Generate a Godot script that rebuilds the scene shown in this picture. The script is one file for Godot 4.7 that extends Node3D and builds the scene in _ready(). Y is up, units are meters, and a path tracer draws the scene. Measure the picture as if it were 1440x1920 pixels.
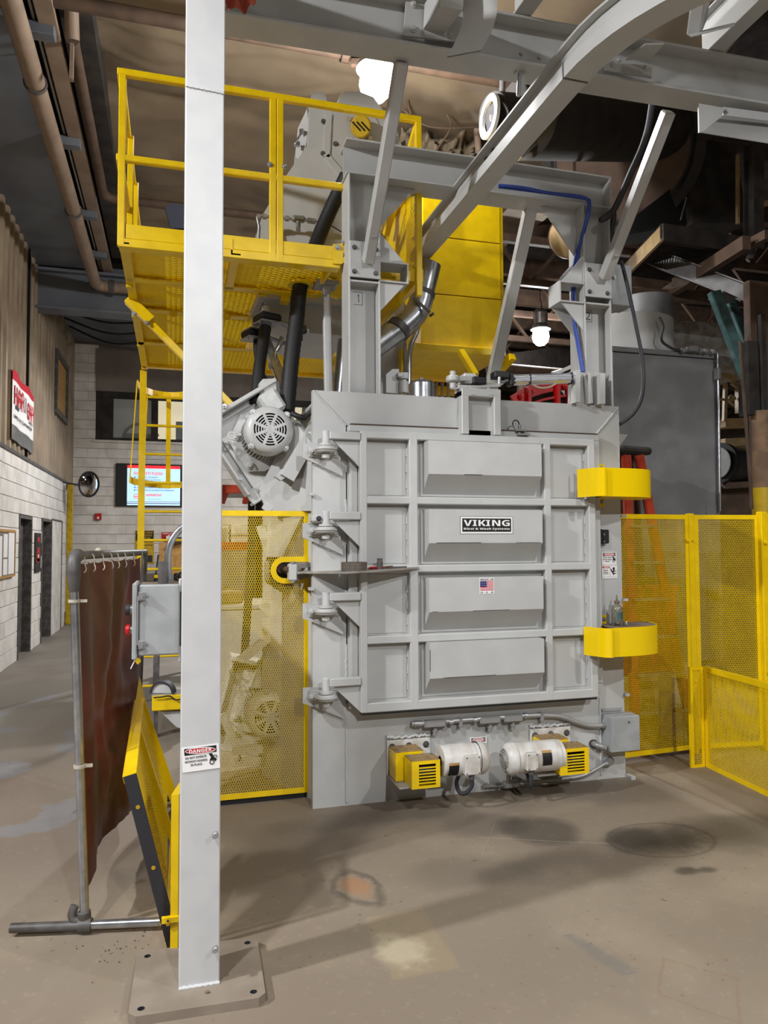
extends Node3D
# Foundry bay with a grey shot-blast cabinet, its steel portal, service platform and guards.

var M := {}
var bolt_mesh: ArrayMesh
var taken := {}


class Geo:
	var v := PackedVector3Array()
	var n := PackedVector3Array()
	var u := PackedVector2Array()

	func tri(a: Vector3, b: Vector3, c: Vector3, na: Vector3, nb: Vector3, nc: Vector3, ua := Vector2.ZERO, ub := Vector2.ZERO, uc := Vector2.ZERO) -> void:
		if (b - a).cross(c - a).dot(na + nb + nc) > 0.0:
			v.append_array([a, c, b]); n.append_array([na, nc, nb]); u.append_array([ua, uc, ub])
		else:
			v.append_array([a, b, c]); n.append_array([na, nb, nc]); u.append_array([ua, ub, uc])

	func quad(a: Vector3, b: Vector3, c: Vector3, d: Vector3, nn: Vector3) -> void:
		var w := Vector2(0, 1)
		tri(a, b, c, nn, nn, nn, w, Vector2(1, 1), Vector2(1, 0))
		tri(a, c, d, nn, nn, nn, w, Vector2(1, 0), Vector2.ZERO)

	func sq(a: Vector3, b: Vector3, c: Vector3, d: Vector3, na: Vector3, nb: Vector3, nc: Vector3, nd: Vector3) -> void:
		tri(a, b, c, na, nb, nc)
		tri(a, c, d, na, nc, nd)

	func box(c: Vector3, s: Vector3, bs := Basis.IDENTITY, e := 0.0) -> Geo:
		var h := s / 2.0
		e = minf(e, minf(h.x, minf(h.y, h.z)) * 0.8)
		var ax := [Vector3.RIGHT, Vector3.UP, Vector3.BACK]
		for i in 3:
			var j := (i + 1) % 3
			var k := (i + 2) % 3
			for g in [-1.0, 1.0]:
				var o: Vector3 = ax[i] * h[i] * g
				var p: Vector3 = ax[j] * (h[j] - e)
				var q: Vector3 = ax[k] * (h[k] - e)
				quad(c + bs * (o - p - q), c + bs * (o + p - q), c + bs * (o + p + q), c + bs * (o - p + q), bs * (ax[i] * g))
			if e > 0.0:
				for g in [-1.0, 1.0]:
					for f in [-1.0, 1.0]:
						var l: Vector3 = ax[i] * (h[i] - e)
						var a: Vector3 = ax[j] * h[j] * g + ax[k] * (h[k] - e) * f
						var b: Vector3 = ax[j] * (h[j] - e) * g + ax[k] * h[k] * f
						quad(c + bs * (a - l), c + bs * (a + l), c + bs * (b + l), c + bs * (b - l), bs * ((ax[j] * g + ax[k] * f).normalized()))
		if e > 0.0:
			for x in [-1.0, 1.0]:
				for y in [-1.0, 1.0]:
					for z in [-1.0, 1.0]:
						var m: Vector3 = bs * Vector3(x, y, z).normalized()
						tri(c + bs * Vector3(h.x * x, (h.y - e) * y, (h.z - e) * z), c + bs * Vector3((h.x - e) * x, h.y * y, (h.z - e) * z), c + bs * Vector3((h.x - e) * x, (h.y - e) * y, h.z * z), m, m, m)
		return self

	func span(x0: float, x1: float, y0: float, y1: float, z0: float, z1: float, e := 0.0) -> Geo:
		return box(Vector3(x0 + x1, y0 + y1, z0 + z1) / 2.0, Vector3(absf(x1 - x0), absf(y1 - y0), absf(z1 - z0)), Basis.IDENTITY, e)

	func frame_of(a: Vector3, b: Vector3, up: Vector3) -> Basis:
		var z := (b - a).normalized()
		var x := up.cross(z)
		if x.length() < 0.01:
			x = Vector3.RIGHT.cross(z)
			if x.length() < 0.01:
				x = Vector3.BACK.cross(z)
		x = x.normalized()
		return Basis(x, z.cross(x), z)

	func bar(a: Vector3, b: Vector3, w: float, h: float, up := Vector3.UP, e := 0.0) -> Geo:
		return box((a + b) / 2.0, Vector3(w, h, (b - a).length()), frame_of(a, b, up), e)

	func ibeam(a: Vector3, b: Vector3, h: float, w: float, up := Vector3.UP, tf := 0.012, tw := 0.01) -> Geo:
		var f := frame_of(a, b, up)
		bar(a, b, tw, h - tf * 2, up)
		for g in [-1.0, 1.0]:
			var o: Vector3 = f.y * g * (h - tf) / 2.0
			bar(a + o, b + o, w, tf, up, 0.002)
		return self

	func channel(a: Vector3, b: Vector3, h: float, w: float, side: float, up := Vector3.UP, t := 0.008) -> Geo:
		var f := frame_of(a, b, up)
		bar(a, b, t, h - 2.0 * t, up)
		for g in [-1.0, 1.0]:
			var o: Vector3 = f.y * g * (h - t) / 2.0 + f.x * side * (w / 2.0)
			bar(a + o, b + o, w, t, up, 0.001)
		return self

	func tube(path: Array, r: float, seg := 10, cap := true, ribs := 0.0) -> Geo:
		var rings := []
		var norms := []
		var f := Basis.IDENTITY
		for i in path.size():
			var p: Vector3 = path[i]
			var d: Vector3 = (path[mini(i + 1, path.size() - 1)] - path[maxi(i - 1, 0)]).normalized()
			if i == 0:
				f = frame_of(Vector3.ZERO, d, Vector3.UP)
			else:
				var x: Vector3 = (f.x - d * f.x.dot(d)).normalized()
				f = Basis(x, d.cross(x), d)
			var ring := []
			var nr := []
			var rr := r * (1.0 + (ribs if i % 2 == 0 else 0.0))
			for s in seg:
				var t := TAU * s / seg
				var m: Vector3 = f.x * cos(t) + f.y * sin(t)
				ring.append(p + m * rr); nr.append(m)
			rings.append(ring); norms.append(nr)
		for i in path.size() - 1:
			for s in seg:
				var t := (s + 1) % seg
				sq(rings[i][s], rings[i][t], rings[i + 1][t], rings[i + 1][s], norms[i][s], norms[i][t], norms[i + 1][t], norms[i + 1][s])
		if cap:
			for e in [0, path.size() - 1]:
				var d: Vector3 = (path[0] - path[1]).normalized() if e == 0 else (path[e] - path[e - 1]).normalized()
				for s in seg:
					tri(path[e], rings[e][s], rings[e][(s + 1) % seg], d, d, d)
		return self

	func cyl(a: Vector3, b: Vector3, r: float, seg := 16, r1 := -1.0, bev := 0.0) -> Geo:
		var l := (b - a).length()
		if r1 < 0.0:
			r1 = r
		var xf := Transform3D(frame_of(a, b, Vector3.UP), a)
		var pr := [Vector2(0, 0)]
		if bev > 0.0:
			pr += [Vector2(r - bev, 0), Vector2(r, bev), Vector2(r1, l - bev), Vector2(r1 - bev, l)]
		else:
			pr += [Vector2(r, 0), Vector2(r1, l)]
		pr.append(Vector2(0, l))
		return lathe(pr, xf, seg)

	# profile points are (radius, distance along local z); flat-shaded across corners
	func lathe(pr: Array, xf: Transform3D, seg := 16, smooth := false, a0 := 0.0, a1 := TAU) -> Geo:
		var ns := []
		for i in pr.size() - 1:
			var d: Vector2 = pr[i + 1] - pr[i]
			ns.append(Vector2(d.y, -d.x).normalized())
		for i in pr.size() - 1:
			var p: Vector2 = pr[i]
			var q: Vector2 = pr[i + 1]
			var np: Vector2 = ns[i]
			var nq: Vector2 = ns[i]
			if smooth:
				if i > 0:
					np = (ns[i] + ns[i - 1]).normalized()
				if i < ns.size() - 1:
					nq = (ns[i] + ns[i + 1]).normalized()
			for s in seg:
				var t0 := a0 + (a1 - a0) * s / seg
				var t1 := a0 + (a1 - a0) * (s + 1) / seg
				var e0 := Vector3(cos(t0), sin(t0), 0)
				var e1 := Vector3(cos(t1), sin(t1), 0)
				var zz := Vector3.BACK
				var P0: Vector3 = xf * (e0 * p.x + zz * p.y)
				var P1: Vector3 = xf * (e1 * p.x + zz * p.y)
				var Q0: Vector3 = xf * (e0 * q.x + zz * q.y)
				var Q1: Vector3 = xf * (e1 * q.x + zz * q.y)
				var a: Vector3 = xf.basis * (e0 * np.x + zz * np.y)
				var b: Vector3 = xf.basis * (e1 * np.x + zz * np.y)
				var c: Vector3 = xf.basis * (e1 * nq.x + zz * nq.y)
				var d: Vector3 = xf.basis * (e0 * nq.x + zz * nq.y)
				if p.x > 0.00001:
					tri(P0, P1, Q1, a, b, c)
				if q.x > 0.00001:
					tri(P0, Q1, Q0, a, c, d)
		return self

	# flat ring or ring segment, local z from 0 to th
	func ring(xf: Transform3D, r0: float, r1: float, th: float, seg := 24, a0 := 0.0, a1 := TAU) -> Geo:
		lathe([Vector2(r0, 0), Vector2(r1, 0), Vector2(r1, th), Vector2(r0, th), Vector2(r0, 0)], xf, seg, false, a0, a1)
		if a1 - a0 < TAU - 0.001:
			for t in [a0, a1]:
				var e := Vector3(cos(t), sin(t), 0)
				var m: Vector3 = xf.basis * (Vector3(sin(t), -cos(t), 0) * (1.0 if t == a0 else -1.0))
				quad(xf * (e * r0), xf * (e * r1), xf * (e * r1 + Vector3(0, 0, th)), xf * (e * r0 + Vector3(0, 0, th)), m)
		return self

	func prism(poly: Array, xf: Transform3D, depth: float) -> Geo:
		var pp := PackedVector2Array(poly)
		var ix := Geometry2D.triangulate_polygon(pp)
		var zz := Vector3(0, 0, depth)
		for i in range(0, ix.size(), 3):
			var a := Vector3(pp[ix[i]].x, pp[ix[i]].y, 0)
			var b := Vector3(pp[ix[i + 1]].x, pp[ix[i + 1]].y, 0)
			var c := Vector3(pp[ix[i + 2]].x, pp[ix[i + 2]].y, 0)
			var m: Vector3 = -xf.basis.z * signf(depth)
			tri(xf * a, xf * b, xf * c, m, m, m)
			tri(xf * (a + zz), xf * (b + zz), xf * (c + zz), -m, -m, -m)
		var ccw := not Geometry2D.is_polygon_clockwise(pp)
		for i in pp.size():
			var a := pp[i]
			var b := pp[(i + 1) % pp.size()]
			var d := (b - a).normalized()
			var m2 := Vector2(d.y, -d.x) * (1.0 if ccw else -1.0)
			var A := Vector3(a.x, a.y, 0)
			var B := Vector3(b.x, b.y, 0)
			quad(xf * A, xf * B, xf * (B + zz), xf * (A + zz), xf.basis * Vector3(m2.x, m2.y, 0))
		return self

	# thick plate over world points that lie (nearly) in one plane, pushed by t
	func plate(pts: Array, t: Vector3) -> Geo:
		var o: Vector3 = pts[0]
		var x: Vector3 = (pts[1] - o).normalized()
		var nn := Vector3.ZERO
		for i in range(1, pts.size() - 1):
			nn += (pts[i] - o).cross(pts[i + 1] - o)
		nn = nn.normalized()
		x = (x - nn * x.dot(nn)).normalized()
		var y := nn.cross(x)
		var poly := []
		for p in pts:
			poly.append(Vector2((p - o).dot(x), (p - o).dot(y)))
		var dp := t.dot(nn)
		return prism(poly, Transform3D(Basis(x, y, nn), o), dp)

	func grid(pts: Array, uv := false) -> Geo:
		var R := pts.size()
		var C: int = pts[0].size()
		var nm := []
		for i in R:
			var row := []
			for j in C:
				var du: Vector3 = pts[i][mini(j + 1, C - 1)] - pts[i][maxi(j - 1, 0)]
				var dv: Vector3 = pts[mini(i + 1, R - 1)][j] - pts[maxi(i - 1, 0)][j]
				row.append(du.cross(dv).normalized())
			nm.append(row)
		for i in R - 1:
			for j in C - 1:
				var q := [Vector2(j, i), Vector2(j + 1, i), Vector2(j + 1, i + 1), Vector2(j, i + 1)]
				var w := []
				for k in q:
					w.append(Vector2(k.x / (C - 1), k.y / (R - 1)))
				tri(pts[i][j], pts[i][j + 1], pts[i + 1][j + 1], nm[i][j], nm[i][j + 1], nm[i + 1][j + 1], w[0], w[1], w[2])
				tri(pts[i][j], pts[i + 1][j + 1], pts[i + 1][j], nm[i][j], nm[i + 1][j + 1], nm[i + 1][j], w[0], w[2], w[3])
		return self

	# expanded metal in the local xy plane of xf, w by h, diamonds cw by ch; holes are [x0, x1, y0, y1]
	func expanded(xf: Transform3D, w: float, h: float, cw: float, ch: float, sw: float, th: float, holes := [], tilt := 0.0) -> Geo:
		var nx := int(w / (cw / 2.0))
		var ny := int(h / (ch / 2.0))
		var B := xf.basis
		for i in nx:
			for j in ny + 1:
				if (i + j) % 2:
					continue
				for g in [-1, 1]:
					if j + g < 0 or j + g > ny:
						continue
					var p := Vector3(i * cw / 2.0, j * ch / 2.0, 0)
					var q := Vector3((i + 1) * cw / 2.0, (j + g) * ch / 2.0, 0)
					var out := false
					for o in holes:
						out = out or (p.x + q.x) / 2.0 > o[0] and (p.x + q.x) / 2.0 < o[1] and (p.y + q.y) / 2.0 > o[2] and (p.y + q.y) / 2.0 < o[3]
					if out:
						continue
					var d := (q - p).normalized()
					var s := Vector3(-d.y, d.x, 0)
					var z := Vector3(0, 0, 1)
					if tilt != 0.0:
						s = (s + z * tilt * signf(s.y)).normalized()
						z = d.cross(s)
					s *= sw / 2.0
					z *= th / 2.0
					var c := [xf * (p - s - z), xf * (p + s - z), xf * (p + s + z), xf * (p - s + z), xf * (q - s - z), xf * (q + s - z), xf * (q + s + z), xf * (q - s + z)]
					var ns := B * s.normalized()
					var nz := B * z.normalized()
					quad(c[0], c[1], c[5], c[4], -nz)
					quad(c[3], c[2], c[6], c[7], nz)
					quad(c[0], c[3], c[7], c[4], -ns)
					quad(c[1], c[2], c[6], c[5], ns)
		return self

	func mesh(off := Vector3.ZERO) -> ArrayMesh:
		var a := []
		a.resize(Mesh.ARRAY_MAX)
		if off != Vector3.ZERO:
			for i in v.size():
				v[i] -= off
		a[Mesh.ARRAY_VERTEX] = v
		a[Mesh.ARRAY_NORMAL] = n
		a[Mesh.ARRAY_TEX_UV] = u
		var m := ArrayMesh.new()
		m.add_surface_from_arrays(Mesh.PRIMITIVE_TRIANGLES, a)
		return m


func G() -> Geo:
	return Geo.new()


func numbered(called: String) -> String:
	if not taken.has(called):
		taken[called] = 0
		return called
	taken[called] += 1
	return "%s_%03d" % [called, taken[called]]


func tag(o: Node3D, label: String, category: String, group := "") -> Node3D:
	o.set_meta("label", label)
	o.set_meta("category", category)
	if group:
		o.set_meta("group", group)
	return o


func thing(called: String, label: String, category: String, at := Vector3.ZERO, group := "") -> Node3D:
	var o := Node3D.new()
	o.name = numbered(called)
	add_child(o)
	o.position = at
	return tag(o, label, category, group)


func origin_of(p: Node) -> Vector3:
	var o := Vector3.ZERO
	while p != self and p is Node3D:
		o += p.position
		p = p.get_parent()
	return o


func part(p: Node, called: String, g: Geo, m: Material) -> MeshInstance3D:
	var o := MeshInstance3D.new()
	o.name = called if p != self else numbered(called)
	o.mesh = g.mesh(origin_of(p))
	o.material_override = m
	p.add_child(o, true)
	return o


func single(called: String, g: Geo, m: Material, label: String, category: String, group := "") -> MeshInstance3D:
	var o := part(self, called, g, m)
	tag(o, label, category, group)
	return o


func struct(called: String, g: Geo, m: Material, p: Node = self) -> MeshInstance3D:
	var o := part(p, called, g, m)
	if p == self:
		o.set_meta("kind", "structure")
	return o


func copy(o: Node3D, shift: Vector3, label: String) -> Node3D:
	var c: Node3D = o.duplicate()
	c.name = numbered(String(o.name).rstrip("0123456789").trim_suffix("_"))
	add_child(c)
	c.position = o.position + shift
	c.set_meta("label", label)
	return c


func bolt(p: Node, at: Vector3, dir: Vector3, r := 0.012, m: Material = null, called := "bolt") -> void:
	var o := MeshInstance3D.new()
	o.name = called
	o.mesh = bolt_mesh
	o.material_override = m if m else M.zinc
	var z := dir.normalized()
	var x := Vector3.UP.cross(z)
	x = Vector3.RIGHT if x.length() < 0.01 else x.normalized()
	o.transform = Transform3D(Basis(x, z.cross(x), z).scaled(Vector3.ONE * r), at - origin_of(p))
	p.add_child(o, true)


# lettering fitted into a box w by h, centred at c, facing along f
func text(p: Node, s: String, c: Vector3, w: float, h: float, m: Material, f := Vector3.BACK, bold := true, roll := 0.0, called := "lettering", serif := false) -> void:
	var t := TextMesh.new()
	var fo := SystemFont.new()
	fo.font_names = PackedStringArray(["Droid Serif" if serif else "Droid Sans"])
	fo.font_weight = 700 if bold else 400
	t.font = fo
	t.text = s
	t.font_size = 32
	t.pixel_size = 0.01
	t.depth = 0.02
	var b := t.get_aabb()
	var o := MeshInstance3D.new()
	o.name = called
	o.mesh = t
	o.material_override = m
	var z := f.normalized()
	var x := Vector3.UP.cross(z).normalized()
	var bs := Basis(x, z.cross(x), z)
	bs = Basis(z, roll) * bs
	var k := Vector3(w / b.size.x, h / b.size.y, 0.05)
	bs = Basis(bs.x * k.x, bs.y * k.y, bs.z * k.z)
	o.transform = Transform3D(bs, c - bs * b.get_center() - origin_of(p))
	p.add_child(o, true)


func noise_tex(seed_: int, freq: float, c0: Color, c1: Color, oct := 4, size := 256, lo := 0.25, hi := 0.75) -> NoiseTexture2D:
	var f := FastNoiseLite.new()
	f.seed = seed_
	f.noise_type = FastNoiseLite.TYPE_SIMPLEX_SMOOTH
	f.frequency = freq
	f.fractal_octaves = oct
	var t := NoiseTexture2D.new()
	t.width = size
	t.height = size
	t.seamless = true
	t.noise = f
	t.normalize = true
	var g := Gradient.new()
	g.offsets = PackedFloat32Array([lo, hi])
	g.colors = PackedColorArray([c0, c1])
	t.color_ramp = g
	return t


func flat(c: Color, rough := 0.5, metal := 0.0) -> StandardMaterial3D:
	var m := StandardMaterial3D.new()
	m.albedo_color = c
	m.roughness = rough
	m.metallic = metal
	return m


# painted or dusty surface: c varied towards d by world-space noise of about `span` metres
func paint(c: Color, d: Color, rough := 0.5, span := 0.8, seed_ := 1, metal := 0.0, oct := 5) -> StandardMaterial3D:
	var m := flat(Color.WHITE, rough, metal)
	m.albedo_texture = noise_tex(seed_, 0.012, d, c, oct)
	m.uv1_triplanar = true
	m.uv1_world_triplanar = true
	m.uv1_scale = Vector3.ONE / span
	return m


func lamp_glow(c: Color, e: float) -> StandardMaterial3D:
	var m := flat(c, 0.5)
	m.emission_enabled = true
	m.emission = c
	m.emission_energy_multiplier = e
	return m


func bend(a: Vector3, b: Vector3, c: Vector3, k := 8) -> Array:
	var r := []
	for i in k + 1:
		var t := float(i) / k
		r.append(a.lerp(b, t).lerp(b.lerp(c, t), t))
	return r


# smooth path through points
func spline(p: Array, k := 6) -> Array:
	var r := []
	for i in p.size() - 1:
		var a: Vector3 = p[maxi(i - 1, 0)]
		var b: Vector3 = p[i]
		var c: Vector3 = p[i + 1]
		var d: Vector3 = p[mini(i + 2, p.size() - 1)]
		for j in k:
			r.append(b.cubic_interpolate(c, a, d, float(j) / k))
	r.append(p[-1])
	return r


func _ready() -> void:
	var cam := Camera3D.new()
	cam.name = "camera"
	cam.position = Vector3(0, 1.6, 0)
	cam.rotation = Vector3(0.0435, -0.2768, -0.0043)
	cam.fov = 69.43
	cam.near = 0.05
	cam.far = 80.0
	add_child(cam)
	cam.current = true
	var e := Environment.new()
	e.background_mode = Environment.BG_COLOR
	e.background_color = Color(0.02, 0.02, 0.02)
	e.tonemap_mode = Environment.TONE_MAPPER_LINEAR
	e.tonemap_exposure = 0.92
	e.sdfgi_enabled = true
	e.ssao_enabled = true
	e.ssil_enabled = true
	var w := WorldEnvironment.new()
	w.name = "environment"
	w.environment = e
	add_child(w)
	make_materials()
	# hanging high-bay lamps: position, energy at one metre
	high_bay(Vector3(1.587, 5.42, -5.78), 9.0, "brightest high-bay lamp, hanging below the brown roof pipe above the railing", 0.0, 0.0)
	high_bay(Vector3(5.8, 5.0, -10.9), 9.0, "distant high-bay lamp glowing beyond the right portal leg", 0.0, 0.0)
	high_bay(Vector3(-1.7, 5.9, -0.2), 23.0, "high-bay lamp hanging above and behind the viewpoint", 72.0, 0.5)
	high_bay(Vector3(5.2, 5.9, 1.2), 27.0, "high-bay lamp over the open floor on the right", 80.0, 0.35)
	high_bay(Vector3(-5.5, 5.5, -1.6), 74.0, "high-bay lamp in the bay left of the column", 89.5, 0.02)
	high_bay(Vector3(2.6, 5.6, -12.2), 46.0, "high-bay lamp hidden behind the grey housing, over the aisle", 84.0, 0.3)
	high_bay(Vector3(1.5, 5.9, 5.5), 58.0, "high-bay lamp far behind the viewpoint", 84.0, 0.3)
	build_shell()
	build_left_wall()
	build_far_wall()
	build_ceiling()
	build_cabinet()
	build_door()
	build_motors()
	build_guards()
	build_top_gear()
	build_portal()
	build_overhead()
	build_platform()
	build_housing()
	build_wheels()
	build_fences()
	build_column()
	build_screen()
	build_left_things()
	build_right_things()
	build_upper_right()
	for o in find_children("*", "GeometryInstance3D", true, false):
		o.cast_shadow = GeometryInstance3D.SHADOW_CASTING_SETTING_ON


func make_materials() -> void:
	M.grey = paint(Color(0.71, 0.71, 0.70), Color(0.69, 0.69, 0.68), 0.42, 0.9, 1)
	M.grey_dusty = paint(Color(0.62, 0.61, 0.59), Color(0.50, 0.47, 0.43), 0.55, 0.5, 2)
	M.white = paint(Color(0.745, 0.745, 0.74), Color(0.72, 0.72, 0.72), 0.4, 0.7, 3)
	M.yellow = paint(Color(0.92, 0.775, 0.03), Color(0.88, 0.73, 0.03), 0.30, 0.6, 4)
	M.gloss = flat(Color(0.91, 0.765, 0.03), 0.16)
	M.yellow_dull = paint(Color(0.78, 0.65, 0.08), Color(0.70, 0.56, 0.08), 0.5, 0.4, 5)
	M.zinc = flat(Color(0.62, 0.62, 0.62), 0.35, 0.55)
	M.galv = paint(Color(0.74, 0.75, 0.76), Color(0.62, 0.63, 0.65), 0.28, 0.25, 6, 0.9)
	M.conduit = flat(Color(0.64, 0.635, 0.62), 0.34, 0.4)
	M.cast = flat(Color(0.55, 0.54, 0.52), 0.42, 0.4)
	M.black = flat(Color(0.035, 0.035, 0.038), 0.55)
	M.rubber = flat(Color(0.05, 0.05, 0.055), 0.6)
	M.dark = flat(Color(0.02, 0.02, 0.02), 0.9)
	M.soot = paint(Color(0.20, 0.175, 0.155), Color(0.12, 0.108, 0.10), 0.8, 0.9, 7)
	M.brown = paint(Color(0.35, 0.27, 0.21), Color(0.28, 0.215, 0.17), 0.75, 0.9, 8)
	M.beige_pipe = paint(Color(0.56, 0.48, 0.41), Color(0.50, 0.425, 0.36), 0.6, 0.9, 9)
	M.tan = paint(Color(0.66, 0.56, 0.40), Color(0.56, 0.47, 0.33), 0.5, 0.8, 10)
	M.block = paint(Color(0.85, 0.835, 0.81), Color(0.79, 0.765, 0.73), 0.7, 2.2, 11)
	M.block_b = paint(Color(0.84, 0.82, 0.79), Color(0.76, 0.735, 0.70), 0.7, 1.6, 12)
	M.mortar = paint(Color(0.52, 0.49, 0.46), Color(0.47, 0.44, 0.41), 0.8, 1.6, 13)
	M.corr = paint(Color(0.60, 0.53, 0.43), Color(0.48, 0.41, 0.33), 0.6, 3.0, 14)
	M.tarp = paint(Color(0.50, 0.44, 0.36), Color(0.43, 0.375, 0.305), 0.75, 3.5, 15)
	M.roof_dark = paint(Color(0.22, 0.19, 0.17), Color(0.14, 0.12, 0.11), 0.8, 1.0, 16)
	M.soffit = paint(Color(0.40, 0.42, 0.45), Color(0.36, 0.375, 0.41), 0.6, 2.5, 17)
	M.lintel = paint(Color(0.48, 0.44, 0.40), Color(0.44, 0.40, 0.365), 0.7, 2.0, 18)
	M.red = flat(Color(0.68, 0.03, 0.05), 0.4)
	M.red_sign = flat(Color(0.72, 0.10, 0.18), 0.45)
	M.red_bright = flat(Color(0.78, 0.06, 0.06), 0.4)
	M.orange = paint(Color(0.75, 0.24, 0.10), Color(0.62, 0.20, 0.10), 0.5, 0.5, 19)
	M.paper = flat(Color(0.90, 0.89, 0.88), 0.45)
	M.ink = flat(Color(0.03, 0.03, 0.035), 0.5)
	M.ink_soft = flat(Color(0.16, 0.16, 0.18), 0.6)
	M.teal = paint(Color(0.29, 0.42, 0.42), Color(0.22, 0.31, 0.31), 0.5, 0.4, 20)
	M.steel = paint(Color(0.36, 0.35, 0.34), Color(0.26, 0.24, 0.23), 0.5, 0.4, 21)
	M.dark_grey = paint(Color(0.44, 0.44, 0.44), Color(0.40, 0.40, 0.40), 0.38, 1.0, 22)
	M.box_grey = paint(Color(0.60, 0.61, 0.61), Color(0.56, 0.57, 0.57), 0.4, 0.5, 23)
	M.wood = paint(Color(0.72, 0.55, 0.30), Color(0.62, 0.46, 0.24), 0.6, 0.4, 24)
	M.blue = flat(Color(0.16, 0.27, 0.60), 0.4)
	M.navy = flat(Color(0.05, 0.06, 0.12), 0.8)
	M.rope = flat(Color(0.66, 0.63, 0.56), 0.85)
	M.dusty_yellow = paint(Color(0.62, 0.50, 0.30), Color(0.48, 0.40, 0.30), 0.7, 0.15, 25)
	M.dust = paint(Color(0.46, 0.40, 0.34), Color(0.38, 0.33, 0.28), 0.85, 0.3, 26)
	M.motor_white = paint(Color(0.80, 0.795, 0.78), Color(0.72, 0.69, 0.65), 0.4, 0.35, 27)
	M.motor = paint(Color(0.74, 0.74, 0.73), Color(0.69, 0.69, 0.68), 0.36, 0.3, 28)
	var q := flat(Color(0.20, 0.045, 0.03), 0.45)
	q.albedo_texture = noise_tex(29, 0.008, Color(0.42, 0.16, 0.10), Color(0.21, 0.035, 0.03), 3)
	q.albedo_color = Color.WHITE
	q.uv1_triplanar = true
	q.uv1_world_triplanar = true
	q.uv1_scale = Vector3(0.7, 0.45, 0.7)
	q.backlight_enabled = true
	q.backlight = Color(0.20, 0.02, 0.01)
	M.curtain = q
	M.glass = flat(Color(0.75, 0.80, 0.80, 0.14), 0.05)
	M.glass.transparency = BaseMaterial3D.TRANSPARENCY_ALPHA
	M.lens = lamp_glow(Color(1.0, 0.97, 0.92), 30.0)
	M.window_glow = lamp_glow(Color(0.93, 0.88, 0.74), 1.1)
	M.window_grey = lamp_glow(Color(0.52, 0.50, 0.46), 0.3)
	M.screen = lamp_glow(Color(0.74, 0.90, 1.0), 0.80)
	M.screen_red = lamp_glow(Color(0.95, 0.16, 0.22), 0.75)
	M.screen_white = lamp_glow(Color(0.9, 0.95, 1.0), 0.95)
	M.screen_blue = lamp_glow(Color(0.12, 0.22, 0.62), 0.35)
	M.screen_purple = lamp_glow(Color(0.42, 0.28, 0.55), 0.35)
	M.ring_white = flat(Color(0.93, 0.93, 0.92), 0.4)
	var g := G()
	g.lathe([Vector2(0, 0), Vector2(1.5, 0), Vector2(1.5, 0.25), Vector2(0, 0.25)], Transform3D.IDENTITY, 12)
	g.lathe([Vector2(0, 0.25), Vector2(1, 0.25), Vector2(1, 0.85), Vector2(0.85, 1.0), Vector2(0, 1.0)], Transform3D.IDENTITY, 6)
	bolt_mesh = g.mesh()


func high_bay(p: Vector3, energy: float, label: String, cone: float, soft: float) -> void:
	var t := thing("high_bay_lamp", label, "lamp", p, "high-bay lamps")
	var up := Transform3D(Basis(Vector3.RIGHT, Vector3.FORWARD, Vector3.UP), p)
	part(t, "housing", G().lathe([Vector2(0, 0.46), Vector2(0.09, 0.46), Vector2(0.12, 0.40), Vector2(0.12, 0.22), Vector2(0.16, 0.16), Vector2(0.165, 0.13), Vector2(0, 0.13)], up, 20), M.galv)
	part(t, "hook", G().tube(bend(p + Vector3(0, 0.46, 0), p + Vector3(0.05, 0.56, 0), p + Vector3(0, 0.62, 0)) + [p + Vector3(0, 1.0, 0)], 0.008, 6), M.steel)
	part(t, "bulb", G().lathe([Vector2(0, -0.14), Vector2(0.07, -0.125), Vector2(0.12, -0.07), Vector2(0.14, 0.0), Vector2(0.13, 0.08), Vector2(0.10, 0.128), Vector2(0, 0.128)], up, 20, true), M.lens)
	var l: Light3D
	if cone > 0.0:
		# deep reflector: light leaves downwards only
		var sp := SpotLight3D.new()
		sp.spot_angle = cone
		sp.spot_angle_attenuation = soft
		sp.spot_range = 40.0
		sp.spot_attenuation = 2.0
		sp.rotation.x = -PI / 2
		sp.position.y = -0.16
		l = sp
		part(t, "reflector", G().lathe([Vector2(0.14, 0.14), Vector2(0.30, -0.06), Vector2(0.31, -0.06), Vector2(0.15, 0.15)], up, 28), M.galv)
	else:
		var om := OmniLight3D.new()
		om.omni_range = 40.0
		om.omni_attenuation = 2.0
		l = om
	l.name = "light"
	l.light_color = Color(0.985, 0.99, 1.0)
	l.light_energy = energy
	l.light_size = 0.14
	l.shadow_enabled = true
	t.add_child(l)


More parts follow.
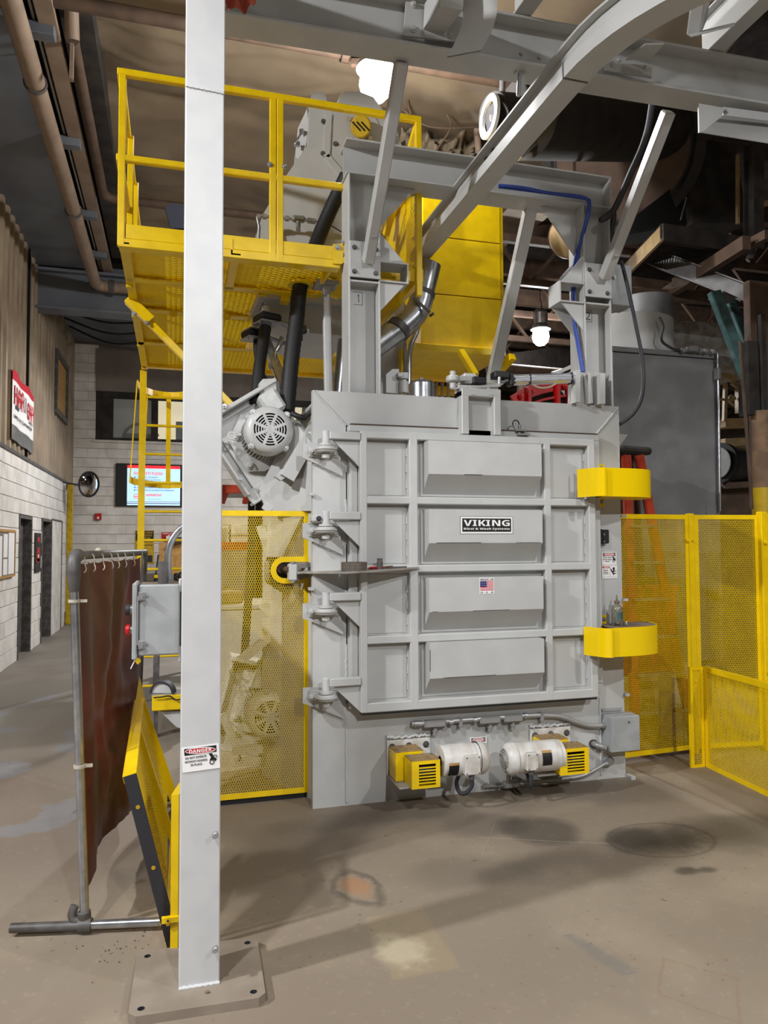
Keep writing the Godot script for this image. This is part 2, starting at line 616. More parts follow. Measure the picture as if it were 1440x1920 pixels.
func build_shell() -> void:
	# concrete floor: stains, repair patch, scratches and worn paint are in the slab itself
	var n := FastNoiseLite.new()
	n.seed = 5
	n.frequency = 1.1
	n.fractal_octaves = 5
	var n2 := FastNoiseLite.new()
	n2.seed = 9
	n2.frequency = 0.3
	n2.fractal_octaves = 3
	var n3 := FastNoiseLite.new()
	n3.seed = 14
	n3.frequency = 16.0
	n3.fractal_octaves = 3
	var W := 1240
	var H := 1600
	var x0 := -2.2
	var z0 := -9.4
	var wx := 6.2
	var wz := 8.0
	var base := Color(0.505, 0.455, 0.395)
	var dusty := Color(0.455, 0.402, 0.348)
	var pale := Color(0.585, 0.535, 0.455)
	var far := Color(0.485, 0.455, 0.415)
	# x, z, half widths, darkening
	var spots := [[1.98, -3.84, 0.17, 0.17, 0.30], [1.7, -3.98, 0.22, 0.15, 0.16], [2.56, -3.50, 0.24, 0.16, 0.34], [2.44, -3.56, 0.12, 0.1, 0.2], [2.42, -3.14, 0.06, 0.04, 0.36], [2.53, -3.12, 0.05, 0.035, 0.36], [2.95, -3.45, 0.35, 0.2, 0.22], [2.1, -3.35, 0.5, 0.2, 0.12], [1.2, -4.25, 0.5, 0.12, 0.14], [2.6, -4.3, 0.7, 0.25, 0.14], [1.45, -3.45, 0.3, 0.14, 0.10], [0.4, -3.9, 0.5, 0.3, 0.08]]
	var data := PackedByteArray()
	data.resize(W * H * 3)
	for j in H:
		var z := z0 + (j + 0.5) * wz / H
		for i in W:
			var x := x0 + (i + 0.5) * wx / W
			var a := n.get_noise_2d(x, z)
			var b := n2.get_noise_2d(x, z)
			var t := n3.get_noise_2d(x, z)
			var c := base.lerp(dusty, clampf(b * 1.5 + 0.35, 0, 1))
			c = c.lerp(pale, clampf(a * 1.5 - 0.05, 0, 1) * 0.75)
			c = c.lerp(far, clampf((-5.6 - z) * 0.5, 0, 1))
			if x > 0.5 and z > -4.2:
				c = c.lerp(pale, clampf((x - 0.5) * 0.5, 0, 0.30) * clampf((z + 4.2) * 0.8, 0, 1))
			for s in spots:
				var dx: float = (x - s[0]) / s[2]
				var dz: float = (z - s[1]) / s[3]
				var d := dx * dx + dz * dz
				if d < 3.0:
					c = c.darkened(s[4] * smoothstep(2.2, 0.1, d + a * 1.6 + t * 0.3))
			# repair patch with a pale worn middle, and the rusty scar behind it
			if z > -3.2 and z < -2.62 and x > 0.5 and x < 1.3:
				var edge := minf(minf(x - 0.79 - 0.04 * a, 1.075 + 0.05 * a - x), minf(z + 3.15 - 0.04 * a, -2.665 + 0.03 * a - z))
				c = c.lerp(Color(0.60, 0.535, 0.41), 0.45 * smoothstep(-0.01, 0.015, edge))
				var w := Vector2((x - 0.86) * 1.2, z + 2.86).length() + a * 0.10 + t * 0.03
				c = c.lerp(Color(0.70, 0.655, 0.55), 0.75 * smoothstep(0.15, 0.04, w))
			if z > -3.75 and z < -3.1 and x > 0.55 and x < 1.15:
				var r := Vector2((x - 0.83 - (z + 3.42) * 0.1) * 1.7, z + 3.42).length() + a * 0.11 + t * 0.02
				c = c.lerp(Color(0.63, 0.46, 0.33), 0.75 * smoothstep(0.17, 0.07, r))
				c = c.darkened(0.22 * smoothstep(0.05, 0.0, absf(r - 0.19)))
			# grey paint rectangle, a faint outline and thin scratches
			if x > 1.52 and x < 1.70 and z > -2.78 and z < -2.46:
				c = c.lerp(Color(0.43, 0.415, 0.40), 0.5 * smoothstep(0.055, 0.02, absf(x - 1.61 + (z + 2.6) * -0.25) + a * 0.03))
			var o := absf(Vector2(x - 2.55, (z + 3.5) * 1.3).length() - 0.29 + a * 0.03)
			c = c.darkened(0.16 * smoothstep(0.02, 0.0, o))
			o = absf(absf(x - 1.83) + absf(z + 2.33) * 0.8 - 0.17 + a * 0.05)
			c = c.lerp(Color(0.50, 0.40, 0.32), 0.45 * smoothstep(0.014, 0.0, o))
			if x > 1.6 and x < 2.25:
				c = c.lerp(Color(0.72, 0.68, 0.60), 0.5 * smoothstep(0.006, 0.0, absf(z + 3.803 - (x - 1.632) * 0.425 + a * 0.02)))
			if x > 1.52 and x < 1.78:
				c = c.lerp(Color(0.68, 0.64, 0.57), 0.4 * smoothstep(0.005, 0.0, absf(z + 3.96 - (1.767 - x) * 1.65 + a * 0.02)))
			# pits and flakes of blue-grey paint
			if t > 0.60 - 0.15 * a:
				c = c.darkened(0.20 * smoothstep(0.60 - 0.15 * a, 0.75 - 0.15 * a, t))
			elif t < -0.35:
				c = c.lightened(0.05 * smoothstep(-0.35, -0.6, t))
			if x < -0.1 and a * 1.3 + b * 1.3 > 0.50:
				c = c.lerp(Color(0.46, 0.48, 0.52), 0.5 * smoothstep(0.50, 0.60, a * 1.3 + b * 1.3))
			var k := (j * W + i) * 3
			data[k] = int(clampf(c.r, 0, 1) * 255.0)
			data[k + 1] = int(clampf(c.g, 0, 1) * 255.0)
			data[k + 2] = int(clampf(c.b, 0, 1) * 255.0)
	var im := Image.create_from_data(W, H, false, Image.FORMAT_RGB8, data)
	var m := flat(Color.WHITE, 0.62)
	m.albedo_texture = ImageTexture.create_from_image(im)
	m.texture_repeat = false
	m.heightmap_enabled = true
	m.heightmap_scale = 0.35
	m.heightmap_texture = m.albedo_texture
	var st := SurfaceTool.new()
	st.begin(Mesh.PRIMITIVE_TRIANGLES)
	var x1 := x0 + wx
	var z1 := z0 + wz
	var c4 := [Vector3(x0, 0, z0), Vector3(x1, 0, z0), Vector3(x1, 0, z1), Vector3(x0, 0, z1)]
	var t4 := [Vector2(0, 0), Vector2(1, 0), Vector2(1, 1), Vector2(0, 1)]
	for k in [0, 1, 2, 0, 2, 3]:
		st.set_normal(Vector3.UP)
		st.set_uv(t4[k])
		st.add_vertex(c4[k])
	st.generate_tangents()
	var slab := MeshInstance3D.new()
	slab.name = "floor"
	slab.mesh = st.commit()
	slab.material_override = m
	slab.set_meta("kind", "structure")
	add_child(slab)
	var outer := paint(Color(0.50, 0.468, 0.425), Color(0.462, 0.43, 0.39), 0.65, 2.0, 32)
	var g := G()
	g.span(-14, x0, -0.2, 0, -26, 10).span(x1, 17, -0.2, 0, -26, 10).span(x0, x1, -0.2, 0, -26, z0).span(x0, x1, -0.2, 0, z1, 10).span(x0, x1, -0.2, -0.005, z0, z1)
	part(slab, "slab_edge", g, outer)
	# enclosing walls and roof of the bay
	var wall := paint(Color(0.42, 0.37, 0.32), Color(0.30, 0.26, 0.23), 0.8, 2.5, 33)
	struct("wall_back", G().span(-14, 17, 0, 7.6, 10, 10.25), wall)
	struct("wall_right", G().span(17, 17.25, 0, 7.6, -26, 10), wall)
	struct("wall_outer", G().span(-14.25, -14, 0, 7.6, -26, 10), wall)
	struct("wall_deep", G().span(-14, 17, 0, 7.6, -26.25, -26), wall)
	struct("ceiling", G().span(-14.25, 17.25, 7.6, 7.85, -26.25, 10.25), M.roof_dark)


func build_left_wall() -> void:
	var x := -2.115
	var g := G()
	# core with two door openings
	g.span(x - 0.2, x, 0, 2.87, -11.38, -7.2).span(x - 0.2, x, 2.04, 2.87, -12.36, -11.38).span(x - 0.2, x, 0, 2.87, -13.25, -12.36)
	g.span(x - 0.2, x, 2.06, 2.87, -14.28, -13.25).span(x - 0.2, x, 0, 2.87, -16.0, -14.28)
	var wl := struct("wall_left", g, M.mortar)
	var rng := RandomNumberGenerator.new()
	rng.seed = 3
	for row in 14:
		var y := row * 0.205
		var z := -8.6 - (0.2 if row % 2 else 0.0)
		while z > -16.0:
			var z1 := maxf(z - 0.4, -16.0)
			var pieces := [[z1, z]]
			for d in [[-12.36, -11.38, 2.04], [-15.45, -13.25, 2.06]]:
				if y < d[2] - 0.02:
					var keep := []
					for p in pieces:
						if p[1] <= d[0] or p[0] >= d[1]:
							keep.append(p)
						else:
							if p[1] > d[1] + 0.05:
								keep.append([d[1], p[1]])
							if p[0] < d[0] - 0.05:
								keep.append([p[0], d[0]])
					pieces = keep
			for p in pieces:
				var h := minf(0.199, 2.87 - y - 0.003)
				var pr := 0.016 + rng.randf() * 0.004
				part(wl, "block", G().span(x - 0.01, x + pr, y + 0.002, y + h, p[0] + 0.001, p[1] - 0.001, 0.003), M.block if rng.randf() < 0.6 else M.block_b)
			z -= 0.4
	# corrugated cladding above
	var prof := []
	var z := -7.2
	while z > -16.9:
		for q in [[0.0, 0.0], [0.07, 0.0], [0.10, 0.04], [0.20, 0.04], [0.23, 0.0]]:
			prof.append(Vector2(z - q[0], q[1]))
		z -= 0.3
	var cg := G()
	for k in [[2.86, 6.6, 0.0]]:
		for i in prof.size() - 1:
			var a: Vector2 = prof[i]
			var b: Vector2 = prof[i + 1]
			var t := b - a
			var nn := Vector3(absf(t.x), 0, t.y).normalized()
			var X := -2.12
			cg.quad(Vector3(X + a.y, k[0], a.x), Vector3(X + b.y, k[0], b.x), Vector3(X + b.y, k[1], b.x), Vector3(X + a.y, k[1], a.x), nn)
	cg.span(-2.32, -2.125, 2.87, 6.6, -16.9, -7.2)
	struct("wall_left_upper", cg, M.corr)
	struct("trim_1", G().span(-2.14, -2.07, 2.845, 2.885, -16.9, -7.2), M.steel)
	struct("trim_2", G().span(-2.09, -2.07, 2.9, 6.0, -11.80, -11.74), M.dark)
	# door frames and doors
	var frames := [[-11.38, -12.36, 2.04], [-13.25, -14.28, 2.06]]
	for i in 2:
		var f: Array = frames[i]
		var dg := G()
		dg.span(-2.31, -2.085, 0, f[2] - 0.05, f[0] - 0.06, f[0], 0.004).span(-2.31, -2.085, 0, f[2] - 0.05, f[1], f[1] + 0.06, 0.004).span(-2.31, -2.084, f[2] - 0.05, f[2], f[1], f[0], 0.004)
		var d := struct("door_%d" % (i + 1), dg, M.steel)
		part(d, "leaf", G().span(-2.25, -2.21, 0.01, f[2] - 0.05, f[1] + 0.06, f[0] - 0.06), M.steel if i == 0 else M.soot)
		part(d, "lever", G().span(-2.21, -2.14, 1.0, 1.03, f[0] - 0.16, f[0] - 0.13).span(-2.16, -2.14, 1.0, 1.03, f[0] - 0.27, f[0] - 0.13), M.zinc)
	var dp := G().span(-2.14, -2.088, 0, 2.05, -15.42, -14.30, 0.003)
	var d3 := struct("door_3", dp, M.block_b)
	part(d3, "trim", G().span(-2.10, -2.078, 0, 2.06, -15.46, -15.41).span(-2.10, -2.078, 2.05, 2.08, -15.46, -14.28), M.steel)
	# notice board and poster on the block wall
	var nb := thing("notice_board", "wood framed notice board with white papers on the block wall", "notice board", Vector3(-2.09, 1.18, -10.5))
	part(nb, "frame", G().span(-2.095, -2.06, 1.19, 1.215, -11.0, -9.9).span(-2.095, -2.06, 1.775, 1.81, -11.0, -9.9).span(-2.095, -2.061, 1.215, 1.775, -11.0, -10.97).span(-2.095, -2.061, 1.215, 1.775, -9.93, -9.9), M.wood)
	part(nb, "backing", G().span(-2.095, -2.07, 1.2, 1.8, -10.98, -9.92), M.lintel)
	for k in [[-10.2, 1.22, 0.28, 0.5], [-10.52, 1.45, 0.24, 0.3], [-10.52, 1.23, 0.24, 0.2], [-10.94, 1.23, 0.36, 0.54]]:
		part(nb, "paper", G().span(-2.07, -2.066, k[1], k[1] + k[3], k[0], k[0] + k[2]), M.paper)
	var po := thing("safety_poster", "dark poster with a red emblem between the two grey doors", "poster", Vector3(-2.09, 1.17, -12.8))
	part(po, "sheet", G().span(-2.095, -2.072, 1.18, 1.8, -13.05, -12.58), M.soot)
	part(po, "emblem", G().ring(Transform3D(Basis(Vector3.BACK, Vector3.UP, Vector3.RIGHT), Vector3(-2.073, 1.45, -12.81)), 0.05, 0.13, 0.004, 20).span(-2.073, -2.069, 1.35, 1.40, -12.95, -12.67).span(-2.073, -2.069, 1.66, 1.73, -12.92, -12.72), M.red)
	part(po, "paper", G().span(-2.073, -2.070, 1.38, 1.46, -12.86, -12.76), M.paper)
	# safety banner on the cladding
	var bn := thing("safety_banner", "white and red company safety banner hanging on the corrugated wall", "banner", Vector3(-2.07, 3.0, -11.3))
	for band in [[3.0, 3.2, M.galv, "bottom_strip"], [3.2, 3.79, M.paper, "sheet"], [3.79, 3.92, M.red_sign, "top_strip"]]:
		var p0 := []
		var p1 := []
		for k in 13:
			var zz := -10.58 - 1.56 * k / 12.0
			var dip: float = -0.05 * k / 12.0 + (0.02 * sin(k * 0.9) if band[0] > 3.7 else 0.0)
			p0.append(Vector3(-2.055 + 0.01 * sin(k), band[0] - 0.02 * k / 12.0, zz))
			p1.append(Vector3(-2.055 + 0.01 * sin(k), band[1] + (dip if band[0] > 3.7 else -0.02 * k / 12.0), zz))
		var q0 := []
		var q1 := []
		for k in 13:
			q0.append(p0[k] - Vector3(0.004, 0, 0))
			q1.append(p1[k] - Vector3(0.004, 0, 0))
		part(bn, band[3], G().grid([p0, p1]).grid([q0, q1]), band[2])
	text(bn, "HAR", Vector3(-2.04, 3.60, -10.98), 0.66, 0.25, M.red_sign, Vector3.RIGHT)
	text(bn, "M", Vector3(-2.04, 3.59, -11.42), 0.12, 0.22, M.box_grey, Vector3.RIGHT)
	text(bn, "ONY", Vector3(-2.04, 3.54, -11.80), 0.52, 0.25, M.red_sign, Vector3.RIGHT)
	part(bn, "lettering_bar", G().span(-2.044, -2.04, 3.59, 3.615, -11.25, -10.68).span(-2.044, -2.04, 3.53, 3.555, -12.03, -11.57), M.red_sign)
	text(bn, "Castings, LLC", Vector3(-2.04, 3.39, -11.85), 0.42, 0.05, M.ink_soft, Vector3.RIGHT)
	text(bn, "Safety is ours, it's our top attitude", Vector3(-2.04, 3.31, -11.28), 1.28, 0.07, M.ink_soft, Vector3.RIGHT)
	part(bn, "emblem", G().span(-2.044, -2.04, 3.42, 3.47, -10.95, -10.72), M.ink_soft)
	# small window in the cladding
	var wd := struct("window_1", G().span(-2.09, -2.031, 4.08, 5.04, -14.30, -14.20).span(-2.09, -2.031, 4.08, 5.04, -15.70, -15.60).span(-2.09, -2.03, 5.04, 5.14, -15.70, -14.20).span(-2.09, -2.03, 3.98, 4.08, -15.70, -14.20), M.steel)
	part(wd, "pane", G().span(-2.085, -2.075, 4.08, 5.04, -15.6, -14.3), M.wood)
	# convex mirror on an arm by the corner
	var mc := Vector3(-1.62, 2.80, -15.5)
	var mi := thing("convex_mirror", "round convex safety mirror on an arm by the wall corner", "mirror", mc)
	var mf := Transform3D(Basis.looking_at(-Vector3(0.75, -0.1, 0.65)), mc)
	part(mi, "mirror_face", G().lathe([Vector2(0, 0.07), Vector2(0.1, 0.06), Vector2(0.18, 0.035), Vector2(0.24, 0.0)], mf, 24, true), flat(Color(0.8, 0.8, 0.8), 0.04, 1.0))
	part(mi, "rim", G().ring(mf, 0.235, 0.26, 0.02, 24), M.black)
	part(mi, "arm", G().tube([mc - mf.basis.z * 0.02, Vector3(-1.85, 2.79, -15.55), Vector3(-2.1, 2.84, -15.6)], 0.018, 8), M.steel)
	single("corner_post", G().span(-2.11, -2.0, 0, 2.86, -16.35, -16.25, 0.006), M.yellow_dull, "yellow steel corner post at the end of the block wall", "post")


func build_far_wall() -> void:
	var Z := -16.92
	var g := G()
	# window opening x -1.64..3.1, y 3.87..4.93
	g.span(-8, -1.64, 0, 6.6, Z - 0.25, Z).span(-1.64, 3.1, 0, 3.87, Z - 0.25, Z).span(-1.64, 3.1, 4.93, 6.6, Z - 0.25, Z).span(3.1, 5.0, 0, 6.6, Z - 0.25, Z)
	var fw := struct("wall_far", g, M.mortar)
	var rng := RandomNumberGenerator.new()
	rng.seed = 8
	for row in 28:
		var y := 0.2 + row * 0.205
		var x := -2.6 - (0.2 if row % 2 else 0.0)
		while x < 1.6:
			var a := x
			var b := minf(x + 0.4, 1.6)
			x += 0.4
			if y > 3.72 and y < 4.92:
				if a >= -1.64:
					continue
				b = minf(b, -1.64)
			if y > 4.90 and a > -1.75:
				continue
			if y < 1.5 and a > 0.3:
				continue
			if b - a < 0.04:
				continue
			part(fw, "block", G().span(a + 0.001, b - 0.001, y + 0.002, y + 0.2, Z - 0.01, Z + 0.016 + rng.randf() * 0.004, 0.003), M.block if rng.randf() < 0.5 else M.block_b)
	struct("trim_3", G().span(-1.64, 3.1, 4.93, 5.85, Z - 0.02, Z + 0.05), M.lintel)
	var wd := struct("window_2", G().span(-1.64, -1.29, 3.87, 4.93, Z - 0.12, Z + 0.03, 0.005).span(-0.5, -0.36, 3.87, 4.93, Z - 0.12, Z + 0.03, 0.005).span(0.75, 0.9, 3.87, 4.93, Z - 0.12, Z + 0.03, 0.005).span(2.0, 2.15, 3.87, 4.93, Z - 0.12, Z + 0.03, 0.005).span(-1.64, 3.1, 4.80, 4.93, Z - 0.12, Z + 0.035, 0.005).span(-1.64, 3.1, 3.87, 3.93, Z - 0.12, Z + 0.035, 0.005), M.soot)
	for k in [[-1.29, -0.5], [-0.36, 0.75], [0.9, 2.0], [2.15, 3.1]]:
		part(wd, "pane", G().span(k[0], k[1], 3.93, 4.80, Z - 0.08, Z - 0.07), M.glass)
	part(wd, "sill", G().span(-1.7, 3.15, 3.82, 3.87, Z - 0.02, Z + 0.06, 0.004), M.block_b)
	# lit office behind the panes
	var of := struct("wall_office", G().span(-1.6, 3.1, 3.3, 5.4, -18.6, -18.5), M.window_glow)
	part(of, "grey_bay", G().span(-1.6, -0.45, 3.6, 5.2, -17.9, -17.85), M.window_grey)
	part(of, "monitor_back", G().span(0.02, 0.5, 3.9, 4.45, -17.7, -17.6, 0.01), M.dark_grey)
	part(of, "arch", G().ring(Transform3D(Basis.IDENTITY, Vector3(-0.75, 4.0, -17.8)), 0.36, 0.42, 0.05, 18, 0.3, 2.8).span(-1.15, -0.4, 3.85, 4.15, -17.8, -17.7), M.lintel)
	# wall screen
	var tv := thing("wall_screen", "black wall mounted screen showing a pale blue safety checklist slide", "screen", Vector3(-0.5, 2.4, Z))
	part(tv, "bezel", G().span(-1.22, 0.2, 2.44, 3.37, Z + 0.02, Z + 0.08, 0.01), M.black)
	var zs := Z + 0.082
	part(tv, "display", G().span(-0.985, 0.12, 2.465, 3.335, zs - 0.01, zs), M.screen)
	part(tv, "title_bar", G().span(-0.985, 0.12, 3.27, 3.335, zs, zs + 0.003), M.screen_red)
	part(tv, "footer_line", G().span(-0.985, 0.12, 2.50, 2.515, zs, zs + 0.003).span(-0.985, 0.12, 2.54, 2.55, zs, zs + 0.003), M.screen_purple)
	var lines := ["I WILL CALL FOR SAFETY", "I WILL INSPECT ALL MY JOBS", "I WILL MY FELLOW EMPLOYEES TO WORK SAFELY", "I WILL DAMAGE PROPERTY OR EQUIPMENT", "I WILL REPORT PROMPTLY TO MANAGEMENT", "I BELIEVE THAT ALL ACCIDENTS ARE PREVENTABLE"]
	var wid := [0.44, 0.50, 0.76, 0.63, 0.68, 0.79]
	text(tv, "OUR SAFETY PLEDGE", Vector3(-0.55, 3.16, zs + 0.004), 0.6, 0.06, M.screen_red)
	for i in 6:
		var y := 3.075 - i * 0.056
		text(tv, lines[i], Vector3(-0.79 + wid[i] / 2.0, y, zs + 0.004), wid[i], 0.026, M.screen_purple if i == 0 or i == 2 else M.screen_blue)
		part(tv, "check_box", G().span(-0.84, -0.815, y - 0.013, y + 0.013, zs, zs + 0.003), M.screen_blue)
	text(tv, "HARMONY", Vector3(-0.43, 2.69, zs + 0.004), 0.33, 0.05, M.screen_red)
	text(tv, "castings", Vector3(-0.43, 2.60, zs + 0.004), 0.30, 0.02, M.screen_blue, Vector3.BACK, false)
	part(tv, "emblem", G().ring(Transform3D(Basis.IDENTITY, Vector3(-0.80, 2.66, zs)), 0.045, 0.055, 0.003, 20).span(-0.835, -0.765, 2.645, 2.665, zs, zs + 0.003), M.screen_red)
	var al := AreaLight3D.new()
	al.name = "light"
	al.light_color = Color(0.8, 0.92, 1.0)
	al.light_energy = 0.4
	al.area_size = Vector2(1.1, 0.87)
	al.area_range = 20.0
	al.shadow_enabled = true
	al.position = Vector3(-0.43, 2.9, zs + 0.02) - tv.position
	al.rotation.y = PI
	tv.add_child(al)
	var fa := thing("fire_alarm", "small dark red fire alarm box on the white block wall", "alarm", Vector3(-1.565, 2.14, Z))
	part(fa, "body", G().span(-1.63, -1.50, 2.145, 2.285, Z + 0.015, Z + 0.08, 0.008), M.red)
	part(fa, "lens", G().span(-1.585, -1.545, 2.16, 2.21, Z + 0.08, Z + 0.095, 0.004), M.paper)
	var rk := thing("information_sign", "black and yellow right-to-know information sign behind the ladder", "sign", Vector3(-0.61, 1.2, Z))
	part(rk, "board", G().span(-0.81, -0.42, 1.2, 1.92, Z + 0.016, Z + 0.03), M.yellow_dull)
	part(rk, "header", G().span(-0.80, -0.43, 1.70, 1.91, Z + 0.03, Z + 0.033), M.black)
	text(rk, "RIGHT-TO-KNOW", Vector3(-0.615, 1.87, Z + 0.036), 0.33, 0.045, M.yellow_dull)
	text(rk, "INFORMATION", Vector3(-0.615, 1.81, Z + 0.036), 0.29, 0.045, M.yellow_dull)
	text(rk, "STATION", Vector3(-0.615, 1.75, Z + 0.036), 0.22, 0.045, M.yellow_dull)
	text(rk, "SAFETY DATA FOR", Vector3(-0.615, 1.675, Z + 0.033), 0.33, 0.025, M.ink)
	text(rk, "HAZARDOUS MATERIALS", Vector3(-0.615, 1.60, Z + 0.033), 0.35, 0.025, M.ink)
	part(rk, "binder", G().span(-0.60, -0.45, 1.24, 1.38, Z + 0.033, Z + 0.05), M.ink_soft)
	var fs := thing("first_aid_sign", "small red first aid sign on the far block wall", "sign", Vector3(-0.14, 1.71, Z))
	part(fs, "board", G().span(-0.265, 0.0, 1.715, 1.885, Z + 0.016, Z + 0.026), M.red)
	text(fs, "FIRST AID", Vector3(-0.13, 1.855, Z + 0.03), 0.23, 0.03, M.paper)
	part(fs, "cross", G().span(-0.12, -0.09, 1.75, 1.83, Z + 0.026, Z + 0.03).span(-0.15, -0.06, 1.775, 1.805, Z + 0.026, Z + 0.03), M.paper)
	var fk := thing("first_aid_box", "white and red first aid box under its red sign", "box", Vector3(-0.13, 1.6, Z))
	part(fk, "case", G().span(-0.17, -0.03, 1.71, 1.80, Z + 0.03, Z + 0.12, 0.006), M.paper)
	part(fk, "base", G().span(-0.17, -0.03, 1.63, 1.71, Z + 0.03, Z + 0.12, 0.006), M.red_sign)


func build_ceiling() -> void:
	# sagging tan insulation cloth under the roof
	var n := FastNoiseLite.new()
	n.seed = 21
	n.frequency = 0.55
	n.fractal_octaves = 3
	var rows := []
	for i in 251:
		var z := -12.3 + i * 0.05
		var row := []
		for j in 71:
			var x := -0.75 + j * 0.085
			var w := n.get_noise_2d(x * 0.5, z) * 2.2
			var sagz := 0.15 * absf(sin(z * 1.15 + 0.3 * sin(x * 0.7)))
			var q := z * 5.2 + w * 2.0 + 0.5 * x
			var fold := 0.030 * pow(absf(sin(q)), 3.0) * (0.3 + n.get_noise_2d(x * 0.35 + 9.0, z * 0.8) * 0.9)
			var fine := 0.012 * pow(absf(sin(q * 2.7 + 2.0 * n.get_noise_2d(x * 0.7, z + 40.0))), 2.0) * (0.5 + 0.7 * n.get_noise_2d(x * 0.4 + 30.0, z))
			row.append(Vector3(x, 6.52 - sagz - fold - fine - 0.06 * n.get_noise_2d(x, z), z))
		rows.append(row)
	single("roof_insulation", G().grid(rows), M.tarp, "sagging tan insulation cloth wrinkled under the roof", "insulation")
	struct("ceiling_soffit", G().span(-2.12, -1.38, 5.98, 6.1, -12.4, -6.5).span(-2.12, 3.5, 5.98, 6.1, -16.9, -12.6), M.soffit)
	struct("trim_4", G().span(-2.12, 4.0, 5.34, 5.95, -12.62, -12.48, 0.01).span(-2.12, 4.0, 5.30, 5.34, -12.70, -12.36, 0.004).span(-2.12, 4.0, 5.90, 5.95, -12.70, -12.36, 0.004), M.soffit)
	# roof girders along the wall
	struct("trim_5", G().span(-1.12, -0.98, 5.96, 6.02, -12.4, -1.0).span(-1.06, -1.04, 5.7 + 0.3, 6.5, -12.4, -1.0), M.beige_pipe)
	struct("trim_6", G().span(-1.38, -1.36, 6.0, 6.6, -12.4, -1.0).span(-0.99, -0.72, 6.2, 6.6, -12.4, -1.0), M.roof_dark)
	var pa := thing("dust_pipe", "long beige pipe along the left wall with a coupled elbow at its far end", "pipe", Vector3(-1.21, 5.7, -9))
	part(pa, "pipe", G().tube([Vector3(-1.215, 5.7, -1.0), Vector3(-1.215, 5.7, -12.15)] + bend(Vector3(-1.215, 5.7, -12.15), Vector3(-1.215, 5.7, -12.32), Vector3(-1.03, 5.7, -12.32)) + [Vector3(0.4, 5.7, -12.32)], 0.085, 16), M.beige_pipe)
	for z in [-7.0, -9.6]:
		part(pa, "hanger", G().ring(Transform3D(Basis.IDENTITY, Vector3(-1.215, 5.7, z)), 0.085, 0.1, 0.04, 16).span(-1.22, -1.21, 5.79, 6.3, z + 0.01, z + 0.03), M.steel)
	part(pa, "coupling", G().cyl(Vector3(-1.02, 5.7, -12.32), Vector3(-0.94, 5.7, -12.32), 0.115, 16), M.steel)
	var pb := thing("roof_pipe", "brown pipe under the insulation that turns away behind the railing", "pipe", Vector3(-0.9, 6.0, -8))
	part(pb, "pipe", G().tube([Vector3(-0.885, 6.0, -6.75), Vector3(-0.885, 6.0, -9.6)] + bend(Vector3(-0.885, 6.0, -9.6), Vector3(-0.885, 6.0, -9.8), Vector3(-0.7, 6.0, -9.8)) + [Vector3(2.5, 6.0, -9.8)], 0.055, 12), M.brown)
	part(pb, "drop_valve", G().cyl(Vector3(-0.885, 6.0, -6.75), Vector3(-0.885, 6.32, -6.6), 0.06, 12).bar(Vector3(-0.885, 5.62, -6.72), Vector3(-0.885, 5.95, -6.74), 0.03, 0.05), M.beige_pipe)
	var pc := thing("sprinkler_main", "rusty brown pipe crossing below the roof in front of the bright lamp", "pipe", Vector3(1, 6.05, -6.35))
	part(pc, "pipe", G().tube([Vector3(-1.0, 6.05, -6.35), Vector3(4.4, 6.05, -6.35)], 0.06, 12), M.brown)
	part(pc, "fitting", G().cyl(Vector3(1.42, 6.05, -6.35), Vector3(1.50, 6.05, -6.35), 0.085, 12).cyl(Vector3(1.56, 6.05, -6.35), Vector3(1.85, 6.05, -6.35), 0.075, 12).bar(Vector3(1.50, 5.93, -6.30), Vector3(1.72, 5.94, -6.25), 0.05, 0.05), M.brown)
	var k := 0
	for x in [-1.32, -1.29, -1.16, -1.13]:
		k += 1
		single("conduit_run", G().tube([Vector3(x, 6.02 - 0.02 * (k % 2), -1.0), Vector3(x, 6.02 - 0.02 * (k % 2), -12.4)], 0.014, 6), M.conduit, "thin grey conduit run clipped under the left soffit", "conduit", "conduits under the left soffit")
	for z in [-6.6, -8.4, -10.2, -11.6]:
		struct("trim_%d" % [7 + int(-z)], G().span(-1.36, -1.0, 5.88, 5.98, z - 0.06, z + 0.06, 0.006), M.soffit)
	var cb := G()
	for s in 5:
		var z := -12.75 - s * 0.65
		cb.tube(spline([Vector3(-2.0, 5.75 + 0.03 * s, z), Vector3(-1.2, 5.66 - 0.02 * s, z), Vector3(-0.3, 5.72, z - 0.1), Vector3(0.9, 5.65, z)]), 0.02, 6)
	single("cable_runs", cb, M.black, "loose black cables strung below the far ceiling", "cables")


# ---------------------------------------------------------------- blast cabinet
var cabinet: Node3D


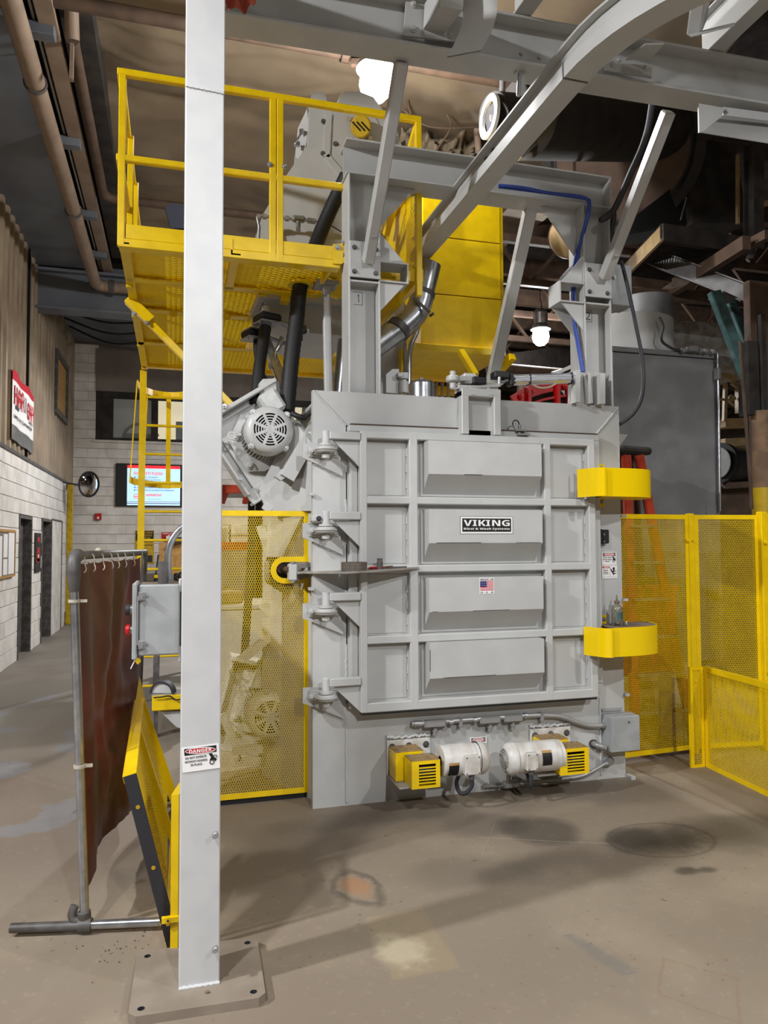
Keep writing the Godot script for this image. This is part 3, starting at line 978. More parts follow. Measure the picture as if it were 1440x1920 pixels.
func build_cabinet() -> void:
	var zf := -4.494
	var t := thing("blast_cabinet", "large grey shot-blast cabinet with a ribbed hinged door standing on the concrete floor", "machine", Vector3(1.9, 0, -5.2))
	cabinet = t
	var g := G()
	# body box behind the front frame
	part(t, "body", G().span(0.90, 2.94, 0.0, 2.50, -6.3, -4.53, 0.01), M.grey)
	part(t, "roof", G().span(0.86, 2.97, 2.50, 2.53, -6.35, -4.55, 0.005), M.grey)
	# mitred front frame
	var d := Vector3(0, 0, -0.05)
	part(t, "stile", G().plate([Vector3(0.82, 0, zf), Vector3(1.03, 0, zf), Vector3(1.03, 2.345, zf), Vector3(0.82, 2.557, zf)], d), M.grey)
	part(t, "stile", G().plate([Vector3(2.80, 0, zf), Vector3(2.99, 0, zf), Vector3(2.99, 2.557, zf), Vector3(2.80, 2.345, zf)], d), M.grey)
	part(t, "header", G().plate([Vector3(0.82, 2.557, zf), Vector3(1.03, 2.345, zf), Vector3(2.80, 2.345, zf), Vector3(2.99, 2.557, zf)], d), M.grey)
	part(t, "lower_panel", G().span(1.03, 2.80, 0.0, 0.62, zf - 0.05, zf - 0.001), M.grey)
	# weld beads
	var bead := G()
	var rng := RandomNumberGenerator.new()
	rng.seed = 11
	for s in [[Vector3(0.825, 2.55, zf), Vector3(1.03, 2.345, zf)], [Vector3(2.985, 2.55, zf), Vector3(2.80, 2.345, zf)], [Vector3(1.03, 0.02, zf), Vector3(1.03, 0.5, zf)], [Vector3(1.03, 0.75, zf), Vector3(1.03, 0.98, zf)], [Vector3(1.03, 1.15, zf), Vector3(1.03, 1.42, zf)], [Vector3(1.03, 1.6, zf), Vector3(1.03, 1.88, zf)], [Vector3(1.03, 2.05, zf), Vector3(1.03, 2.3, zf)], [Vector3(2.80, 0.03, zf), Vector3(2.80, 0.55, zf)]]:
		var p := []
		for k in 15:
			p.append((s[0] as Vector3).lerp(s[1], k / 14.0) + Vector3(rng.randf_range(-0.003, 0.003), 0, 0.0))
		bead.tube(p, 0.007, 6, true, 0.35)
	part(t, "weld_bead", bead, M.white).set_meta("kind", "stuff")
	# door surround and slot seal
	part(t, "door_jamb", G().span(1.036, 1.09, 0.66, 2.298, zf, -4.43, 0.004).span(2.72, 2.79, 0.66, 2.298, zf, -4.43, 0.004).span(1.036, 2.79, 2.298, 2.34, zf, -4.43, 0.004).span(1.036, 2.79, 0.60, 0.66, zf, -4.44), M.grey)
	part(t, "slot_seal", G().span(1.05, 1.76, 2.341, 2.350, -4.49, -4.435), M.brown)
	part(t, "slot_seal", G().span(2.03, 2.78, 2.341, 2.350, -4.49, -4.435), M.brown)
	# base lip at the right and left edges
	part(t, "foot_lip", G().span(2.985, 3.02, 0.0, 0.02, -4.5, -4.42), M.grey)
	for y in [0.55, 1.20, 1.78]:
		part(t, "edge_lug", G().span(2.985, 3.02, y, y + 0.018, -4.52, -4.47).span(0.795, 0.825, y + 0.12, y + 0.138, -4.52, -4.47), M.grey)
	# sloping side cheeks seen left of the front frame
	part(t, "side_cheek", G().plate([Vector3(0.849, 2.23, -4.62), Vector3(0.849, 1.812, -4.62), Vector3(0.617, 1.827, -5.0), Vector3(0.532, 1.966, -5.05), Vector3(0.783, 2.41, -4.8)], Vector3(0.02, 0, -0.06)), M.grey)
	part(t, "side_cheek", G().plate([Vector3(0.86, 0.0, -4.62), Vector3(0.86, 1.95, -4.62), Vector3(0.60, 1.95, -5.25), Vector3(0.60, 0.0, -5.25)], Vector3(0.05, 0, 0.02)), M.grey)
	part(t, "cheek_flange", G().bar(Vector3(0.614, 1.927, -4.98), Vector3(0.742, 2.1, -4.88), 0.03, 0.06).bar(Vector3(0.596, 1.826, -4.98), Vector3(0.626, 1.876, -4.96), 0.04, 0.07), M.grey)
	# hinges: bracket, bearing, barrel, arm and gusset
	var ys := [2.177, 1.689, 1.2, 0.69]
	for i in 4:
		hinge(t, Vector3(0.881, ys[i], -4.385), i == 1)
	# warning labels on the right stile and beside the lower motors
	danger_label(t, Vector3(2.889, 1.495, -4.49), 0.115, 0.088)
	pinch_label(t, Vector3(2.891, 1.403, -4.49), 0.118, 0.092)
	danger_label(t, Vector3(1.903, 0.303, -4.49), 0.115, 0.095)
	# black safety switch on the right stile
	var sw := part(t, "safety_switch", G().span(2.767, 2.812, 1.595, 1.697, -4.49, -4.44, 0.006), M.black)
	part(sw, "actuator", G().span(2.816, 2.866, 1.598, 1.693, -4.49, -4.445, 0.006), M.rubber)
	for v in [999, 1013]:
		bolt(sw, Vector3(2.826, 1.66 if v == 999 else 1.61, -4.445), Vector3.BACK, 0.004)
	# sight sensor with curled lead above the door
	var sn := part(t, "proximity_sensor", G().cyl(Vector3(2.187, 2.318, -4.42), Vector3(2.188, 2.382, -4.42), 0.010, 10).span(2.157, 2.226, 2.339, 2.35, -4.45, -4.39).span(2.172, 2.249, 2.311, 2.322, -4.45, -4.39), M.cast)
	part(sn, "lead", G().tube(spline([Vector3(2.188, 2.382, -4.42), Vector3(2.177, 2.406, -4.42), Vector3(2.149, 2.41, -4.41), Vector3(2.129, 2.39, -4.4), Vector3(2.136, 2.373, -4.4)]), 0.004, 6), M.black)
	part(sn, "connector", G().cyl(Vector3(2.14, 2.391, -4.4), Vector3(2.144, 2.373, -4.4), 0.009, 8), M.zinc)
	# right side bracket on the body
	part(t, "side_bracket", G().plate([Vector3(3.056, 2.383, -4.6), Vector3(3.13, 2.378, -4.6), Vector3(3.058, 2.288, -4.6)], Vector3(0, 0, -0.06)), M.grey)


func hinge(t: Node3D, p: Vector3, lug: bool) -> void:
	var zp := -4.494
	var h := part(t, "hinge_bracket", G().plate([Vector3(p.x - 0.125, p.y + 0.042, zp), Vector3(p.x + 0.10, p.y + 0.042, zp), Vector3(p.x + 0.125, p.y - 0.155, zp), Vector3(p.x - 0.055, p.y - 0.075, zp), Vector3(p.x - 0.125, p.y - 0.048, zp)], Vector3(0, 0, 0.022)), M.grey)
	var wb := []
	for k in 9:
		wb.append(Vector3(p.x - 0.055, p.y - 0.078, zp + 0.004).lerp(Vector3(p.x + 0.125, p.y - 0.158, zp + 0.004), k / 8.0))
	part(h, "weld_bead", G().tube(wb, 0.006, 6, true, 0.4), M.white)
	part(h, "bearing_base", G().span(p.x - 0.092, p.x + 0.095, p.y - 0.042, p.y + 0.028, zp + 0.022, zp + 0.034, 0.006).span(p.x - 0.08, p.x + 0.082, p.y - 0.030, p.y + 0.016, zp + 0.034, zp + 0.05, 0.004), M.grey)
	part(h, "bearing", G().cyl(p + Vector3(0, -0.022, 0), p + Vector3(0, 0.016, 0), 0.060, 24, -1.0, 0.008).cyl(p + Vector3(0, -0.007, 0), p + Vector3(0, 0.005, 0), 0.068, 24, -1.0, 0.003).span(p.x - 0.05, p.x + 0.05, p.y - 0.018, p.y + 0.012, zp + 0.04, p.z, 0.006), M.grey)
	bolt(h, Vector3(p.x - 0.078, p.y - 0.006, zp + 0.05), Vector3.BACK, 0.013, M.grey)
	part(h, "hinge_pin", G().cyl(p + Vector3(0, -0.055, 0), p + Vector3(0, 0.05, 0), 0.025, 16).cyl(p + Vector3(0, 0.020, 0), p + Vector3(0, 0.034, 0), 0.043, 20), M.grey)
	part(h, "hinge_barrel", G().cyl(p + Vector3(0, 0.034, 0), p + Vector3(0.0, 0.112, 0), 0.0235, 16, -1.0, 0.003), M.white)
	part(h, "hinge_arm", G().bar(p + Vector3(0.018, 0.084, 0.0), Vector3(1.094, p.y + 0.084, -4.39), 0.05, 0.05, Vector3.UP, 0.006), M.grey)
	part(h, "hinge_gusset", G().plate([p + Vector3(0.045, 0.057, -0.005), Vector3(1.094, p.y + 0.057, -4.392), Vector3(1.094, p.y - 0.105, -4.392)], Vector3(0, 0, -0.014)), M.grey)
	if lug:
		part(h, "stop_lug", G().span(p.x - 0.085, p.x - 0.028, p.y + 0.042, p.y + 0.09, zp, p.z + 0.01, 0.012), M.grey)
		bolt(h, Vector3(p.x - 0.045, p.y + 0.066, p.z + 0.01), Vector3.BACK, 0.011, M.ink_soft)


# height of the plane through a, b, c above a floor point
func plane_y(a: Vector3, b: Vector3, c: Vector3, x: float, z: float) -> Vector3:
	var n := (b - a).cross(c - a)
	return Vector3(x, a.y - (n.x * (x - a.x) + n.z * (z - a.z)) / n.y, z)


func oval(r: float, k: float, c: Vector3, z: float) -> Array:
	var a := []
	for i in 28:
		a.append(Vector3(c.x + cos(TAU * i / 28.0) * r, c.y + sin(TAU * i / 28.0) * r * k, z))
	return a


# white label with a black header, red oval DANGER and the guard warning
func danger_label(t: Node3D, c: Vector3, w: float, h: float, tilt := 0.0) -> void:
	var s := part(t, "danger_label", G().box(c, Vector3(w, h, 0.002), Basis(Vector3.BACK, tilt)), M.paper)
	var bs := Basis(Vector3.BACK, tilt)
	var f := Vector3(0, 0, 0.0012)
	part(s, "header", G().box(c + bs * Vector3(0, h * 0.31, 0) + f, Vector3(w * 0.86, h * 0.27, 0.001), bs), M.ink)
	var q := G()
	for k in [[0.40, 0.0020, 0]]:
		q.plate(oval(w * 0.40, h * 0.105 / (w * 0.40), c + bs * Vector3(0, h * 0.31, 0), c.z + 0.0018), Vector3(0, 0, 0.0006))
	part(s, "oval", q, M.red_sign)
	var rim := G()
	var o := oval(w * 0.40, h * 0.115 / (w * 0.40), c + bs * Vector3(0, h * 0.31, 0), c.z + 0.0022)
	o.append(o[0])
	rim.tube(o, h * 0.012, 4, false)
	part(s, "oval_rim", rim, M.paper)
	text(s, "DANGER", c + bs * Vector3(0, h * 0.31, 0.003), w * 0.60, h * 0.135, M.paper, Vector3.BACK, true, tilt)
	text(s, "DO NOT OPERATE", c + bs * Vector3(-w * 0.13, h * 0.06, 0.0015), w * 0.56, h * 0.085, M.ink_soft, Vector3.BACK, true, tilt)
	text(s, "WITHOUT GUARDS", c + bs * Vector3(-w * 0.13, -h * 0.09, 0.0015), w * 0.60, h * 0.085, M.ink_soft, Vector3.BACK, true, tilt)
	text(s, "IN PLACE", c + bs * Vector3(-w * 0.13, -h * 0.235, 0.0015), w * 0.30, h * 0.085, M.ink_soft, Vector3.BACK, true, tilt)
	var k := h / 0.1
	var b := c + bs * Vector3(w * 0.31, -h * 0.08, 0.0015)
	part(s, "hand_symbol", G().plate([b + Vector3(-0.016, 0.022, 0) * k, b + Vector3(-0.002, 0.022, 0) * k, b + Vector3(0.004, 0.012, 0) * k, b + Vector3(0.006, 0.002, 0) * k, b + Vector3(0.018, -0.003, 0) * k, b + Vector3(0.017, -0.006, 0) * k, b + Vector3(0.011, -0.012, 0) * k, b + Vector3(0.004, -0.004, 0) * k, b + Vector3(-0.012, -0.006, 0) * k, b + Vector3(-0.006, 0.006, 0) * k], Vector3(0, 0, 0.0006)), M.ink)
	var gears := G()
	for r in [[0.012, 0.008, 0.0065], [-0.002, -0.014, 0.009]]:
		var xf := Transform3D(Basis.IDENTITY, b + Vector3(r[0], r[1], 0) * k)
		gears.ring(xf, r[2] * 0.72 * k, r[2] * k, 0.0008, 16)
		for i in 8:
			var a := TAU * i / 8.0
			gears.ring(xf, r[2] * 0.95 * k, r[2] * 1.22 * k, 0.0008, 1, a, a + 0.35)
	part(s, "gear_symbol", gears, M.ink)


func pinch_label(t: Node3D, c: Vector3, w: float, h: float) -> void:
	var s := part(t, "pinch_point_label", G().box(c, Vector3(w, h, 0.002)), M.paper)
	var z := Vector3(0, 0, 0.0012)
	part(s, "header", G().box(c + Vector3(-w * 0.24, h * 0.34, 0) + z, Vector3(w * 0.46, h * 0.14, 0.001)), M.red_sign)
	text(s, "WARNING", c + Vector3(-w * 0.22, h * 0.34, 0.0022), w * 0.34, h * 0.08, M.paper)
	text(s, "Pinch", c + Vector3(-w * 0.27, h * 0.12, 0.0015), w * 0.28, h * 0.12, M.ink_soft)
	text(s, "Points.", c + Vector3(-w * 0.25, -h * 0.05, 0.0015), w * 0.33, h * 0.12, M.ink_soft)
	part(s, "rule", G().box(c + Vector3(-w * 0.25, -h * 0.17, 0) + z, Vector3(w * 0.36, h * 0.025, 0.001)).box(c + Vector3(0.02 * w, 0.02 * h, 0) + z, Vector3(w * 0.012, h * 0.8, 0.001)).box(c + Vector3(0, -h * 0.38, 0) + z, Vector3(w * 0.94, h * 0.012, 0.001)), M.ink_soft)
	var b := c + Vector3(w * 0.27, 0, 0.0015)
	part(s, "hand_symbol", G().plate([b + Vector3(-0.024, 0.026, 0), b + Vector3(-0.006, 0.0, 0), b + Vector3(-0.004, -0.008, 0), b + Vector3(0.02, -0.010, 0), b + Vector3(0.02, -0.013, 0), b + Vector3(0.0, -0.016, 0), b + Vector3(0.0, -0.027, 0), b + Vector3(-0.024, 0.010, 0)], Vector3(0, 0, 0.0006)), M.ink)
	part(s, "press_symbol", G().span(b.x - 0.008, b.x + 0.007, b.y + 0.014, b.y + 0.030, b.z, b.z + 0.001).span(b.x - 0.006, b.x + 0.005, b.y - 0.004, b.y + 0.014, b.z, b.z + 0.001).bar(b + Vector3(0.011, 0.006, 0), b + Vector3(0.020, 0.013, 0), 0.003, 0.001, Vector3.BACK).bar(b + Vector3(0.011, 0.004, 0), b + Vector3(0.020, -0.003, 0), 0.003, 0.001, Vector3.BACK), M.ink)


func build_door() -> void:
	var t := cabinet
	var zb := -4.43
	var zd := -4.37
	var dr := part(t, "door", G().span(1.10, 2.71, 0.585, 2.29, zb - 0.01, zb, 0.0), M.grey)
	for x in [[1.092, 1.137, "frame_stile"], [1.407, 1.463, "rib"], [2.338, 2.387, "rib"], [2.665, 2.718, "frame_stile"]]:
		part(dr, x[2], G().span(x[0], x[1], 0.58, 2.295, zb - 0.01, zd, 0.006), M.grey)
	for y in [[2.250, 2.297, "frame_rail"], [1.847, 1.894, "rib"], [1.424, 1.470, "rib"], [0.991, 1.040, "rib"], [0.579, 0.638, "frame_rail"]]:
		part(dr, y[2], G().span(1.094, 2.716, y[0], y[1], zb - 0.01, zd - 0.001, 0.006), M.grey)
	part(dr, "bottom_seal", G().span(1.10, 2.71, 0.566, 0.580, zb, zd - 0.012), M.rubber)
	# raised backing sheets in the narrow bays
	for y in [[1.90, 2.245], [1.475, 1.84], [1.045, 1.42], [0.645, 0.985]]:
		for x in [[1.142, 1.402], [2.392, 2.660]]:
			part(dr, "bay_sheet", G().span(x[0] + 0.004, x[1] - 0.004, y[0] + 0.004, y[1] - 0.004, zb, zb + 0.004, 0.002), M.grey)
		# weld tacks
		var wg := G()
		for k in 3:
			var yy: float = y[0] + 0.05 + 0.1 * k
			wg.tube([Vector3(1.404, yy, zb + 0.006), Vector3(1.404, yy + 0.05, zb + 0.006)], 0.005, 5).tube([Vector3(2.662, yy, zb + 0.006), Vector3(2.662, yy + 0.05, zb + 0.006)], 0.005, 5)
		part(dr, "weld_tacks", wg, M.white).set_meta("kind", "stuff")
	var zp := -4.31
	for k in [[2.243, 2.034, 1.908], [1.815, 1.605, 1.480], [1.390, 1.181, 1.053], [0.990, 0.776, 0.654]]:
		var g := G()
		g.plate([Vector3(1.512, k[0], zb), Vector3(1.512, k[0], zp), Vector3(1.512, k[1], zp), Vector3(1.512, k[2], zb)], Vector3(0.776, 0, 0))
		var pk := part(dr, "pocket", g, M.grey)
		part(dr, "pocket_base", G().span(1.495, 2.305, k[2] - 0.008, k[0] + 0.003, zb, zb + 0.006, 0.002), M.grey)
	# scuffs along two pocket edges (bare primer where the paint has chipped)
	part(dr, "chipped_edge", G().span(1.56, 1.86, 1.6045, 1.6085, zp - 0.002, zp + 0.0012).span(2.1, 2.27, 1.605, 1.6075, zp - 0.002, zp + 0.0012).span(1.53, 1.57, 1.1815, 1.184, zp - 0.002, zp + 0.0012).span(1.80, 2.05, 1.180, 1.183, zp - 0.002, zp + 0.0012).span(1.60, 1.95, 0.775, 0.7785, zp - 0.002, zp + 0.0012).span(1.5125, 1.516, 0.82, 0.95, zp - 0.002, zp + 0.0012).span(1.75, 1.87, 2.033, 2.037, zp - 0.002, zp + 0.0012), M.ink_soft).set_meta("kind", "stuff")
	# maker's plate and flag sticker
	var a := Vector3(1.721, 1.769, -4.309)
	var b := Vector3(2.075, 1.664, -4.309)
	var c := (a + b) / 2.0
	var w := b.x - a.x
	var h := a.y - b.y
	var z := -4.309
	part(dr, "plate_border", G().box(Vector3(c.x, c.y, z), Vector3(w + 0.006, h + 0.005, 0.0012)), M.ink_soft)
	part(dr, "plate_white", G().box(Vector3(c.x, c.y, z + 0.001), Vector3(w, h, 0.0014)), M.paper)
	part(dr, "plate_field", G().box(Vector3(c.x, c.y + h * 0.01, z + 0.002), Vector3(w * 0.94, h * 0.80, 0.0014)), M.ink)
	text(dr, "VIKING", Vector3(c.x, c.y + h * 0.135, z + 0.0032), w * 0.885, h * 0.36, M.paper)
	text(dr, "Blast & Wash Systems", Vector3(c.x, c.y - h * 0.225, z + 0.0032), w * 0.885, h * 0.16, M.paper)
	a = Vector3(1.845, 1.386, -4.309)
	b = Vector3(1.944, 1.286, -4.309)
	c = (a + b) / 2.0
	w = b.x - a.x
	h = a.y - b.y
	part(dr, "flag_sticker", G().box(Vector3(c.x, c.y, z), Vector3(w, h, 0.0012)), M.paper)
	var stripes := G()
	for i in 7:
		var y := c.y + h * 0.30 - i * h * 0.092
		stripes.span(c.x - w * 0.46, c.x + w * 0.46, y - h * 0.045, y + h * 0.004, z, z + 0.0012)
	part(dr, "flag_stripes", stripes, M.red_sign)
	part(dr, "flag_canton", G().span(c.x - w * 0.47, c.x - 0.01 * w, c.y - h * 0.06, c.y + h * 0.31, z, z + 0.0018), flat(Color(0.10, 0.13, 0.38), 0.5))
	var stars := G()
	for i in 4:
		for j in 3:
			stars.box(Vector3(c.x - w * 0.41 + i * w * 0.115, c.y + h * 0.02 + j * h * 0.115, z + 0.0018), Vector3(0.003, 0.003, 0.001), Basis(Vector3.BACK, 0.785))
	part(dr, "flag_stars", stars, M.paper).set_meta("kind", "stuff")
	text(dr, "MADE IN", Vector3(c.x, c.y + h * 0.40, z + 0.001), w * 0.88, h * 0.11, M.ink_soft)
	text(dr, "U - S - A", Vector3(c.x, c.y - h * 0.41, z + 0.001), w * 0.86, h * 0.11, M.ink_soft)
	# raised head of the door around the roof slot
	var n := part(t, "door_head", G().span(1.762, 2.03, 2.30, 2.585, -4.47, -4.43), M.grey)
	part(n, "frame_member", G().span(1.762, 1.812, 2.30, 2.585, -4.50, zd, 0.005), M.grey)
	part(n, "frame_member", G().span(1.985, 2.035, 2.30, 2.585, -4.50, zd, 0.005), M.grey)
	part(n, "frame_member", G().span(1.762, 2.035, 2.545, 2.60, -4.50, zd + 0.001, 0.005), M.grey)
	# actuator lever plate riveted to the door, carrying loose tools
	var pa := Vector3(0.714, 1.43, -4.62)
	var pb := Vector3(0.982, 1.442, -4.2)
	var pc := Vector3(1.464, 1.458, -4.36)
	var lv := part(t, "lever_plate", G().plate([pa, pb, plane_y(pa, pb, pc, pb.x + 0.12, -4.21), pc, plane_y(pa, pb, pc, pc.x - 0.02, -4.432), plane_y(pa, pb, pc, pb.x + 0.05, -4.432), plane_y(pa, pb, pc, pa.x + 0.10, -4.68)], Vector3(0, -0.012, 0)), M.grey_dusty)
	part(lv, "clevis", G().span(0.69, 0.74, 1.374, 1.48, -4.68, -4.58, 0.008), M.grey)
	part(lv, "pivot_pin", G().cyl(Vector3(0.714, 1.364, -4.6), Vector3(0.714, 1.494, -4.6), 0.018, 12), M.zinc)
	part(lv, "link_bar", G().bar(Vector3(0.72, 1.463, -4.62), Vector3(0.853, 1.473, -4.7), 0.03, 0.03).bar(Vector3(0.744, 1.385, -4.64), Vector3(0.873, 1.43, -4.75), 0.03, 0.03), M.grey_dusty)
	var tp := plane_y(pa, pb, pc, 1.03, -4.28)
	var so := plane_y(pa, pb, pc, 1.202, -4.33)
	var yp := so.y
	var up := Basis(Vector3.RIGHT, Vector3.FORWARD, Vector3.UP)
	single("tape_roll", G().ring(Transform3D(up, tp), 0.05, 0.077, 0.052, 32), paint(Color(0.42, 0.38, 0.34), Color(0.34, 0.31, 0.28), 0.7, 0.1, 41), "roll of grey-brown tape lying on the lever plate", "tape")
	var sk := thing("socket", "small steel socket standing upright on the lever plate", "tool", so)
	part(sk, "shell", G().lathe([Vector2(0.013, 0.0), Vector2(0.019, 0), Vector2(0.019, 0.045), Vector2(0.015, 0.05), Vector2(0.015, 0.055), Vector2(0.017, 0.058), Vector2(0.017, 0.066), Vector2(0.011, 0.066), Vector2(0.011, 0.05)], Transform3D(up, so), 20), M.steel)
	var pl := thing("pliers", "red handled pliers lying beside the socket on the lever plate", "tool", Vector3(1.24, yp, -4.33))
	var pq := []
	for q in [[-0.055, 0.03], [-0.02, 0.0], [0.03, -0.005], [-0.06, -0.03], [-0.01, -0.02], [0.03, -0.012], [0.085, -0.02], [0.06, -0.01], [0.18, -0.03]]:
		pq.append(plane_y(pa, pb, pc, so.x + q[0], so.z + q[1]) + Vector3(0, 0.009, 0))
	part(pl, "handle", G().tube(spline([pq[0], pq[1], pq[2]]), 0.007, 8), M.red)
	part(pl, "handle", G().tube(spline([pq[3], pq[4], pq[5]]), 0.007, 8), M.red)
	part(pl, "jaw", G().bar(pq[5], pq[6], 0.018, 0.012), M.brown)
	single("steel_rod", G().tube([pq[7] + Vector3(0, -0.004, 0), pq[8] + Vector3(0, -0.004, 0)], 0.005, 8), M.steel, "thin steel rod at the right end of the lever plate", "tool")


func build_motors() -> void:
	motor_unit("grey geared motor with yellow louvred guard at the left of the cabinet foot", false)
	motor_unit("grey geared motor with perforated fan end at the right of the cabinet foot", true)
	# conduits
	var z := -4.455
	var c := thing("upper_conduit", "grey conduit with three pull boxes running above the two small motors", "conduit", Vector3(2.143, 0.419, -4.49))
	part(c, "pipe", G().tube([Vector3(1.44, 0.476, -4.455), Vector3(1.539, 0.473, -4.455), Vector3(1.901, 0.475, -4.455), Vector3(2.222, 0.473, -4.455)] + spline([Vector3(2.318, 0.47, -4.455), Vector3(2.475, 0.453, -4.455), Vector3(2.593, 0.41, -4.455), Vector3(2.693, 0.378, -4.455), Vector3(2.827, 0.369, -4.455)]), 0.0155, 10), M.conduit)
	for q in [[1.518, 1.668, 0.466], [1.894, 2.043, 0.463], [2.062, 2.199, 0.463]]:
		pull_box(c, q[0], q[1], q[2], true)
	for p in [Vector3(1.765, 0.467, -4.455), Vector3(2.338, 0.466, -4.455)]:
		part(c, "strap", G().span(p.x - 0.012, p.x + 0.012, p.y - 0.035, p.y + 0.02, -4.49, -4.437, 0.003), M.zinc)
	for p in [Vector3(1.468, 0.474, -4.455), Vector3(1.493, 0.472, -4.455), Vector3(1.7, 0.468, -4.455), Vector3(1.864, 0.47, -4.455), Vector3(2.222, 0.473, -4.455), Vector3(2.795, 0.371, -4.455)]:
		part(c, "coupling", G().cyl(p - Vector3(0.013, 0, 0), p + Vector3(0.013, 0, 0), 0.021, 8), M.zinc)
	var d := thing("lower_conduit", "grey conduit with one pull box bending up to the right above the floor", "conduit", Vector3(2.408, 0.005, -4.49))
	part(d, "pipe", G().tube([Vector3(1.917, 0.042, -4.46), Vector3(2.085, 0.041, -4.46), Vector3(2.276, 0.04, -4.46)] + spline([Vector3(2.51, 0.04, -4.46), Vector3(2.63, 0.047, -4.46), Vector3(2.719, 0.074, -4.46), Vector3(2.834, 0.125, -4.46)]) + [Vector3(2.893, 0.123, -4.5)], 0.013, 10), M.conduit)
	pull_box(d, 2.052, 2.173, 0.042, false)
	for p in [Vector3(1.943, 0.043, -4.46), Vector3(2.029, 0.042, -4.46), Vector3(2.199, 0.04, -4.46), Vector3(2.813, 0.112, -4.46)]:
		part(d, "coupling", G().cyl(p - Vector3(0.012, 0, 0), p + Vector3(0.012, 0, 0), 0.019, 8), M.zinc)
	part(d, "riser", G().cyl(Vector3(2.097, 0.057, -4.46), Vector3(2.098, 0.125, -4.46), 0.013, 10).cyl(Vector3(2.097, 0.091, -4.46), Vector3(2.098, 0.111, -4.46), 0.019, 8), M.cast)
	part(d, "end_fitting", G().cyl(Vector3(2.87, 0.121, -4.49), Vector3(2.833, 0.13, -4.44), 0.026, 14), M.steel)
	# junction box hung on the right edge
	var x0: float = 2.81
	var x1: float = 3.025
	var y0: float = 0.207
	var y1: float = 0.442
	var j := thing("junction_box", "plain grey sheet metal junction box at the lower right of the cabinet", "box", Vector3(x0, y0, -4.49))
	part(j, "case", G().span(x0, x1, y0, y1, -4.50, -4.375, 0.004), M.box_grey)
	part(j, "lid", G().span(x0 + 0.004, x1 - 0.002, y0 + 0.004, y1 - 0.002, -4.375, -4.368, 0.003), M.box_grey)
	part(j, "hanger_strip", G().span(x0, x1 - 0.06, y1 + 0.015, y1 + 0.03, -4.495, -4.48), M.box_grey)
	bolt(j, Vector3(2.939, 0.402, -4.368), Vector3.BACK, 0.005, M.steel)
	var el := part(j, "elbow", G().tube(bend(Vector3(2.759, 0.236, -4.52), Vector3(2.698, 0.266, -4.42), Vector3(2.79, 0.228, -4.42)), 0.02, 12), M.cast)
	part(el, "collar", G().cyl(Vector3(2.748, 0.24, -4.495), Vector3(2.735, 0.246, -4.475), 0.03, 14), M.black)


func pull_box(c: Node3D, x0: float, x1: float, y: float, drop: bool) -> void:
	var z := -4.452
	var b := part(c, "pull_box", G().span(x0, x1, y - 0.024, y + 0.024, z - 0.03, z + 0.022, 0.012), M.cast)
	part(b, "cover", G().span(x0 + 0.012, x1 - 0.012, y - 0.015, y + 0.015, z + 0.02, z + 0.028, 0.006), M.zinc)
	if drop:
		var m := (x0 + x1) / 2.0
		part(b, "cable_gland", G().cyl(Vector3(m, y - 0.024, z), Vector3(m, y - 0.07, z), 0.014, 8).cyl(Vector3(m, y - 0.034, z), Vector3(m, y - 0.048, z), 0.02, 6), M.zinc)


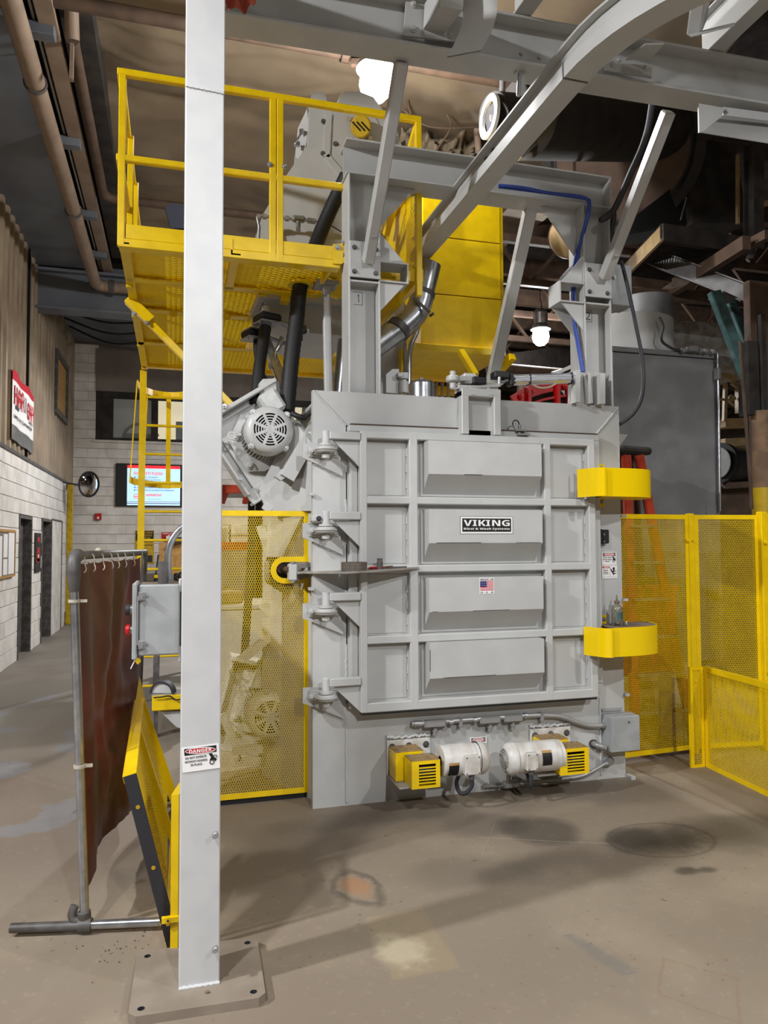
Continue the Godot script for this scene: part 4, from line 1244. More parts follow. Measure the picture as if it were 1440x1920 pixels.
func motor_unit(label: String, right: bool) -> void:
	var zf := -4.494
	var gx0: float = 2.312 if right else 1.346
	var gx1: float = 2.513 if right else 1.522
	var gy0: float = 0.162 if right else 0.168
	var gy1: float = 0.323 if right else 0.328
	var mx0: float = 2.028 if right else 1.548
	var mx1: float = 2.347 if right else 1.782
	var my: float = 0.273 if right else 0.297
	var t := thing("geared_motor", label, "motor", Vector3((gx0 + mx1) / 2.0, gy0, -4.3), "small motors at the cabinet foot")
	# mounting plate with studs
	var px0: float = 2.267 if right else 1.284
	var px1: float = 2.566 if right else 1.572
	var py1: float = 0.375 if right else 0.376
	var mp := part(t, "mounting_plate", G().span(px0, px1, gy0 - 0.03, py1, zf, zf + 0.014, 0.003), M.motor_white)
	var wb := []
	var rng := RandomNumberGenerator.new()
	rng.seed = 5 if right else 6
	for k in 24:
		wb.append(Vector3(lerpf(px0, px1, k / 23.0), py1 + 0.012 + rng.randf_range(-0.006, 0.008), zf + 0.006))
	part(mp, "weld_bead", G().tube(wb, 0.010, 6, true, 0.4), M.grey).set_meta("kind", "stuff")
	for x in [px0 + 0.035, (px0 + px1) / 2.0, px1 - 0.03]:
		bolt(mp, Vector3(x, py1 - 0.04, zf + 0.014), Vector3.BACK, 0.014, M.steel)
	if not right:
		bolt(mp, Vector3(px0 + 0.03, py1 - 0.19, zf + 0.014), Vector3.BACK, 0.014, M.steel)
		bolt(mp, Vector3(px0 + 0.03, gy0 + 0.01, zf + 0.014), Vector3.BACK, 0.014, M.steel)
	# shelf under the gearbox
	var s0 := px0 if not right else gx0 - 0.13
	part(t, "shelf", G().span(s0, gx1 + 0.02, gy0 - 0.012, gy0 + 0.0, zf + 0.01, -4.22, 0.003), M.grey_dusty)
	# rear and front guards; the front one has real louvre slots
	part(t, "rear_guard", G().span(gx0 - (0.05 if not right else 0.03), gx1 - 0.05, gy0 + 0.0, gy1 + 0.012, -4.47, -4.33, 0.004), M.yellow)
	part(t, "rear_guard_top", G().span(gx0 - (0.05 if not right else 0.03), gx1 - 0.05, gy1 + 0.012, gy1 + 0.018, -4.47, -4.33, 0.002), M.dusty_yellow)
	var fg := part(t, "front_guard", G().span(gx0, gx1, gy1 - 0.004, gy1, -4.31, -4.17).span(gx0, gx0 + 0.004, gy0, gy1, -4.31, -4.17).span(gx1 - 0.004, gx1, gy0, gy1, -4.31, -4.17).span(gx0, gx1, gy0, gy0 + 0.004, -4.31, -4.17), M.yellow)
	part(fg, "guard_top_dust", G().span(gx0 + 0.002, gx1 - 0.002, gy1, gy1 + 0.002, -4.31, -4.172), M.dusty_yellow)
	var h := gy1 - gy0
	var l0 := gx0 + (gx1 - gx0) * 0.25
	var l1 := gx0 + (gx1 - gx0) * 0.85
	var face := G().span(gx0, l0, gy0, gy1, -4.172, -4.168).span(l1, gx1, gy0, gy1, -4.172, -4.168)
	face.span(l0, l1, gy1 - h * 0.13, gy1, -4.172, -4.168).span(l0, l1, gy0, gy0 + h * 0.10, -4.172, -4.168)
	for k in 6:
		var y := gy0 + h * (0.10 + 0.072 + k * 0.11)
		face.span(l0, l1, y, y + h * 0.045, -4.172, -4.168)
	part(fg, "louvre_face", face, M.yellow)
	part(fg, "coupling", G().cyl(Vector3(gx0 + 0.02, my - 0.05, -4.24), Vector3(gx1 - 0.02, my - 0.05, -4.24), 0.05, 16).span(gx0 + 0.01, gx1 - 0.01, gy0 + 0.01, gy1 - 0.01, -4.305, -4.28), M.ink_soft)
	for k in 3:
		bolt(fg, Vector3(gx0 + 0.03 + k * (gx1 - gx0 - 0.06) / 2.0, gy1 + 0.002, -4.28), Vector3.UP, 0.007)
	# motor body along x
	var r := 0.094
	var X := Basis(Vector3.UP, Vector3.BACK, Vector3.RIGHT)
	part(t, "motor_body", G().lathe([Vector2(0.03, 0), Vector2(r - 0.006, 0), Vector2(r, 0.006), Vector2(r, mx1 - mx0 - 0.03), Vector2(r - 0.004, mx1 - mx0 - 0.02), Vector2(r - 0.004, mx1 - mx0)], Transform3D(X, Vector3(mx0, my, -4.24)), 32), M.motor_white)
	var ex := mx0 if right else mx1
	var sg := -1.0 if right else 1.0
	var EB := Basis(Vector3.UP, Vector3.BACK * sg, Vector3.RIGHT * sg)
	var ebx := Transform3D(EB, Vector3(ex, my, -4.24))
	var eb := part(t, "end_bell", G().lathe([Vector2(r + 0.004, 0), Vector2(r + 0.004, 0.03), Vector2(r - 0.006, 0.05), Vector2(r * 0.72, 0.062)], ebx, 32, true).ring(ebx * Transform3D(Basis.IDENTITY, Vector3(0, 0, 0.058)), r * 0.64, r * 0.74, 0.004, 32).ring(ebx * Transform3D(Basis.IDENTITY, Vector3(0, 0, 0.058)), r * 0.05, r * 0.2, 0.004, 20), M.motor_white)
	var gr := G()
	for q in [[0.2, 0.24], [0.34, 0.38], [0.48, 0.52], [0.62, 0.66]]:
		gr.ring(ebx * Transform3D(Basis.IDENTITY, Vector3(0, 0, 0.058)), r * q[0], r * q[1], 0.004, 24)
	for k in 12:
		var a := TAU * k / 12.0
		gr.ring(ebx * Transform3D(Basis.IDENTITY, Vector3(0, 0, 0.0585)), r * 0.18, r * 0.68, 0.003, 1, a, a + 0.10)
	part(eb, "fan_grille", gr, M.motor_white)
	part(eb, "fan", G().cyl(ebx * Vector3(0, 0, 0.035), ebx * Vector3(0, 0, 0.04), r * 0.7, 24), M.dark)
	# terminal box, cable and rating plate
	var bx0: float = 2.067 if right else 1.665
	var bx1: float = 2.142 if right else 1.763
	var by0: float = 0.223 if right else 0.232
	var by1: float = 0.328 if right else 0.344
	var tb := part(t, "terminal_box", G().span(bx0, bx1, by0, by1, -4.18, -4.125, 0.004), M.motor_white)
	for q in [[bx0 + 0.01, by0 + 0.01], [bx1 - 0.01, by0 + 0.01], [bx0 + 0.01, by1 - 0.01], [bx1 - 0.01, by1 - 0.01]]:
		bolt(tb, Vector3(q[0], q[1], -4.125), Vector3.BACK, 0.003, M.steel)
	var cx := (bx0 + bx1) / 2.0
	part(tb, "cable_gland", G().cyl(Vector3(cx, by0, -4.15), Vector3(cx, by0 - 0.03, -4.15), 0.018, 8), M.steel)
	var pth := []
	if right:
		pth = spline([Vector3(cx, by0 - 0.03, -4.15), Vector3(cx - 0.005, by0 - 0.09, -4.15), Vector3(cx + 0.02, by0 - 0.12, -4.19), Vector3(cx + 0.04, by0 - 0.09, -4.26), Vector3(cx + 0.035, by0 - 0.05, -4.33), Vector3(cx - 0.03, by0 - 0.06, -4.43)])
	else:
		pth = spline([Vector3(cx, by0 - 0.03, -4.15), Vector3(cx, by0 - 0.07, -4.15), Vector3(cx - 0.03, by0 - 0.115, -4.17), Vector3(cx - 0.055, by0 - 0.12, -4.21), Vector3(cx - 0.05, by0 - 0.08, -4.27), Vector3(cx + 0.01, by0 - 0.05, -4.36), Vector3(cx + 0.045, by0 - 0.045, -4.46)])
	part(tb, "cable", G().tube(pth, 0.0125, 10), M.ink_soft)
	var nx: float = 2.214 if right else 1.603
	var ny := my + 0.01 if right else my - 0.055
	part(t, "rating_plate", G().lathe([Vector2(r + 0.002, -0.032), Vector2(r + 0.002, 0.032)], Transform3D(X, Vector3(nx, my, -4.24)), 6, true, PI / 2 - 0.45 - (0.0 if right else -0.5), PI / 2 + 0.35 + (0.0 if not right else 0.0) + (0.5 if not right else 0.0)), M.black)
	part(t, "rating_plate_band", G().lathe([Vector2(r + 0.003, -0.032), Vector2(r + 0.003, 0.032)], Transform3D(X, Vector3(nx, my, -4.24)), 3, true, (PI / 2 - 0.62) if right else (PI / 2 - 0.1), (PI / 2 - 0.45) if right else (PI / 2 + 0.05)), M.wood)


func curve_guard(t: Node3D, y0: float, y1: float, arcs: Array) -> void:
	for a in arcs:
		var o := []
		var i := []
		for p in a:
			o.append(p)
		var g := G()
		var n: int = o.size()
		var nn := []
		for k in n:
			var d: Vector2 = (o[mini(k + 1, n - 1)] - o[maxi(k - 1, 0)]).normalized()
			nn.append(Vector2(-d.y, d.x))
		for k in n - 1:
			var A: Vector2 = o[k]
			var B: Vector2 = o[k + 1]
			var C: Vector2 = B - nn[k + 1] * 0.006
			var D: Vector2 = A - nn[k] * 0.006
			var n0 := Vector3(nn[k].x, 0, nn[k].y)
			var n1 := Vector3(nn[k + 1].x, 0, nn[k + 1].y)
			g.sq(Vector3(A.x, y0, A.y), Vector3(B.x, y0, B.y), Vector3(B.x, y1, B.y), Vector3(A.x, y1, A.y), n0, n1, n1, n0)
			g.sq(Vector3(D.x, y0, D.y), Vector3(C.x, y0, C.y), Vector3(C.x, y1, C.y), Vector3(D.x, y1, D.y), -n0, -n1, -n1, -n0)
			g.quad(Vector3(A.x, y1, A.y), Vector3(B.x, y1, B.y), Vector3(C.x, y1, C.y), Vector3(D.x, y1, D.y), Vector3.UP)
			g.quad(Vector3(A.x, y0, A.y), Vector3(B.x, y0, B.y), Vector3(C.x, y0, C.y), Vector3(D.x, y0, D.y), Vector3.DOWN)
		part(t, "curved_skirt", g, M.gloss)


func build_guards() -> void:
	for k in 2:
		var y0 := 1.905 if k == 0 else 0.865
		var y1 := 2.092 if k == 0 else 1.052
		var dx := 0.0 if k == 0 else 0.03
		var t := thing("clamp_guard", "yellow curved sheet guard high on the right cabinet edge, highlights on its left leaf" if k == 0 else "yellow curved sheet guard with a dusty top carrying a bottle", "guard", Vector3(2.9, y0, -4.4), "curved clamp guards")
		var left := []
		var right := []
		for i in 17:
			var u := i / 16.0
			left.append(Vector2(2.585 + dx + 0.108 * u, -4.37 + 0.165 * sin(u * 1.75)))
			right.append(Vector2(3.165 + dx - 0.462 * u, -4.50 + 0.274 * sqrt(maxf(0.0, 1.0 - pow(1.0 - u, 4.0)))))
		right.reverse()
		left.reverse()
		right.reverse()
		var rr := [Vector2(3.157 + dx, -4.55)] + right
		curve_guard(t, y0, y1, [left, rr])
		var top := [Vector3(3.157 + dx, 0, -4.55)]
		for p in right:
			top.append(Vector3(p.x, 0, p.y))
		top.append(Vector3(2.77 + dx, 0, -4.49))
		var up := []
		var lo := []
		for p in top:
			up.append(p + Vector3(0, y1 - 0.004, 0))
			lo.append(p + Vector3(0, y0 + 0.004, 0))
		part(t, "top_plate", G().plate(up, Vector3(0, -0.004, 0)), M.dust if k == 1 else M.yellow)
		part(t, "bottom_plate", G().plate(lo, Vector3(0, -0.004, 0)), M.yellow)
		for y in [y1 + 0.012, y0 - 0.035]:
			part(t, "fixing_tab", G().span(2.82, 2.86, y - 0.02, y + 0.045, -4.494, -4.488, 0.002), M.yellow)
			bolt(t, Vector3(2.84, y + 0.015, -4.488), Vector3.BACK, 0.010)
		pass
	var b := Vector3(2.885, 1.052, -4.40)
	var up := Basis(Vector3.RIGHT, Vector3.FORWARD, Vector3.UP)
	var bt := thing("squeeze_bottle", "dirty clear squeeze bottle with a nozzle on the lower yellow guard", "bottle", b)
	part(bt, "body", G().lathe([Vector2(0, 0), Vector2(0.034, 0), Vector2(0.038, 0.006), Vector2(0.038, 0.10), Vector2(0.036, 0.115), Vector2(0.024, 0.13), Vector2(0.014, 0.135), Vector2(0.014, 0.142)], Transform3D(up, b), 24, true), paint(Color(0.50, 0.48, 0.42), Color(0.38, 0.365, 0.32), 0.25, 0.06, 42))
	part(bt, "collar", G().cyl(b + Vector3(0, 0.14, 0), b + Vector3(0, 0.158, 0), 0.018, 16), M.dust)
	part(bt, "nozzle", G().cyl(b + Vector3(0, 0.158, 0), b + Vector3(0, 0.20, 0), 0.008, 10, 0.003), M.dust)
	part(bt, "label_patch", G().lathe([Vector2(0.0388, 0.03), Vector2(0.0388, 0.085)], Transform3D(up, b), 8, true, -2.2, -1.0), M.teal)
	var nm := ["small cap screw left of the bottle on the lower yellow guard", "small dark fitting in front of the bottle on the lower yellow guard", "small bright nut right of the bottle on the lower yellow guard"]
	var ps := [Vector3(2.835, 1.052, -4.37), Vector3(2.875, 1.052, -4.335), Vector3(2.925, 1.052, -4.355)]
	for i in 3:
		single("loose_fitting", G().cyl(ps[i], ps[i] + Vector3(0, 0.014, 0), 0.012, 6).cyl(ps[i] + Vector3(0, 0.012, 0), ps[i] + Vector3(0.006, 0.024, 0.0), 0.006, 8), M.zinc if i == 2 else M.steel, nm[i], "fastener", "loose fittings by the bottle")


func build_top_gear() -> void:
	# door head linkage and the pneumatic cylinder on the cabinet roof
	var t := thing("slot_linkage", "grey pivoting link with black pads on top of the door head", "linkage", Vector3(1.898, 2.562, -4.42))
	part(t, "bracket", G().span(1.749, 2.032, 2.60, 2.624, -4.48, -4.40, 0.004), M.grey)
	part(t, "top_plate", G().plate([Vector3(1.698, 2.6, -4.4), Vector3(2.035, 2.631, -4.38), Vector3(2.147, 2.7, -4.52), Vector3(1.824, 2.679, -4.56)], Vector3(0, -0.012, 0)), M.grey)
	for u in [Vector3(1.828, 2.585, -4.395), Vector3(1.951, 2.591, -4.395)]:
		part(t, "gusset", G().plate([u + Vector3(-0.006, 0.03, 0), u + Vector3(0.008, 0.03, 0), u + Vector3(0.03, -0.03, 0.03), u + Vector3(-0.004, -0.03, 0.03)], Vector3(0, 0, -0.01)), M.grey)
	var k := Vector3(1.721, 2.661, -4.42)
	part(t, "knuckle", G().cyl(k + Vector3(0, -0.02, 0), k + Vector3(0, 0.02, 0), 0.045, 20, -1.0, 0.008).cyl(k + Vector3(0, 0.02, 0), k + Vector3(0, 0.05, 0), 0.02, 12).cyl(k + Vector3(0, -0.06, 0), k + Vector3(0, -0.02, 0), 0.022, 12), M.grey)
	part(t, "link_arm", G().bar(k, Vector3(1.897, 2.679, -4.46), 0.06, 0.03).span(1.799, 1.889, 2.641, 2.708, -4.50, -4.42, 0.008), M.grey)
	part(t, "pad", G().span(1.854, 1.951, 2.636, 2.685, -4.46, -4.40, 0.008), M.rubber)
	part(t, "pad", G().span(2.015, 2.123, 2.689, 2.736, -4.50, -4.42, 0.008), M.rubber)
	part(t, "rod_end", G().cyl(Vector3(2.05, 2.636, -4.43), Vector3(2.051, 2.696, -4.43), 0.012, 10).cyl(Vector3(2.051, 2.657, -4.43), Vector3(2.122, 2.683, -4.45), 0.009, 8), M.zinc)
	var c := thing("pneumatic_cylinder", "shiny aluminium pneumatic cylinder on the cabinet roof beside the door head", "cylinder", Vector3(2.379, 2.706, -4.47))
	var a := Vector3(2.162, 2.69, -4.47)
	var b := Vector3(2.651, 2.732, -4.47)
	part(c, "barrel", G().bar(a, b, 0.062, 0.066, Vector3.UP, 0.014), flat(Color(0.86, 0.86, 0.87), 0.22, 0.9))
	part(c, "barrel_rib", G().bar(a + Vector3(0, 0.015, 0.028), b + Vector3(0, 0.015, 0.028), 0.012, 0.008).bar(a + Vector3(0, -0.012, 0.028), b + Vector3(0, -0.012, 0.028), 0.012, 0.008), M.galv)
	part(c, "head_block", G().bar(Vector3(2.131, 2.688, -4.47), a, 0.075, 0.08, Vector3.UP, 0.006), M.black)
	part(c, "tie", G().bar(Vector3(2.28, 2.7, -4.47), Vector3(2.288, 2.7, -4.47), 0.07, 0.074), M.black)
	part(c, "tie", G().bar(Vector3(2.593, 2.725, -4.47), Vector3(2.602, 2.726, -4.47), 0.07, 0.074), M.black)
	part(c, "air_line", G().tube(spline([Vector3(2.293, 2.668, -4.45), Vector3(2.351, 2.643, -4.44), Vector3(2.422, 2.651, -4.44), Vector3(2.48, 2.682, -4.45)]), 0.006, 8), M.rope)
	# trestle that holds the cylinder beside the right leg
	var s := thing("cylinder_stand", "grey folded plate stand holding the cylinder against the right portal leg", "bracket", Vector3(2.739, 2.556, -4.45))
	part(s, "side_plate", G().plate([Vector3(2.62, 2.777, -4.43), Vector3(2.653, 2.779, -4.43), Vector3(2.649, 2.559, -4.43), Vector3(2.616, 2.557, -4.43)], Vector3(0, 0, -0.11)), M.grey)
	part(s, "back_plate", G().plate([Vector3(2.706, 2.791, -4.52), Vector3(2.904, 2.792, -4.52), Vector3(2.9, 2.577, -4.52), Vector3(2.702, 2.574, -4.52)], Vector3(0, 0, -0.01)), M.grey)
	part(s, "side_plate", G().plate([Vector3(2.805, 2.766, -4.43), Vector3(2.846, 2.768, -4.43), Vector3(2.842, 2.557, -4.43), Vector3(2.801, 2.555, -4.43)], Vector3(0, 0, -0.09)), M.grey)
	part(s, "rib", G().plate([Vector3(2.722, 2.776, -4.45), Vector3(2.739, 2.777, -4.45), Vector3(2.759, 2.56, -4.45), Vector3(2.735, 2.559, -4.45)], Vector3(0, 0, -0.06)), M.grey)
	# roller bracket at the left
	var r := thing("roller_bracket", "grey bent bracket with a guide roller on the cabinet roof left of the door head", "bracket", Vector3(1.432, 2.618, -4.7))
	part(r, "plate", G().plate([Vector3(1.354, 2.611, -4.7), Vector3(1.354, 2.733, -4.7), Vector3(1.399, 2.772, -4.7), Vector3(1.444, 2.774, -4.7), Vector3(1.443, 2.608, -4.7)], Vector3(0, 0, -0.08)), M.grey)
	part(r, "roller", G().cyl(Vector3(1.47, 2.609, -4.68), Vector3(1.471, 2.685, -4.68), 0.033, 18).cyl(Vector3(1.471, 2.685, -4.68), Vector3(1.471, 2.703, -4.68), 0.02, 12).cyl(Vector3(1.471, 2.703, -4.68), Vector3(1.471, 2.735, -4.68), 0.035, 18, 0.028), M.grey)
	part(r, "cap", G().bar(Vector3(1.423, 2.725, -4.68), Vector3(1.497, 2.733, -4.68), 0.05, 0.03, Vector3.UP, 0.004), M.grey)


# ---------------------------------------------------------------- steelwork above the cabinet
func build_portal() -> void:
	var t := thing("steel_portal", "grey steel portal of two wide-flange legs and a beam standing on the cabinet", "frame", Vector3(2.0, 2.53, -4.6))
	for k in 2:
		var x0 := 1.052 if k == 0 else 2.735
		var x1 := 1.262 if k == 0 else 2.950
		var sd := 1.0 if k == 0 else -1.0
		var xi := x1 if k == 0 else x0
		var g := G()
		g.span(x0, x0 + 0.012, 2.53, 3.97, -4.70, -4.50, 0.002).span(x1 - 0.012, x1, 2.53, 3.97, -4.70, -4.50, 0.002).span(x0 + 0.012, x1 - 0.012, 2.53, 3.97, -4.605, -4.595)
		var leg := part(t, "leg", g, M.grey)
		part(leg, "stiffener", G().span(x0 + 0.01, x1 - 0.01, 3.27, 3.282, -4.60, -4.505), M.grey)
		var y0: float = 3.293 if k == 0 else 3.315
		var y1: float = 3.528 if k == 0 else 3.555
		var bp := part(leg, "bolted_plate", G().span(x0 + 0.004, x1 - 0.002, y0, y1, -4.50, -4.486, 0.003), M.grey)
		for q in [[0.035, 0.035], [0.175, 0.035], [0.035, 0.19], [0.175, 0.19]]:
			bolt(bp, Vector3(x0 + q[0], y0 + q[1], -4.486), Vector3.BACK, 0.011, M.steel)
		# stub bracket with gussets, on the inner side
		var a := 0.0
		var by0: float = 3.286 if k == 0 else 3.268
		var by1: float = 3.422 if k == 0 else 3.414
		var bw := 0.19
		var xo := xi + sd * bw
		var br := part(t, "stub_bracket", G().span(minf(xi, xo), maxf(xi, xo), by1 - 0.01, by1, -4.66, -4.50).span(minf(xi, xo), maxf(xi, xo), by0, by0 + 0.01, -4.66, -4.50).span(minf(xo, xo - sd * 0.01), maxf(xo, xo - sd * 0.01), by0 + 0.01, by1 - 0.01, -4.66, -4.50), M.grey)
		for z in [-4.515, -4.645]:
			part(br, "gusset", G().plate([Vector3(xi, by1, z), Vector3(xo - sd * 0.02, by1, z), Vector3(xi, by1 + 0.19, z)], Vector3(0, 0, -0.01)), M.grey)
			part(br, "gusset", G().plate([Vector3(xi, by0, z), Vector3(xo - sd * 0.02, by0, z), Vector3(xi, by0 - 0.19, z)], Vector3(0, 0, -0.01)), M.grey)
		# corner gusset under the beam
		part(t, "corner_gusset", G().plate([Vector3(xi, 3.965, -4.605), Vector3(xi + sd * 0.27, 3.965, -4.605), Vector3(xi, 3.62 if k == 1 else 3.66, -4.605)], Vector3(0, 0, 0.01)), M.grey)
		# weld-drawn leg number
		text(leg, str(k + 1), Vector3(x0 + 0.085, y0 - 0.10, -4.594), 0.012 if k == 0 else 0.035, 0.055, M.ink_soft, Vector3.BACK, false, 0.0, "leg_number")
		var ln := G()
		var nx := x0 + 0.085
		for q in [[-0.03, 0.03, 0.04, 0.042], [-0.03, 0.03, -0.042, -0.04], [0.028, 0.03, -0.042, 0.042]]:
			ln.span(nx + q[0], nx + q[1], y0 - 0.10 + q[2], y0 - 0.10 + q[3], -4.595, -4.593)
		part(leg, "number_outline", ln, M.ink_soft)
	var bm := part(t, "beam", G().span(1.04, 2.96, 3.975, 4.20, -4.605, -4.595).span(1.04, 2.96, 4.188, 4.20, -4.70, -4.50, 0.002).span(1.04, 2.96, 3.97, 3.982, -4.70, -4.50, 0.002), M.grey)
	part(bm, "end_plate", G().span(2.955, 2.967, 3.97, 4.20, -4.70, -4.50), M.grey)
	# braces: two forward to the runway beam, one back to the cabinet roof
	for k in 2:
		var p := Vector3(1.171, 3.388, -4.47) if k == 0 else Vector3(2.877, 3.448, -4.47)
		var q := Vector3(1.16, 4.20, -3.70) if k == 0 else Vector3(2.85, 4.20, -3.71)
		var br := part(t, "brace", G().bar(p, q, 0.07, 0.075, Vector3.UP, 0.008), M.grey)
		var d := (q - p).normalized()
		part(br, "brace_number", G().box(p + d * 0.16 + Vector3(0, 0.0, 0.04), Vector3(0.03, 0.05, 0.004), Basis.looking_at(Vector3(0, -0.5, -0.8))), M.grey_dusty)
	part(t, "brace", G().bar(Vector3(2.418, 4.027, -4.64), Vector3(2.47, 2.53, -5.72), 0.085, 0.075, Vector3.UP, 0.006), M.grey)
	# small boxes and hose on the outside of the right leg
	var j := thing("relay_box", "narrow grey box fixed to the outside of the right portal leg", "box", Vector3(3.088, 3.307, -4.6))
	part(j, "case", G().span(2.955, 3.176, 3.308, 3.61, -4.74, -4.58, 0.006), M.box_grey)
	bolt(j, Vector3(3.024, 3.505, -4.57), Vector3.BACK, 0.008)
	single("flexible_hose", G().tube(spline([Vector3(2.93, 4.75, -3.9), Vector3(3.0, 4.348, -4.118), Vector3(2.95, 4.086, -4.262), Vector3(2.926, 3.914, -4.42), Vector3(2.857, 3.859, -4.46), Vector3(2.978, 3.937, -4.5), Vector3(3.018, 3.797, -4.62)], 8), 0.022, 10), M.ink_soft, "dark flexible conduit looping down beside the right brace", "hose")
	single("grey_hose", G().tube(spline([Vector3(3.036, 3.597, -4.5), Vector3(3.042, 3.426, -4.45), Vector3(3.08, 3.155, -4.42), Vector3(3.138, 2.858, -4.42), Vector3(3.129, 2.633, -4.42), Vector3(3.071, 2.503, -4.44), Vector3(3.008, 2.434, -4.52)], 8), 0.013, 10), M.ink_soft, "long grey hose hanging in an arc down the right leg to the cabinet corner", "hose")
	single("blue_air_lines", G().tube(spline([Vector3(2.095, 4.022, -4.5), Vector3(2.269, 4.025, -4.49), Vector3(2.47, 4.014, -4.49), Vector3(2.692, 4.014, -4.48), Vector3(2.76, 3.981, -4.47), Vector3(2.752, 3.863, -4.48), Vector3(2.728, 3.755, -4.5), Vector3(2.724, 3.626, -4.56), Vector3(2.707, 3.44, -4.58), Vector3(2.695, 3.166, -4.56), Vector3(2.701, 2.967, -4.52), Vector3(2.707, 2.782, -4.48)], 6), 0.011, 8).tube(spline([Vector3(2.1, 4.016, -4.51), Vector3(2.698, 4.008, -4.49), Vector3(2.767, 3.962, -4.46), Vector3(2.75, 3.795, -4.5), Vector3(2.713, 3.628, -4.57), Vector3(2.69, 3.438, -4.58), Vector3(2.688, 3.169, -4.57), Vector3(2.694, 2.969, -4.53), Vector3(2.701, 2.784, -4.49)], 6), 0.008, 8), M.blue, "bundle of blue plastic air lines tied along the portal beam and right leg", "air lines")


func build_overhead() -> void:
	# runway beam that carries the curved rail
	var t := thing("runway_beam", "heavy grey steel beam crossing the top of the view", "beam", Vector3(2.0, 4.2, -3.65))
	part(t, "beam", G().ibeam(Vector3(0.10, 4.335, -3.67), Vector3(6.0, 4.335, -3.50), 0.27, 0.17, Vector3.UP, 0.016, 0.012), M.grey)
	part(t, "carrier_arm", G().bar(Vector3(0.10, 4.335, -2.86), Vector3(0.10, 4.335, -3.66), 0.12, 0.24), M.grey)
	for x in [1.80, 3.03]:
		part(t, "cross_beam", G().ibeam(Vector3(x, 4.60, -3.62), Vector3(x + (0.06 if x < 2 else -0.04), 4.60, -2.3), 0.25, 0.10, Vector3.UP, 0.012, 0.01), M.grey)
	part(t, "cross_beam", G().ibeam(Vector3(1.15, 4.74, -2.75), Vector3(4.2, 4.74, -2.75), 0.25, 0.12, Vector3.UP, 0.012, 0.01), M.grey)
	var jp := part(t, "joint_plate", G().plate([Vector3(1.152, 4.488, -3.58), Vector3(1.476, 4.547, -3.57), Vector3(1.473, 4.276, -3.57), Vector3(1.136, 4.26, -3.58)], Vector3(0, 0, -0.012)), M.grey)
	for q in [Vector3(1.188, 4.434, -3.575), Vector3(1.187, 4.301, -3.575), Vector3(1.394, 4.302, -3.57)]:
		bolt(jp, q, Vector3.BACK, 0.013, M.grey)
	part(jp, "stub_arm", G().bar(Vector3(1.301, 4.368, -3.56), Vector3(1.299, 4.306, -3.3), 0.12, 0.12), M.grey)
	var jq := part(t, "joint_plate", G().plate([Vector3(2.279, 4.276, -3.52), Vector3(2.593, 4.314, -3.51), Vector3(2.588, 4.241, -3.51), Vector3(2.285, 4.235, -3.52)], Vector3(0, 0, -0.012)), M.grey)
	for q in [Vector3(2.34, 4.278, -3.515), Vector3(2.378, 4.306, -3.515), Vector3(2.551, 4.284, -3.51)]:
		bolt(jq, q, Vector3.BACK, 0.012, M.grey)
	part(jq, "diagonal_web", G().plate([Vector3(2.403, 4.31, -3.5), Vector3(2.326, 4.209, -3.2), Vector3(2.438, 4.207, -3.2), Vector3(2.547, 4.341, -3.45)], Vector3(0, -0.01, 0)), M.grey)
	# curved monorail: box track straight into the roof slot, then bending right
	var r := thing("monorail_track", "grey box-section monorail track curving down from the upper right into the portal", "track", Vector3(1.82, 3.8, -4))
	var path := [Vector3(1.819, 0, -5.4), Vector3(1.819, 0, -3.04)]
	for i in range(1, 17):
		var a := i * PI / 2.0 / 16.0
		path.append(Vector3(1.819 + 1.08 * (1.0 - cos(a)), 0, -3.04 + 1.08 * sin(a)))
	path.append(Vector3(4.6, 0, -1.96))
	var secs := [[0.064, 3.80, 3.868, "lower_box"], [0.012, 3.868, 3.975, "web"], [0.05, 3.972, 3.984, "top_flange"]]
	for s in secs:
		var g := G()
		for i in path.size() - 1:
			var A: Vector3 = path[i]
			var B: Vector3 = path[i + 1]
			var da: Vector3 = Vector3.BACK if i < 2 else (path[i + 1] - path[i - 1]).normalized()
			var db: Vector3 = Vector3.BACK if i == 0 else (path[mini(i + 2, path.size() - 1)] - path[i]).normalized()
			var na := Vector3(-da.z, 0, da.x)
			var nb := Vector3(-db.z, 0, db.x)
			var w: float = s[0]
			var lo := Vector3(0, s[1], 0)
			var hi := Vector3(0, s[2], 0)
			g.sq(A + na * w + lo, B + nb * w + lo, B + nb * w + hi, A + na * w + hi, na, nb, nb, na)
			g.sq(A - na * w + lo, B - nb * w + lo, B - nb * w + hi, A - na * w + hi, -na, -nb, -nb, -na)
			g.quad(A + na * w + lo, B + nb * w + lo, B - nb * w + lo, A - na * w + lo, Vector3.DOWN)
			g.quad(A + na * w + hi, B + nb * w + hi, B - nb * w + hi, A - na * w + hi, Vector3.UP)
		part(r, s[3], g, M.grey)
	part(r, "weld_joint", G().span(1.752, 1.886, 3.797, 3.872, -3.045, -3.036), M.steel)
	for z in [-3.95, -4.05]:
		bolt(r, Vector3(1.807, 3.93, z), Vector3.LEFT, 0.013, M.steel)
	# hanger of the track at the runway beam
	var hg := thing("track_hanger", "grey bolted hanger rod dropping from the overhead beam beside the track", "hanger", Vector3(1.811, 4.118, -3.6))
	part(hg, "strap", G().plate([Vector3(1.783, 4.185, -3.6), Vector3(1.803, 4.261, -3.6), Vector3(1.848, 4.263, -3.6), Vector3(1.839, 4.077, -3.6), Vector3(1.81, 4.063, -3.6), Vector3(1.809, 4.214, -3.6)], Vector3(0, 0, -0.02)), M.grey)
	part(hg, "rod", G().cyl(Vector3(1.808, 4.178, -3.6), Vector3(1.8, 4.056, -3.6), 0.011, 10), M.zinc)
	bolt(hg, Vector3(1.807, 4.276, -3.575), Vector3.BACK, 0.01)
